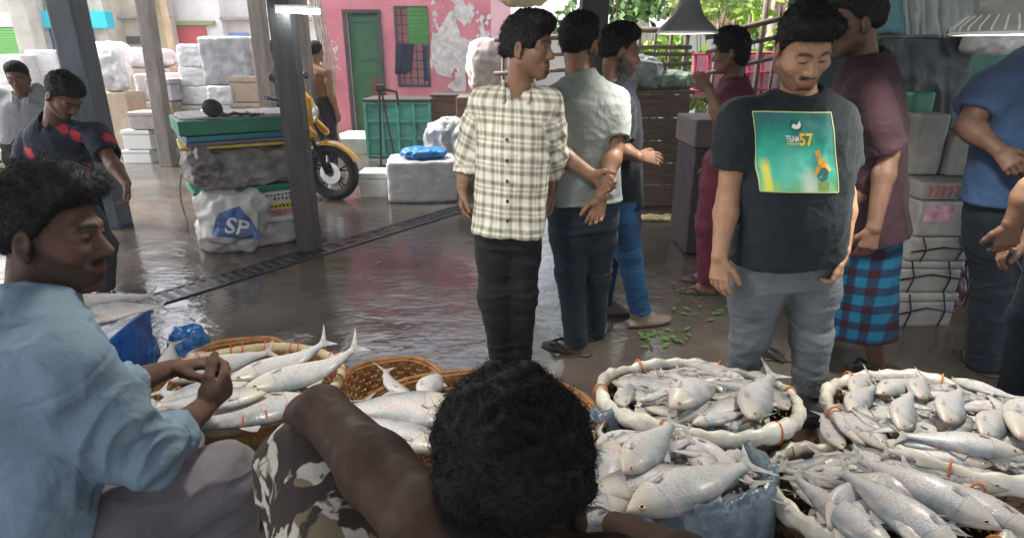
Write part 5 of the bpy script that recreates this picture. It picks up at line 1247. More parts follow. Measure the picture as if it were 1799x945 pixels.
# ------------------------------------------------------------------ right-hand pile of boxes, sheets and lamps
bx_, by_ = at(1612, 560, 3.15).x, 3.32
FPR = mat('pink_print', (.42, .07, .20), .5, 0, .3, 14, c2=(.60, .45, .48)); FREY = mat('greyed_foam', (.29, .28, .265), .6, 0, .22, 5, .4, 30, dirt=.5)
zs_ = [0, .21, .40, .54, .74, .84]
labs = ['grimy white foam box lowest in the tied pile behind the chequered lungi', 'white foam box tied with black cord, second from the floor in the right pile', 'thin pinkish foam box in the middle of the right pile', 'white box with pink printed panels in the right pile', 'white lid with red chevrons on the right pile']
for i in range(5):
    w = (.34, .34, .36, .42, .36)[i]
    r_ = foam_box(labs[i], (bx_ + (.0, .0, .01, .05, .02)[i], by_ + (0, .01, 0, 0, .01)[i], zs_[i]), (w, .40, zs_[i + 1] - zs_[i] - .004), (.05, -.03, .02, .03, 0)[i], FREY, None, i in (0, 1), False)
    if i == 3:
        for (x, ww, z, hh) in ((-.11, .16, .13, .09), (.105, .045, .10, .15), (.155, .04, .10, .15)): MB().box((x, -.203, z), (ww, .004, hh), 0, .001).build('printed_panel', FPR, r_)
    if i == 4:
        mb = MB()
        for q in range(9):
            x = -.15 + q * .037
            mb.add([(x, -.203, .02), (x + .014, -.203, .02), (x + .026, -.203, .05), (x + .014, -.203, .08), (x, -.203, .08), (x + .012, -.203, .05)], [(0, 1, 2, 5), (5, 2, 3, 4)])
        mb.build('chevrons', mat('red_chevron', (.52, .06, .06), .5), r_)
    if i < 3:
        mb = MB(); h = zs_[i + 1] - zs_[i] - .004; yy = -.206
        for x in (-.11, .09): mb.tube([(x, yy, 0), (x + .02, yy - .004, h * .5), (x - .01, yy, h)], .005, 5)
        mb.tube([(-.17, yy, h * .4), (0, yy - .006, h * .6), (.17, yy, h * .45)], .005, 5); mb.build('cord', BLACKW, r_)
foam_box('tall white foam slab standing at the left on the right pile', (bx_ - .06, by_ + .05, .842), (.17, .14, .33), .05, FREY, None, False); foam_box('shorter grey foam slab beside the tall slab on the right pile', (bx_ + .13, by_ + .05, .842), (.17, .2, .22), -.05, FREY, None, False)
o = MB().box((bx_ - .02, by_ + .22, 1.06), (.13, .10, .43), 0, .02).build('green_container', GRN); tag(o, 'green plastic container peeking over the white foam slabs', 'container')
lump('black_plastic_bag', 'shiny black plastic bag tied beside the foam slabs', 'bag', (bx_ + .27, by_ + .02, .76), (.14, .22, .32), .2, mat('black_polythene', (.018, .018, .022), .18, 0, .3, 8, .9, 18, spec=.7), .035, 9, 8, 2.5)
lump('maroon_plastic_strip', 'maroon plastic strips hanging down the right side of the tied pile', 'bag', (bx_ + .235, by_ - .02, .0), (.09, .22, .54), .1, mat('maroon_plastic', (.13, .05, .07), .3, 0, .45, 10, .8, 16), .025, 10, 9, 3)
mb = MB(); rg = random.Random(8)
for q in range(9):
    p = Vector((bx_ + .25, by_ - .12, .62)); pts = [p]
    for w in range(5): p = p + Vector((rg.gauss(.01, .045), rg.gauss(-.01, .02), rg.gauss(-.07, .06))); pts.append(p.copy())
    mb.tube(pts, .005, 5)
o = mb.build('cord_tangle', BLACKW); tag(o, 'tangle of black cords at the right of the tied pile', 'cord')
foam_box('orange-brown carton beyond the tied pile', (at(1700, 420, 4.0).x, 4.15, 0.25), (.22, .3, .36), .1, mat('orange_carton', (.42, .20, .07), .7, 0, .2, 5), None, False)
o = MB().box((at(1700, 420, 4.0).x, 4.15, .12), (.3, .34, .24), 0, .01).build('wooden_block', BROWN); tag(o, 'brown block under the orange-brown carton', 'block')
TARPD = mat('charcoal_tarpaulin', (.040, .052, .058), .5, 0, .25, 4, .5, 9)
sheet('dark_tarpaulin', 'charcoal tarpaulin hanging from the line behind the maroon shirt', 'tarpaulin', at(1548, 66, 3.7), at(1706, 66, 3.7), at(1555, 235, 3.72), at(1690, 215, 3.72), TARPD, .05, 4, 3, 50, 40)
WSH = mat('pale_sheet', (.42, .46, .46), .7, 0, .15, 3, .4, 10); 
for i, (xa, xb, m, lb) in enumerate(((1470, 1584, mat('teal_sheet', (.13, .30, .32), .7, 0, .15, 3), 'teal sheet hanging above the maroon man'), (1580, 1650, WSH, 'pale sheet hanging over the charcoal tarpaulin'), (1645, 1722, WSH, 'pleated pale sheet left of the ribbed lamp'), (1715, 1850, mat('cream_sheet', (.50, .48, .40), .7, 0, .15, 3), 'cream sheet hanging behind the ribbed lamp'))):
    sheet('hanging_sheet', lb, 'sheet', at(xa, -120, 3.75), at(xb, -120, 3.75), at(xa, 64, 3.75), at(xb, 64, 3.75), m, .07, 4 + i, 10 + i, 50, 30, group='sheets hanging over the stall')
mb = MB(); mb.tube([at(1440, 68, 3.72), at(1600, 66, 3.70), at(1830, 62, 3.72)], .012, 8); o = mb.build('hanging_line', WOODG); tag(o, 'line carrying the sheets and tarpaulin at the right', 'line')
c = at(1752, 85, 3.6); lump('white_bag', 'white bag hanging below the ribbed lamp', 'bag', (c.x, 3.62, at(1752, 98, 3.62).z), (.34, .2, .15), 0, WRAPW, .03, 8, 4, 2.5)
sheet('green_cloth', 'green cloth hanging beyond the blue shirt shoulder', 'cloth', at(1698, 68, 4.3), at(1850, 68, 4.3), at(1698, 330, 4.3), at(1850, 330, 4.3), mat('sea_green_cloth', (.05, .20, .15), .8, 0, .25, 4), .04, 4, 6, 30, 30)
for nm in ('green_cloth', 'hanging_sheet', 'dark_tarpaulin'): pass
# lamps
def lamp(label, p, r, m, power, ribs=False, em=10, cord=3.05, colr=(1, .95, .86)):
    root = empty('pendant_lamp', p, 0, label, 'lamp', 'lamps hanging over the fish')
    h = r * 1.0; mb = MB()
    mb.lathe([(r, 0), (r * .97, h * .16), (r * .72, h * .38), (r * .50, h * .62), (r * .36, h * .95), (r * .30, h * 1.25), (r * .06, h * 1.30), (r * .05, h * 1.28), (r * .28, h * 1.22), (r * .34, h * .93), (r * .48, h * .60), (r * .70, h * .36), (r * .95, h * .14), (r * .985, 0.0), (r, 0)], 40)
    shd = mb.build('lamp_shade', m, root, True)
    mb = MB(); mb.tube([r_ for r_ in ring_pts(r * 1.005, .004, 48)], r * .035, 8, closed=True); mb.build('rim', WHITE, shd, True)
    if ribs:
        mb = MB()
        for i in range(28):
            a = 2 * math.pi * i / 28; mb.tube([(math.cos(a) * r * 1.0, math.sin(a) * r * 1.0, .01), (math.cos(a) * r * .985, math.sin(a) * r * .985, h * .16), (math.cos(a) * r * .74, math.sin(a) * r * .74, h * .38)], r * .022, 6)
        mb.build('rib', WHITE, shd)
    mb = MB(); mb.tube([(0, 0, h * 1.25), (0, 0, cord - p[2])], .008, 6); mb.build('cord', BLACKW, root)
    EM = NT('lamp_glow'); EM.set(color=(.9, .9, .85), emit=colr, estr=em)
    s = SDF([-.1] * 3, [.1, .1, .2], .008); s.ell((0, 0, h * .34), (r * .30, r * .30, r * .30), None, 0); s.cap((0, 0, h * .5), (0, 0, h * .8), r * .17, r * .16, .02); link('bulb', s.mesh('bulb'), EM.m, root, True)
    la = bpy.data.lights.new('lamp_light', 'AREA'); la.shape = 'DISK'; la.size = r * 1.3; la.energy = power; la.color = colr; la.spread = R(150)
    lo = bpy.data.objects.new('lamp_light', la); col.objects.link(lo); lo.parent = root; lo.location = (0, 0, -.012)
    return root
SHADE = mat('grey_enamel', (.16, .165, .16), .4, .2, .2, 6)
SHADEW = mat('ribbed_enamel', (.36, .36, .33), .45, .1, .2, 6)
lamp('grey bell-shaped pendant lamp at the top centre', at(1206, 60, 2.75), .125, SHADE, LP1, False, 12)
lamp('wide ribbed pendant lamp at the top right corner', at(1765, 62, 1.95), .14, SHADEW, LP2, True, 12)
lamp('pendant lamp hanging over the bamboo baskets above the frame', Vector((-.50, 1.75, 1.95)), .13, SHADE, LP3, False, 12)
TL = NT('tube_glow'); TL.set(color=(.9, .95, 1), emit=(.80, .95, 1.0), estr=22)
p0, p1 = at(486, 19, 4.42), at(561, 23, 4.42); tl = empty('tube_light', (p0 + p1) / 2, 0, 'glowing white tube light fixed across the dark post', 'tube light')
MB().tube([p0 - tl.location, p1 - tl.location], .011, 10).build('tube', TL.m, tl, True); mb = MB().box((0, .012, .028), ((p1 - p0).length + .02, .035, .03), 0, .004); mb.build('fitting', WHITE, tl)
# leaves trampled on the floor
mb = None
V, Q = [], []
for (px, py, n, sp) in ((1175, 592, 34, .075), (1205, 520, 14, .12), (1240, 545, 16, .12), (700, 470, 3, .2)):
    c = gp(px, py, .012)
    rg = np.random.default_rng(px); 
    for i in range(n):
        a = rg.random() * 6.28; L = rg.uniform(.03, .075); p = np.array(c) + np.array((rg.normal(0, sp), rg.normal(0, sp * .5), rg.uniform(0, .012))); d = np.array((math.cos(a), math.sin(a), rg.uniform(-.02, .08))) * L; w = np.array((-math.sin(a), math.cos(a), rg.uniform(-.2, .2))) * L * .2
        V += [p, p + d * .5 + w, p + d, p + d * .5 - w]; Q.append([len(V) - 4 + q for q in range(4)])
tag(link('fallen_leaves', np_mesh('leaves', V, Q), LEAFD), 'green leaves trampled on the wet floor', 'leaves', None, 'stuff')
# ------------------------------------------------------------------ the people in the picture
def plaid_mat():
    t = NT('checked_cotton'); a = t.n.new('ShaderNodeAttribute'); a.attribute_name = 'weave'
    X = t.xyz(a.outputs['Vector']); n = t.math('MULTIPLY', t.math('SUBTRACT', t.noise(6, 2), .5), .006)
    def bands(v, sc, lo, hi):
        f = t.math('FRACT', t.math('MULTIPLY', t.math('ADD', v, n), sc)); d = t.math('ABSOLUTE', t.math('SUBTRACT', f, .5))
        return t.ramp(d, [(lo, 1.0), (hi, 0.0)])
    u, v = X[0], X[1]
    s1 = t.math('ADD', t.math('MULTIPLY', bands(u, 22, .12, .26), .55), t.math('MULTIPLY', bands(v, 20, .10, .26), .62))
    s2 = t.math('ADD', t.math('MULTIPLY', bands(u, 11, .03, .05), .35), t.math('MULTIPLY', bands(v, 10, .03, .06), .5))
    c = t.ramp(t.math('MINIMUM', t.math('ADD', t.math('MULTIPLY', s1, .7), t.math('MULTIPLY', s2, .6)), 1.0), [(0, (.62, .61, .52)), (.45, (.36, .34, .27)), (1.0, (.09, .075, .06))])
    t.set(color=c, rough=.85, spec=.2); t.bump(t.noise(14, 5, dist=.5), .4, .012); return t.m
def weave_uv(me, J, side, k):
    V = mesh_co(me); sd = np.array(side); pv = np.array(J['pelvis']); up = np.array((J['neck'] - J['pelvis']).normalized()); fw = np.cross(up, sd)
    P = V - pv; x = P @ sd; y = P @ fw; h = P @ up
    u = np.arctan2(x, np.abs(y) + .06) * .2 * np.where(y < 0, 1, 1); v = h
    for q in 'LR':
        a, b, c = [np.array(J[n + q]) for n in ('sh', 'el', 'wr')]; ax = (b - a) / np.linalg.norm(b - a)
        t = (V - a) @ ax; d = np.linalg.norm(V - a - t[:, None] * ax, axis=1); m = (t > .05) & (d < .085) & (np.abs(x) > .14 * k)
        w = np.cross(ax, fw); rr = (V - a) - t[:, None] * ax
        u = np.where(m, np.arctan2(rr @ w, np.abs(rr @ np.cross(ax, w)) + .02) * .07 + .02, u); v = np.where(m, -t + .013, v)
    set_col(me, 'weave', np.stack([u + 5, v + 5, u * 0], 1))
def floral_mat():
    t = NT('floral_cloth'); v = t.n.new('ShaderNodeTexVoronoi'); v.inputs['Scale'].default_value = 9; t.L(t.co, v.inputs['Vector'])
    w = t.math('ADD', v.outputs['Distance'], t.math('MULTIPLY', t.math('SUBTRACT', t.noise(26, 3), .5), .45))
    on = t.ramp(t.xyz(v.outputs['Color'])[0], [(.45, 0.0), (.5, 1.0)])
    red = t.math('MULTIPLY', t.ramp(w, [(.26, 1.0), (.36, 0.0)]), on)
    c = t.mix(red, t.ramp(t.noise(8, 4), [(.35, (.010, .013, .022)), (.7, (.035, .042, .06))]), (.46, .035, .05))
    wt = t.ramp(t.noise(17, 5, rough=.7, dist=2), [(.64, 0.0), (.70, .7)]); c = t.mix(wt, c, (.25, .27, .32))
    t.set(color=c, rough=.8, spec=.2); t.bump(t.noise(14, 5, dist=.5), .4, .012); return t.m
def lungi_mat():
    t = NT('chequered_lungi'); X = t.xyz(); 
    def ch(v, sc): return t.ramp(t.math('ABSOLUTE', t.math('SUBTRACT', t.math('FRACT', t.math('MULTIPLY', v, sc)), .5)), [(.20, 1.0), (.26, 0.0)])
    a, b = ch(t.math('ADD', X[0], t.math('MULTIPLY', X[1], .8)), 11.5), ch(X[2], 11.5)
    c = t.mix(t.math('MULTIPLY', a, b), t.mix(t.math('MAXIMUM', a, b), (.012, .11, .19), (.014, .036, .075)), (.034, .012, .017))
    t.set(color=c, rough=.85, spec=.15); t.bump(t.noise(9, 4, stretch=(2, 2, .4)), .5, .03); return t.m
def camo_mat():
    t = NT('camouflage_cloth'); n = t.noise(9, 3, dist=1.2); m = t.noise(7.3, 3, co=t.mapped((1, 1.3, .8)), dist=1.5)
    c = t.mix(t.ramp(n, [(.46, 0.0), (.49, 1.0)]), t.mix(t.ramp(m, [(.5, 0.0), (.53, 1.0)]), (.44, .41, .35), (.17, .135, .085)), (.045, .036, .032))
    t.set(color=c, rough=.85, spec=.15); t.bump(t.noise(10, 5, dist=.8), .6, .02); return t.m
DENIM = cloth('grey_denim', (.105, .115, .125), .3, 18, .85, wave=.5); NAVYD = cloth('dark_denim', (.012, .018, .028), .3, 18); BLACKT = cloth('black_trouser', (.012, .012, .014), .25, 14); BLUEJ = cloth('blue_jeans', (.012, .055, .13), .35, 18)
SLATE = cloth('slate_jeans', (.035, .033, .036), .3, 16); BROWNT = cloth('mauve_grey_trouser', (.13, .118, .128), .25, 10, wave=.5)
TEE = cloth('charcoal_tee', (.012, .017, .021), .2, 12, .9, wave=.45); GREYS = cloth('grey_green_cotton', (.165, .182, .172), .15, 11, .85, wave=.45); NAVYS = cloth('navy_cotton', (.007, .009, .015), .2, 12)
MAROON = cloth('maroon_cotton', (.034, .015, .021), .25, 11, wave=.45); MAROONK = cloth('maroon_kameez', (.085, .012, .028), .25, 11); BLUES = cloth('blue_cotton', (.035, .075, .16), .2, 12); LBLUE = cloth('pale_blue_cotton', (.145, .208, .262), .12, 14, .8, wave=.4, bd=.03)
GREYL = cloth('light_grey_cotton', (.33, .34, .35), .15, 12); TANS = cloth('tan_cotton', (.34, .20, .10), .15, 12); VEST = cloth('dark_vest', (.020, .012, .012), .25, 10); SOLE = mat('dark_rubber', (.03, .027, .025), .6, 0, .3, 12); SHOEB = mat('taupe_canvas', (.16, .13, .105), .7, 0, .2, 12)
SK1, SK2, SK3, SK4 = (.34, .195, .118), (.205, .115, .072), (.135, .074, .049), (.088, .050, .037)
DOWN = lambda sg: dict(d=(0.05 * sg, .12, -1), n=(-sg, .1, 0), t=(0, 1, 0))
# A: man in the dark printed T-shirt
ax_, ay_ = 1.03, 2.10
def print_after(root, shirt, J, k):
    bpy.context.view_layer.update(); shirt.parent.matrix_basis
    M = Matrix.Translation(root.location) @ Matrix.Rotation(root.rotation_euler.z, 4, 'Z')
    bv = BVHTree.FromPolygons([M @ v.co for v in shirt.data.vertices], [p.vertices[:] for p in shirt.data.polygons]); Mi = M.inverted()
    o0 = Vector((1.0, .3, 1.25)); yb = ay_ - .16
    W3 = lambda u, v: (at(1346, 203, yb) * (1 - u) * (1 - v) + at(1474, 202, yb) * u * (1 - v) + at(1349, 338, yb) * (1 - u) * v + at(1473, 338, yb) * u * v)
    def lay(name, pts, faces, m, off, uv=None):
        vs = []
        for u, v in pts:
            p = W3(u, v); d = (p - o0).normalized(); h = bv.ray_cast(o0, d); vs.append(Mi @ ((h[0] + h[1] * off) if h[0] else p))
        me = bpy.data.meshes.new(name); me.from_pydata(vs, [], faces); me.update()
        if uv: set_col(me, 'uv3', np.array([(u, v, 0) for u, v in pts]))
        return link(name, me, m, shirt, True)
    n = 40; pts = [(i / n, j / n) for j in range(n + 1) for i in range(n + 1)]; F = [(j * (n + 1) + i, j * (n + 1) + i + 1, (j + 1) * (n + 1) + i + 1, (j + 1) * (n + 1) + i) for j in range(n) for i in range(n)]
    t = NT('shirt_print'); a = t.n.new('ShaderNodeAttribute'); a.attribute_name = 'uv3'; X = t.xyz(a.outputs['Vector']); u, v = X[0], X[1]; co = a.outputs['Vector']
    c = t.ramp(t.math('ADD', v, t.math('MULTIPLY', t.math('SUBTRACT', t.noise(3, 4, co), .5), .9)), [(.0, (.025, .13, .13)), (.25, (.018, .22, .17)), (.5, (.025, .34, .235)), (.75, (.06, .46, .32)), (1.0, (.26, .52, .18))])
    c = t.mix(t.ramp(t.math('ADD', t.math('MULTIPLY', u, 1.2), t.math('MULTIPLY', t.noise(4, 3, co), .6)), [(1.1, 0.0), (1.4, .8)]), c, (.015, .25, .30))
    dx, dy = t.math('SUBTRACT', u, .42), t.math('SUBTRACT', v, .72); rr = t.math('SQRT', t.math('ADD', t.math('MULTIPLY', dx, dx), t.math('MULTIPLY', t.math('MULTIPLY', dy, dy), .55)))
    c = t.mix(t.ramp(t.math('ADD', rr, t.math('MULTIPLY', t.math('SUBTRACT', t.noise(6, 3, co), .5), .2)), [(.12, .6), (.30, 0.0)]), c, (.16, .62, .45))
    dx2, dy2 = t.math('SUBTRACT', u, .60), t.math('SUBTRACT', v, .90); r2 = t.math('SQRT', t.math('ADD', t.math('MULTIPLY', dx2, dx2), t.math('MULTIPLY', t.math('MULTIPLY', dy2, dy2), .35)))
    c = t.mix(t.ramp(r2, [(.04, .85), (.16, 0.0)]), c, (.72, .80, .66))
    ye = t.math('MULTIPLY', t.ramp(t.math('ABSOLUTE', t.math('SUBTRACT', u, .08)), [(.02, .9), (.06, 0.0)]), t.ramp(v, [(.55, 0.0), (.68, 1.0)])); c = t.mix(ye, c, (.75, .68, .08))
    c = t.mix(t.ramp(u, [(.86, 0.0), (1.0, .6)]), c, (.02, .09, .09))
    t.set(color=c, rough=.6, spec=.3)
    pr = lay('shirt_print', pts, F, t.m, .002, True)
    def quad(name, q, m, off=.0035, pa=None):
        o = lay(name, q, [tuple(range(len(q)))], m, off); o.parent = pr; return o
    EDG = mat('pale_print_edge', (.45, .52, .20), .6, 0, .2, 9); YEL = mat('yellow_print_ink', (.78, .48, .01), .6, 0, .12, 30); WHI = mat('white_print_ink', (.68, .70, .70), .6, 0, .2, 30); DKG = mat('dark_green_ink', (.01, .10, .07), .6, 0, .2, 20); ORG = mat('orange_ink', (.70, .33, .03), .6, 0, .4, 25)
    def strip(pts_, w): 
        a, b = Vector(pts_[0]), Vector(pts_[1]); d = (b - a).normalized(); q = Vector((-d.y, d.x)) * w; n_ = 14
        return [tuple(a.lerp(b, i / n_) + q) for i in range(n_ + 1)] + [tuple(a.lerp(b, i / n_) - q) for i in range(n_, -1, -1)]
    V_ = []; Fs = []
    for e in (((0, 0), (1, 0)), ((0, 1), (1, 1)), ((0, 0), (0, 1)), ((1, 0), (1, 1))):
        s_ = strip(e, .007); n_ = len(s_); b0 = len(V_); V_ += s_; Fs += [(b0 + i, b0 + i + 1, b0 + n_ - 2 - i, b0 + n_ - 1 - i) for i in range(n_ // 2 - 1)]
    lay('print_border', V_, Fs, EDG, .003).parent = pr
    def txt(name, s_, cx, cy, w, h, m, off=.0042, bold=.02):
        me = text_mesh(s_, 1.0, 0, bold); V2 = [(v.co.x, v.co.y) for v in me.vertices]; f2 = [p.vertices[:] for p in me.polygons]
        xs = [p[0] for p in V2]; ys = [p[1] for p in V2]; X0, X1, Y0, Y1 = min(xs), max(xs), min(ys), max(ys)
        lay(name, [(cx + ((x - X0) / (X1 - X0) - .5) * w, cy - ((y - Y0) / (Y1 - Y0) - .5) * h) for x, y in V2], f2, m, off).parent = pr
    txt('print_number', '57', .60, .325, .19, .155, YEL, .0045, .03); txt('print_word', 'TEAM', .425, .315, .15, .075, WHI)
    quad('print_line', strip([(.36, .375), (.50, .378)], .008), YEL)
    quad('print_emblem', [(.50 + .075 * math.cos(i * math.pi / 10), .155 + .075 * math.sin(i * math.pi / 10)) for i in range(20)], DKG, .003)
    quad('print_emblem_mark', [(.44, .17), (.47, .135), (.51, .15), (.55, .10), (.56, .15), (.53, .19), (.49, .20), (.46, .195)], WHI, .0042)
    for i, q in enumerate(([(.70, .47), (.76, .45), (.79, .50), (.76, .56), (.71, .55)], [(.72, .57), (.80, .55), (.85, .62), (.80, .68), (.73, .66)], [(.80, .60), (.86, .64), (.90, .71), (.87, .73), (.82, .68)], [(.73, .62), (.77, .64), (.72, .74), (.67, .78), (.66, .75)])): quad('print_figure', q, ORG, .0040)
    quad('print_figure', [(.72, .70), (.80, .67), (.86, .73), (.83, .83), (.74, .86), (.69, .80)], DKG, .0036)
    quad('print_figure', [(.70, .87), (.86, .86), (.85, .97), (.71, .97)], mat('olive_ink', (.22, .28, .05), .6), .0036)
w = lambda px, py, Y: at(px, py, Y)
def tee_extra(s, J, k, side): s.ell((0, .10, 1.02 * k), (.17, .10, .20), None, .08)
person('man in a dark T-shirt with a green picture print and grey jeans', ax_, ay_, 183, 1.67,
       j=dict(head=w(1412, 86, 2.02), neck=w(1408, 168, 2.10), shR=w(1300, 196, 2.10), shL=w(1462, 196, 2.10), elR=w(1280, 345, 2.10), elL=w(1481, 345, 2.08), wrR=w(1264, 450, 2.02), wrL=w(1480, 440, 2.0),
              pelvis=w(1380, 440, 2.10), hipR=w(1330, 470, 2.10), hipL=w(1425, 470, 2.10), knR=w(1318, 590, 2.10), knL=w(1425, 590, 2.06), anR=w(1296, 690, 2.2), anL=w(1416, 752, 2.02)),
       skin=SK1, hk=.98, head=(-4, 27, 4), o=dict(fat=.005, moustache=.95, goatee=1.0, stubble=.7, beard=.35, eyeh=.0030, eyez=-.003, top=.024, hair=.014, len=.020, fringe=.058, locks=2200, comb=(.1, .5, .15), rag=.005, quiff=.004),
       top=dict(mat=TEE, sleeve=.60, hem=-.04, flare=.012, belly=.022, sr=1.14, fold=.008, after=print_after, grow=.008, vox=.005), bottom=dict(mat=DENIM, len=.92, r=(.090, .068, .056), fold=.014, wide=1.0), bulk=1.06, armr=1.04, vox=.0045,
       hands=dict(R=dict(d=(-.05, .12, -1), n=(-.6, -.6, 0), t=(-.6, .6, 0), curl=(14, 20, 14)), L=dict(d=(.15, .15, -1), n=(.7, -.3, 0), t=(.1, 1, 0), curl=(35, 40, 25))), shoes=dict(kind='sandal', mat=SOLE), toes=(10, -10))
# B: man in the checked shirt
def button_row(root, shirt, J, k):
    bv = BVHTree.FromPolygons([v.co for v in shirt.data.vertices], [p.vertices[:] for p in shirt.data.polygons]); m = mat('dark_button', (.03, .025, .02), .4)
    for i in range(6):
        h = bv.ray_cast(Vector((J['pelvis'].x + .012, 1.0, J['pelvis'].z - .06 + i * .085)), Vector((0, -1, 0)))
        if h[0]: MB().tube([h[0] - h[1] * .001, h[0] + h[1] * .004], .0075, 10).build('button', m, shirt)
person('slim man in a cream checked shirt and black trousers, hair tied back', -.02, 2.58, 176, 1.66,
       j=dict(head=w(928, 84, 2.56), neck=w(910, 165, 2.62), shR=w(852, 168, 2.60), shL=w(962, 170, 2.58), elR=w(823, 262, 2.66), elL=w(973, 272, 2.64), wrR=w(812, 330, 2.62), wrL=w(968, 330, 2.70),
              pelvis=w(893, 385, 2.6), hipR=w(868, 410, 2.6), hipL=w(918, 410, 2.6), knR=w(866, 520, 2.58), knL=w(918, 520, 2.60), anR=w(884, 640, 2.60), anL=w(912, 640, 2.62)),
       skin=SK2, head=(-62, 2, 0), o=dict(goatee=1.0, moustache=.7, stubble=.35, top=.022, hair=.013, len=.022, fringe=.060, locks=2600, curl=1.2, rag=.008, bun=-.9, quiff=.004, beardlen=.008, gaze=.002),
       top=dict(mat=plaid_mat(), sleeve=1.62, hem=-.10, flare=.012, collar='shirt', vopen=.10, sr=.98, fold=.012, placket=.012, after=button_row, post=weave_uv, bulk=.90, grow=.008, vox=.005), bottom=dict(mat=BLACKT, r=(.088, .070, .056), fold=.008), vox=.0045,
       hands=dict(R=DOWN(1), L=DOWN(-1)), shoes=dict(kind='sandal', mat=SOLE), toes=(12, -12))
# C: man in grey shirt, hands clasped behind him
person('man in a grey-green shirt standing with his back turned and his hands clasped behind him', .30, 2.82, 14, 1.68,
       j=dict(head=w(1018, 78, 2.86), neck=w(1022, 140, 2.82), shL=w(968, 170, 2.80), shR=w(1078, 168, 2.84), elL=w(972, 262, 2.70), elR=w(1082, 258, 2.74), wrL=w(1040, 308, 2.62), wrR=w(1056, 345, 2.60),
              pelvis=w(1022, 345, 2.82), hipL=w(1000, 380, 2.82), hipR=w(1050, 380, 2.84), knL=w(1002, 480, 2.82), knR=w(1048, 480, 2.92), anL=w(1012, 606, 2.80), anR=w(1044, 588, 3.00)),
       skin=SK2, head=(22, 0, 3), o=dict(beard=.8, hair=.014, top=.012, len=.015, locks=2200, rag=.005, nape=-.066),
       top=dict(mat=GREYS, sleeve=.84, hem=-.03, flare=.010, collar='shirt', vopen=0, sr=1.05, fold=.008, grow=.008, vox=.005), bottom=dict(mat=NAVYD, r=(.092, .072, .056), fold=.008), vox=.0045, bulk=1.02,
       hands=dict(L=dict(d=(.9, -.3, -.35), n=(0, -1, .1), t=(.2, 0, 1), curl=(25, 35, 25)), R=dict(d=(-.2, -.12, -1), n=(.2, -1, 0), t=(-1, 0, 0), curl=(28, 34, 22))), shoes=dict(kind='sandal', mat=SOLE), toes=(75, -20))
# D: bearded man in navy
person('bearded man in a navy shirt and blue jeans behind the man in grey', .62, 3.14, 82, 1.66,
       j=dict(head=w(1088, 92, 3.12), neck=w(1082, 148, 3.14), shR=w(1090, 182, 2.98), shL=w(1090, 175, 3.30), elR=w(1088, 262, 2.98), wrR=w(1122, 276, 2.90), elL=w(1080, 255, 3.3), wrL=w(1095, 300, 3.3),
              pelvis=w(1086, 335, 3.14), knR=w(1105, 445, 3.10), hipR=w(1088, 365, 3.06), hipL=w(1078, 365, 3.2), knL=w(1070, 440, 3.2), anR=w(1126, 548, 3.12), anL=w(1056, 530, 3.30)),
       skin=SK3, head=(2, 6, 0), o=dict(beard=1.0, moustache=.9, hair=.012, top=.020, len=.014, locks=1500, fringe=.062),
       top=dict(mat=NAVYS, sleeve=.7, hem=-.16, collar='shirt', vopen=.05, fold=.007), bottom=dict(mat=BLUEJ, r=(.088, .068, .056), fold=.008), vox=.0055,
       hands=dict(R=dict(d=(-.1, 1, -.1), n=(-.6, 0, -1), t=(-.6, .1, .8), curl=(14, 18, 12)), L=DOWN(-1)), shoes=dict(kind='shoe', mat=SHOEB), toes=(-5, 10))
# E: person in maroon by the fence
person('person in a long maroon kameez with thick dark hair standing by the bamboo fence', 1.28, 3.72, -75, 1.58,
       j=dict(head=w(1283, 92, 3.7), neck=w(1290, 138, 3.72), pelvis=w(1290, 300, 3.74), wrL=w(1246, 158, 3.52), elL=w(1262, 205, 3.5)), skin=SK3, head=(5, 8, 0), o=dict(hair=.018, top=.03, longback=True, len=.03, locks=1200, rag=.006, hv=.006),
       top=dict(mat=MAROONK, sleeve=.85, hem=-.85, flare=.03, fold=.009, vox=.008), bottom=dict(mat=MAROONK, r=(.085, .07, .06)), vox=.008, shoes=dict(kind='sandal', mat=SOLE))
# F: man in maroon shirt and lungi
person('man in a maroon shirt and blue chequered lungi', 1.52, 2.62, -82, 1.72,
       j=dict(head=w(1502, 42, 2.60), neck=w(1520, 100, 2.62), shL=w(1520, 150, 2.44), shR=w(1550, 150, 2.82), elL=w(1560, 270, 2.44), wrL=w(1535, 400, 2.36), pelvis=w(1528, 370, 2.62), knL=w(1525, 520, 2.6), knR=w(1480, 500, 2.7), anL=w(1545, 668, 2.62), anR=w(1385, 640, 2.72)),
       skin=SK3, head=(0, 8, 0), o=dict(hair=.013, len=.012, locks=900, top=.01, beard=.5), top=dict(mat=MAROON, sleeve=.9, hem=-.16, sr=1.15, flare=.012, fold=.008, vox=.006), bottom=dict(mat=lungi_mat(), kind='lungi', name='lungi', len=.42, fold=.014, ff=(7, 7, 3)), vox=.006, bulk=1.08,
       hands=dict(L=DOWN(-1), R=DOWN(1)), shoes=dict(kind='sandal', mat=SOLE))
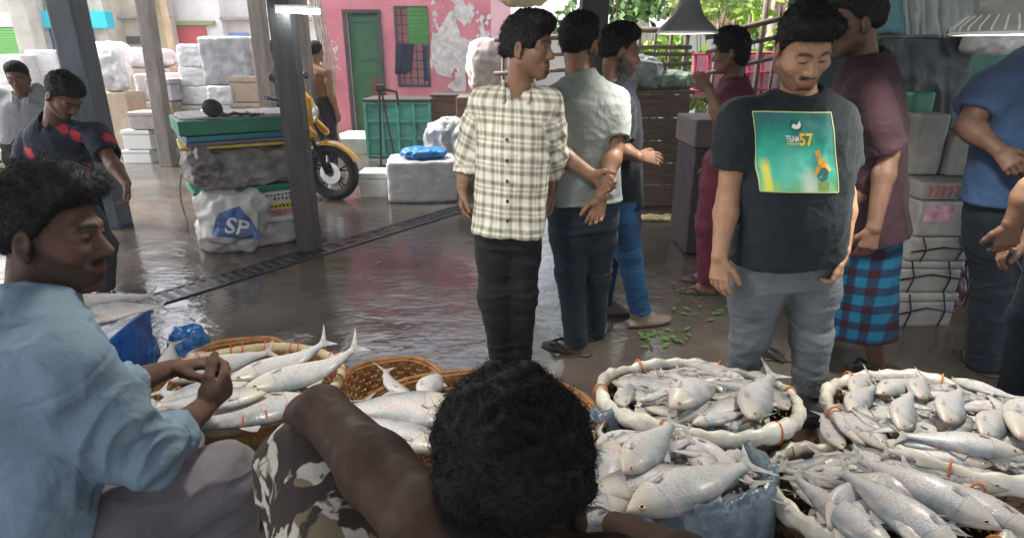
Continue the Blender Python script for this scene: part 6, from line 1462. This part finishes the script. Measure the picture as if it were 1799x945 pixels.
# G: man in blue shirt at the right edge
person('man in a blue T-shirt standing with a hand on his hip', 2.22, 2.60, 8, 1.74,
       j=dict(head=w(1860, 10, 2.64), neck=w(1835, 90, 2.60), shL=w(1742, 145, 2.60), elL=w(1700, 222, 2.56), wrL=w(1752, 262, 2.46), pelvis=w(1775, 340, 2.60), hipL=w(1745, 380, 2.6), hipR=w(1815, 380, 2.62), knL=w(1742, 500, 2.62), knR=w(1800, 500, 2.62), anL=w(1728, 640, 2.62), anR=w(1785, 640, 2.62), shR=w(1915, 150, 2.62)),
       skin=SK3, head=(0, 5, 0), o=dict(hair=.013, locks=700), top=dict(mat=BLUES, sleeve=.62, hem=-.05, sr=1.15, fold=.008, vox=.006), bottom=dict(mat=NAVYD, r=(.095, .078, .066), fold=.009), vox=.006, bulk=1.06, armr=1.1,
       hands=dict(L=dict(d=(.5, -.5, -.6), n=(.2, 1, 0), t=(0, .4, 1)), R=DOWN(1)), shoes=dict(kind='sandal', mat=SOLE), toes=(5, -5))
# H: man at the edge with a phone
hx_, hy_ = at(1905, 420, 2.12).x, 2.12
person('man in a light grey shirt at the far right edge holding a dark phone', hx_, hy_, -80, 1.66,
       j=dict(elL=w(1812, 330, 1.98), wrL=w(1778, 392, 2.0), elR=w(1850, 330, 2.24), wrR=w(1806, 425, 2.10)), skin=SK3, head=(0, 20, 0), o=dict(hair=.013, locks=500),
       top=dict(mat=GREYL, sleeve=.85, hem=-.08, fold=.007, vox=.007), bottom=dict(mat=NAVYD), vox=.0055,
       hands=dict(L=dict(d=w(1768, 432, 2.02) - w(1778, 392, 2.0), n=(1, 0, .2), t=(0, 1, .2), curl=(18, 25, 15)), R=dict(d=(0, .9, -.5), n=(-.5, 0, -1), t=(-1, 0, .3), curl=(35, 40, 30))), shoes=dict(kind='sandal', mat=SOLE))
o = MB().box((0, 0, 0), (.075, .15, .010), 0, .004).build('phone', mat('phone_black', (.02, .025, .04), .2)); o.location = w(1782, 448, 2.08); o.rotation_euler = (R(50), R(25), R(40)); tag(o, 'dark phone held in the hands at the right edge', 'phone')
# I: man in floral shirt
person('man in a dark shirt with red flowers bending forward beside the blue-grey post', -2.60, 3.60, 138, 1.64,
       j=dict(head=w(112, 168, 3.46), neck=w(92, 215, 3.58), shL=w(168, 228, 3.58), shR=w(55, 238, 3.70), elL=w(196, 285, 3.46), wrL=w(222, 322, 3.36), elR=w(40, 300, 3.6), wrR=w(60, 345, 3.5), pelvis=w(120, 345, 3.72), hipL=w(145, 370, 3.7), hipR=w(100, 370, 3.74), knL=w(182, 430, 3.58), knR=w(122, 430, 3.66), anL=w(180, 505, 3.58), anR=w(112, 505, 3.70)),
       skin=SK3, head=(-30, 46, 0), o=dict(hair=.014, top=.018, len=.015, moustache=.6, stubble=.3, eyeh=.003, locks=1200, fringe=.062), top=dict(mat=floral_mat(), sleeve=.75, hem=-.25, collar='shirt', vopen=.05, sr=1.15, fold=.010, flare=.015), bottom=dict(mat=SLATE, r=(.09, .075, .066), fold=.009), vox=.0055,
       hands=dict(L=dict(d=(.1, .2, -1), n=(1, .2, 0), t=(0, 1, 0), curl=(30, 35, 25))), shoes=dict(kind='sandal', mat=SOLE))
# J: far left
person('man in a pale grey shirt standing at the far left edge before the wrapped piles', at(30, 200, 4.9).x, 4.9, 150, 1.52, j=dict(head=w(32, 136, 4.86), neck=w(38, 172, 4.9)), skin=SK3, head=(10, 16, 0), o=dict(hair=.012, locks=600, hv=.006, len=.012, top=.008), top=dict(mat=GREYL, sleeve=.8, hem=-.12, collar='shirt', vopen=.08, fold=.009, vox=.008), bottom=dict(mat=SLATE), vox=.008, shoes=dict(kind='sandal', mat=SOLE))
# K, L behind the posts
person('man in a navy blue T-shirt seen between the posts beyond the pile', at(484, 150, 8.4).x, 8.4, 20, 1.62, skin=SK3, o=dict(hair=.013, locks=300, hv=.007), top=dict(mat=BLUES, sleeve=.6, hem=-.08, vox=.01), bottom=dict(mat=SLATE, vox=.01), vox=.01)
person('shirtless man standing behind the yellow motorcycle', at(560, 150, 7.4).x, 7.4, 25, 1.60, skin=(.30, .165, .085), o=dict(hair=.013, locks=300, hv=.007), bottom=dict(mat=SLATE, vox=.01), vox=.01)
# M: seated man in the pale blue shirt
mp = at(35, 940, .88)
person('seated man in a pale blue shirt with rolled sleeves handling fish', -.90, .98, 58, 1.70,
       j=dict(head=w(90, 412, 1.12), neck=w(62, 545, 1.04), shR=w(112, 612, .94), shL=w(70, 600, 1.26), elR=w(252, 800, .98), wrR=w(352, 722, 1.20), elL=w(175, 690, 1.36), wrL=w(300, 648, 1.52), pelvis=w(20, 985, .92), hipR=w(62, 985, .88), hipL=w(40, 900, 1.06), knR=w(386, 840, 1.17), knL=w(300, 800, 1.42), anR=w(400, 1300, 1.10), anL=w(330, 1150, 1.42)),
       skin=SK4, hk=.93, head=(24, 4, -6), o=dict(stubble=.9, moustache=1.0, beard=.5, eyeh=.0036, eyez=-.001, skinmat=SKIND, hair=.016, top=.030, quiff=.004, len=.020, locks=6000, lw=.0008, rag=.005, curl=.9, hv=.0035, fringe=.066, nape=-.060),
       top=dict(mat=LBLUE, sleeve=1.50, hem=-.06, collar='shirt', wings=False, vopen=.0, sr=.98, fold=.024, fine=.22, grow=.012, flare=.03, vox=.004), bottom=dict(mat=BROWNT, r=(.094, .084, .070), fold=.016, vox=.005), vox=.0036, armr=1.0,
       hands=dict(R=dict(d=w(405, 668, 1.30) - w(352, 722, 1.20), n=w(300, 700, 1.4) - w(352, 650, 1.2), t=(-.2, .5, .9), curl=(34, 42, 30), k=1.1), L=dict(d=w(385, 632, 1.56) - w(300, 648, 1.52), n=Vector((.1, -.5, -.8)), t=Vector((.3, -.9, .2)), curl=(26, 34, 26), k=1.12)))
# stools for the sellers
def stool(label, p, h, m):
    r = empty('wooden_stool', p, .3, label, 'stool'); MB().box((0, 0, h - .02), (.34, .28, .04), 0, .008).build('seat', m, r)
    for sx in (-1, 1):
        for sy in (-1, 1): MB().tube([(sx * .13, sy * .10, h - .04), (sx * .15, sy * .12, 0)], .018, 8).build('leg', m, r)
stool('low wooden stool under the seated man in pale blue', (-.93, .80, 0), .42, WOODG)
# N: foreground man seen from behind
person('man seen from behind with thick black curly hair and camouflage trousers', .02, .52, 0, 1.70,
       j=dict(head=w(906, 868, .62), neck=w(905, 985, .52), shL=w(765, 892, .585), shR=w(1075, 985, .54), elL=w(566, 722, .84), wrL=w(510, 765, 1.02), elR=Vector((.32, .70, .72)), wrR=Vector((.20, .92, .62)), pelvis=Vector((.0, .34, .46)), hipL=Vector((-.10, .36, .46)), hipR=Vector((.10, .36, .46)), knL=w(556, 818, .85), knR=Vector((.30, .74, .62)), anL=w(560, 1180, .80), anR=Vector((.28, .66, .20))),
       skin=(.042, .023, .016), head=(4, 36, -4), o=dict(hair=.037, top=.016, hv=.004, locks=17000, lw=.0006, len=.020, curl=1.5, rag=.011, rfreq=42, nape=-.030, skinmat=SKIND, hairmat=hair_mat('jet_hair', (.0045, .0045, .005)), comb=(0, 0, .2)),
       bottom=dict(mat=camo_mat(), r=(.090, .086, .076), fold=.020, vox=.005, ff=(9, 9, 16)), vox=.0042, armr=1.04,
       hands=dict(L=dict(d=w(478, 800, 1.08) - w(508, 768, 1.02), n=Vector((.3, -.3, -1)), t=Vector((.9, 0, -.2)), curl=(20, 30, 20)), R=dict(skip=True)))
stool('low wooden stool under the curly-haired man', (.0, .30, 0), .34, WOODD)
o = MB().box((-.02, .74, .065), (.75, .3, .13), 0, .01).build('foot_board', WOODD); tag(o, 'dark board under the feet of the curly-haired man', 'board')
# ------------------------------------------------------------------ baskets and the fish heaped in them
class Heap:
    """fish placed by image points onto a domed surface over a tilted basket rim"""
    def __init__(s, c, r, tilt, dome, label_tail, group):
        s.c = Vector(c); s.r = r; s.M = Matrix.Rotation(R(tilt[1]), 3, 'Y') if False else (Matrix.Rotation(R(tilt[1]), 3, 'Y') @ Matrix.Rotation(R(tilt[0]), 3, 'X')); s.n = s.M @ Vector((0, 0, 1)); s.dome = dome; s.lt = label_tail; s.g = group
    def hit(s, px, py, h=0.0):
        d = ray(px, py); o = Vector((0, 0, HC)); z = h
        for _ in range(12):
            t = (s.c + s.n * z - o).dot(s.n) / d.dot(s.n); p = o + d * t
            q = s.M.transposed() @ (p - s.c); rr = min(1.15, math.hypot(q.x, q.y) / s.r); z = h + s.dome * (1 - rr * rr)
        return p
    def put(s, hx, hy, tx, ty, v=0, roll=0, h=.03, label=None, ht=None, L=None, flip=False):
        a = s.hit(hx, hy, h); b = s.hit(tx, ty, h if ht is None else ht)
        return fish(a, b, s.up(a), roll, v, label or 'silver hilsa lying among others ' + s.lt, s.g, L)
    def up(s, p): return (s.n + (Vector((0, 0, HC)) - p).normalized() * .45).normalized()
    def fill(s, n, seed, h=-.02, L=.36, rmax=.62):
        rg = random.Random(seed)
        for i in range(n):
            a = rg.uniform(0, 6.28); rr = s.r * rmax * math.sqrt(rg.random()); d = rg.uniform(0, 6.28); q = Vector((math.cos(a) * rr, math.sin(a) * rr, 0)); u = Vector((math.cos(d), math.sin(d), rg.uniform(-.10, .10)))
            # keep the tail inside the rim
            c0 = q - u * L * .45; c1 = q + u * L * .45
            for e in (c0, c1):
                k = math.hypot(e.x, e.y)
                if k > s.r * .92: sh = e * (1 - s.r * .92 / k); sh.z = 0; c0 = c0 - sh; c1 = c1 - sh
            z = lambda e: h + s.dome * (1 - min(1, math.hypot(e.x, e.y) / s.r) ** 2) + rg.uniform(-.012, .012)
            p0 = s.c + s.M @ Vector((c0.x, c0.y, z(c0))); p1 = s.c + s.M @ Vector((c1.x, c1.y, z(c1)))
            fish(p0, p1, s.up(p0), rg.choice((0, 180, 20, -20, 160, 200)), rg.choice((0, 1, 2, 5, 0)), 'silver hilsa lying among others ' + s.lt, s.g, L * rg.uniform(.9, 1.08))
def setup(label, px, py, zr, r, depth, tilt, dome, lt, **kw):
    c = gp(px, py, zr); b = basket(label, c, r, depth, tilt, **kw); return Heap(c, r, tilt, dome, lt, 'fish ' + lt), b
T = -9
# rear white-rimmed basket (centre)
B4, b4 = setup('white-rimmed round basket of silver fish in front of the grey jeans', 1222, 698, .36, .325, .31, (-10, 0), .02, 'in the white-rimmed basket by the grey jeans', rim='wrap', weave=WICKD)
B4.fill(42, 3, .0, .28, .62)
for f in ((1085, 665, 1195, 672, 0, 8, .0, 'pale fish along the left rear rim of the basket by the grey jeans'), (1200, 640, 1345, 668, 0, -8, .015, 'long bright fish along the back rim of the basket by the grey jeans'), (1098, 715, 1100, 660, 2, -25, .01, 'dark-backed fish standing at the left rim of the basket by the grey jeans'),
          (1178, 718, 1275, 650, 4, 10, .05, 'curled fish raising its tail in the middle of the basket by the grey jeans'), (1225, 672, 1172, 712, 0, 15, .03, None), (1120, 705, 1180, 690, 0, 0, .03, None), (1315, 735, 1352, 660, 1, 25, .03, 'upright-tailed fish with reddish gill in the basket by the grey jeans'),
          (1385, 720, 1340, 672, 0, -15, .01, None), (1300, 700, 1225, 735, 5, 0, .02, None), (1260, 752, 1380, 745, 2, 5, -.01, 'grey-backed fish along the front rim of the basket by the grey jeans'), (1215, 745, 1320, 722, 0, 0, .015, None), (1330, 690, 1250, 670, 0, 170, .03, None), (1130, 740, 1220, 745, 5, 0, -.005, None)):
    B4.put(*f[:4], f[4], f[5], f[6], f[7])
# basket with the slate tarpaulin liner
B5, b5 = setup('round basket lined with slate-blue tarpaulin full of large silver fish', 1158, 810, .40, .277, .34, (-10, 0), .025, 'in the tarpaulin-lined basket', rim='bamboo', weave=WICKD)
B5.fill(26, 5, -.01, .26, .58)
for f in ((1100, 900, 1325, 812, 0, 5, .05, 'large fish lying along the front of the tarpaulin-lined basket', .46), (1030, 866, 1262, 822, 5, 172, .045, 'broad fish behind the front one in the tarpaulin-lined basket', .42), (1095, 832, 1188, 738, 5, 18, .075, 'fat pink-tinged fish with its tail raised at the centre of the tarpaulin-lined basket', .34),
          (1125, 880, 1010, 890, 0, 0, .03, 'fish pointing right at the lower left of the tarpaulin-lined basket', .36), (1185, 765, 1300, 835, 0, 8, .03, 'long fish slanting down at the right of the tarpaulin-lined basket', .31), (1250, 800, 1170, 790, 0, 10, .04, None, None), (1075, 770, 1060, 850, 5, 0, .035, None, .36), (1120, 760, 1050, 790, 0, 10, .02, None, None), (1260, 860, 1300, 790, 2, 10, .025, None, .33), (1060, 830, 1140, 800, 0, 0, .03, None, .33), (1215, 895, 1305, 842, 0, 5, .0, None, .30), (1180, 900, 1290, 880, 0, 175, .0, None, .30), (1270, 850, 1215, 780, 0, 8, .03, None, .30)):
    B5.put(*f[:4], f[4], f[5], f[6], f[7], None, f[8])
def liner(b, r, m, over, seed, label):
    n = 160; rows = []
    prof = [(.80, -.10), (.90, -.045), (.975, .030), (1.03, .036), (1.075, .014), (1.085, -.03), (1.085, -.09), (1.07, -over)]
    vs = []; fs = []; A = np.linspace(0, 2 * math.pi, n, endpoint=False)
    for i, (k, z) in enumerate(prof):
        w = fbm(np.stack([np.cos(A) * 5, np.sin(A) * 5, A * 0 + i * .35], 1), seed, 3) / .87 - .5; w2 = fbm(np.stack([np.cos(A) * 14, np.sin(A) * 14, A * 0 + i * .5], 1), seed + 2, 2) / .75 - .5
        g = (i / (len(prof) - 1))
        rr = r * k * (1 + .07 * w + .045 * w2) + g * .05 * w; zz = z + .045 * w * (.4 + g) + .03 * w2
        if i == len(prof) - 1: zz = z + .16 * w
        vs += [(rr[j] * math.cos(A[j]), rr[j] * math.sin(A[j]), zz[j]) for j in range(n)]
    for i in range(len(prof) - 1):
        for j in range(n): l = (j + 1) % n; fs.append((i * n + j, i * n + l, (i + 1) * n + l, (i + 1) * n + j))
    me = bpy.data.meshes.new('liner'); me.from_pydata(vs, [], fs); o = link('tarpaulin_liner', me, m, None, True); md = o.modifiers.new('s', 'SOLIDIFY'); md.thickness = .003
    o.location = b.location; o.rotation_euler = b.rotation_euler
    return tag(o, label, 'tarpaulin')
liner(b5, .277, LINER, .20, 4, 'crumpled slate-blue tarpaulin draped over the rim of its basket')
# right rear basket
B6, b6 = setup('wide white-rimmed basket heaped with many small silver fish at the right', 1662, 741, .36, .345, .31, (-6, 0), .03, 'in the wide basket at the right', rim='wrap', weave=WICKD)
B6.fill(60, 8, .005, .27, .7)
for f in ((1490, 722, 1560, 655, 0, 10, .04, None, .29), (1540, 692, 1640, 660, 0, 10, .045, 'plump fish with a pink mouth near the back left of the wide basket', .29), (1500, 695, 1540, 640, 5, 28, .04, None, .29), (1615, 700, 1625, 640, 5, 28, .05, 'fish facing out with its head up at the back of the wide basket', .29), (1580, 755, 1600, 690, 5, 28, .055, 'fish facing out head-on at the centre of the wide basket', .29), (1660, 742, 1690, 680, 5, 28, .055, 'fish facing out just right of centre in the wide basket', None),
          (1725, 765, 1790, 700, 5, 28, .05, 'fish facing out far right in the wide basket', .29), (1555, 760, 1490, 715, 0, 20, .04, None, None), (1535, 735, 1480, 690, 1, 20, .03, None, None), (1670, 665, 1800, 705, 0, 0, .03, 'long pale fish along the back right of the wide basket', None), (1690, 700, 1600, 690, 0, 170, .03, None, None), (1740, 720, 1660, 715, 0, 180, .04, None, None),
          (1800, 795, 1560, 760, 0, 178, .05, 'dark-backed fish stretched along the front of the wide basket', None), (1520, 782, 1455, 705, 0, 12, .02, 'slim fish along the left rim of the wide basket', None), (1555, 790, 1465, 690, 2, 0, .03, None, None), (1480, 790, 1440, 720, 0, 0, .0, None, None), (1745, 815, 1530, 795, 2, 175, .02, 'second long fish along the front rim of the wide basket', None), (1860, 830, 1660, 815, 0, 175, -.01, 'greenish-backed fish at the front right of the wide basket', None),
          (1660, 790, 1540, 770, 0, 185, .03, None, None), (1790, 770, 1850, 690, 0, 20, .05, None, None), (1605, 745, 1520, 760, 0, 10, .045, None, None), (1640, 720, 1560, 700, 5, 20, .045, None, None), (1800, 740, 1730, 690, 0, 0, .04, None, None)):
    B6.put(*f[:4], f[4], f[5], f[6], f[7], None, f[8])
# bottom right basket
B7, b7 = setup('white-rimmed basket heaped with the largest fish at the bottom right corner', 1536, 873, .38, .272, .32, (-12, 0), .035, 'in the bottom right basket', rim='wrap', weave=WICKD)
B7.fill(42, 9, .005, .26, .62)
for f in ((1560, 900, 1612, 792, 5, 40, .085, 'big pink-flanked fish tail up in the bottom right basket', .40), (1775, 860, 1560, 800, 5, 172, .055, 'large fish with a yellowish head and round eye in the bottom right basket', .46), (1490, 915, 1402, 842, 0, 10, .025, 'pale fish with its tail on the left rim of the bottom right basket', .36), (1455, 930, 1520, 850, 5, 40, .06, 'grey fish facing out at the lower left of the bottom right basket', .34),
          (1620, 822, 1478, 803, 0, 185, .03, 'long white-bellied fish along the back rim of the bottom right basket', .36), (1680, 880, 1480, 850, 5, 175, .06, None, .42), (1640, 985, 1560, 840, 0, 20, .08, None, .42), (1760, 930, 1620, 860, 5, 172, .08, 'broad pale fish below the yellowish head in that corner basket', .42), (1560, 890, 1450, 850, 0, 180, .035, None, .34), (1470, 960, 1540, 880, 0, 15, .04, None, .34), (1700, 990, 1580, 900, 5, 175, .09, None, .42), (1580, 985, 1480, 905, 0, 180, .07, None, .4), (1850, 960, 1700, 880, 0, 180, .06, None, .42)):
    B7.put(*f[:4], f[4], f[5], f[6] * .45, f[7], None, (f[8] * .86 if f[8] else None))
# bamboo baskets on the left
B1, b1 = setup('golden bamboo basket of fish under the hands of the man in pale blue', 427, 673, .36, .342, .31, (-6, 0), .03, 'in the golden bamboo basket', rim='cane', weave=WICK, ties=26)
B1.fill(5, 12, -.06, .30, .5)
for f in ((400, 668, 500, 640, 3, 8, .06, 'fish with its forked tail raised, farther of two in the golden bamboo basket', .40), (425, 684, 555, 652, 3, 5, .06, 'fish with its forked tail raised, nearer of two in the golden bamboo basket', .46), (262, 722, 420, 668, 0, 178, .045, 'white-bellied fish at the left under the hands in the golden bamboo basket', .44), (470, 690, 380, 700, 0, 5, .06, 'dark-backed fish lying under the near hand in the golden bamboo basket', .36), (560, 700, 400, 735, 5, 180, .02, 'pale fish along the front rim of the golden bamboo basket', .46), (300, 670, 400, 640, 0, 10, .03, None, .38), (400, 730, 290, 690, 0, 180, .015, None, .38)):
    B1.put(*f[:4], f[4], f[5], f[6], f[7], None, f[8])
B0, b0 = setup('golden bamboo basket with a red-bound rim behind the hands', 417, 632, .30, .20, .27, (-4, 0), .0, 'in the rear bamboo basket', rim='bamboo', weave=WICK, ties=26)
B0.fill(5, 31, -.09, .34, .5)
B0.put(300, 660, 300, 590, 1, 20, .02, 'fish with its tail up at the left of the rear bamboo basket', None, .34); B0.put(340, 650, 358, 600, 2, 10, .0, None, None, .32)
B2, b2 = setup('shallow golden bamboo basket standing empty behind the curly-haired man', 688, 672, .24, .20, .21, (-3, 0), .0, 'in the shallow basket', rim='bamboo', weave=WICK, flare=.8)
B3, b3 = setup('wide bamboo basket of silver fish partly hidden by the curly hair', 835, 733, .33, .411, .29, (-9, 0), .02, 'in the basket behind the curly hair', rim='bamboo', weave=WICK, ties=22)
B3.fill(18, 14, -.03, .38, .6)
for f in ((800, 700, 660, 715, 5, 5, .06, 'large silver fish left of the curly hair', .44), (790, 790, 660, 745, 0, 10, .04, 'long fish slanting under the large one left of the curly hair', .46), (720, 700, 668, 655, 1, 30, .05, 'fish with an upright tail left of the curly hair', .34), (740, 700, 760, 672, 2, 10, .05, None, .32), (700, 760, 640, 700, 0, 0, .02, None, .36), (800, 740, 700, 730, 0, 175, .05, None, .40)):
    B3.put(*f[:4], f[4], f[5], f[6], f[7], None, f[8])
# blue tub of fish at the far left
BT = mat('blue_plastic_tub', (.01, .075, .32), .3, 0, .2, 4, .2, 10)
tc = gp(118, 588, .40); tb = empty('blue_tub', (tc.x, tc.y, 0), .1, 'bright blue plastic tub of fish behind the seated man in pale blue', 'tub')
mb = MB(); mb.add([(x * s_, y * s_, z) for (s_, z) in ((.84, .06), (1, .43), (1.06, .43), (1.06, .40), (1.03, .40), (.88, .02)) for (x, y) in ((-.23, -.19), (.23, -.19), (.23, .19), (-.23, .19))], [(i * 4 + k, i * 4 + (k + 1) % 4, (i + 1) * 4 + (k + 1) % 4, (i + 1) * 4 + k) for i in range(5) for k in range(4)] + [(0, 1, 2, 3), (23, 22, 21, 20)])
mb.build('tub_body', BT, tb)
MB().box((0, 0, .385), (.42, .35, .05)).build('ice_fill', mat('crushed_ice', (.55, .58, .60), .3, 0, .2, 20, .8, 40), tb)
B8 = Heap((tc.x, tc.y, .43), .30, (0, 0), .03, 'in the blue tub', 'fish in the blue tub')
for f in ((95, 545, 205, 528, 0, 5, .05, 'pale fish on top of the blue tub', .38), (110, 560, 212, 545, 5, 178, .04, 'grey fish on the near side of the blue tub', .38), (180, 525, 90, 535, 0, 175, .035, None, .36), (100, 580, 190, 555, 0, 0, .02, None, .36)):
    B8.put(*f[:4], f[4], f[5], f[6], f[7], None, f[8])
c = gp(232, 640, .16); lump('blue_plastic_bag', 'crumpled blue plastic bag between the blue tub and the bamboo baskets', 'bag', (c.x, c.y, 0), (.22, .18, .30), .2, mat('cobalt_bag', (.012, .10, .28), .25, 0, .3, 7, .8, 14), .03, 9, 6, 3)
c = gp(322, 612, .25); lump('blue_plastic_bag', 'small blue plastic bundle behind the far hand', 'bag', (c.x, c.y + .05, 0), (.16, .14, .34), .4, bpy.data.materials['cobalt_bag'], .02, 10, 3, 3)
# ------------------------------------------------------------------ camera, sky, sun
cd = bpy.data.cameras.new('camera'); cam = bpy.data.objects.new('camera', cd); col.objects.link(cam)
cam.location = (0, 0, HC); cam.rotation_euler = (R(90) - PITCH, 0, 0); cd.lens = 36 * FOC / PW; cd.sensor_width = 36; cd.clip_end = 800; cd.clip_start = .05
scene.camera = cam
wd = bpy.data.worlds.new('World'); scene.world = wd; wd.use_nodes = True; nt = wd.node_tree
sk = nt.nodes.new('ShaderNodeTexSky'); sk.sky_type = 'NISHITA'; sk.sun_disc = False; sk.sun_elevation = R(52); sk.sun_rotation = R(-75); sk.dust_density = 4; sk.air_density = 1.0
hs = nt.nodes.new('ShaderNodeHueSaturation'); hs.inputs['Saturation'].default_value = .35
nt.links.new(sk.outputs[0], hs.inputs['Color']); nt.links.new(hs.outputs[0], nt.nodes['Background'].inputs['Color']); nt.nodes['Background'].inputs['Strength'].default_value = SKY
sd_ = bpy.data.lights.new('sun', 'SUN'); sd_.energy = SUN; sd_.angle = R(12); sd_.color = (1, .96, .90); so = bpy.data.objects.new('sun', sd_); col.objects.link(so)
so.location = (-5, 12, 20)
so.rotation_euler = Vector((-math.sin(R(-75)) * math.cos(R(52)) * 1.0, -math.cos(R(-75)) * math.cos(R(52)), -math.sin(R(52)))).to_track_quat('-Z', 'Y').to_euler()
vs = scene.view_settings; scene.display_settings.display_device = 'sRGB'; vs.view_transform = 'Standard'; vs.look = 'None'; vs.exposure = EXPO; vs.gamma = 1; vs.use_curve_mapping = False
cy = scene.cycles; cy.max_bounces = 8; cy.diffuse_bounces = 5; cy.glossy_bounces = 4; cy.transmission_bounces = 4; cy.use_denoising = True
try: cy.denoiser = 'OPENIMAGEDENOISE'
except Exception: pass
cy.sample_clamp_indirect = 6; cy.caustics_reflective = False; cy.caustics_refractive = False

if HAZE > 0:
    hz = NT('haze_air'); vol = hz.n.new('ShaderNodeVolumePrincipled'); vol.inputs['Color'].default_value = (.93, .95, 1, 1); vol.inputs['Density'].default_value = HAZE; vol.inputs['Anisotropy'].default_value = .35
    out = [n for n in hz.n if n.type == 'OUTPUT_MATERIAL'][0]; hz.n.remove(hz.b); hz.L(vol.outputs[0], out.inputs['Volume'])
    MB().box((0, 60, 3.5), (420, 420, 10)).build('haze', hz.m)['kind'] = 'stuff'
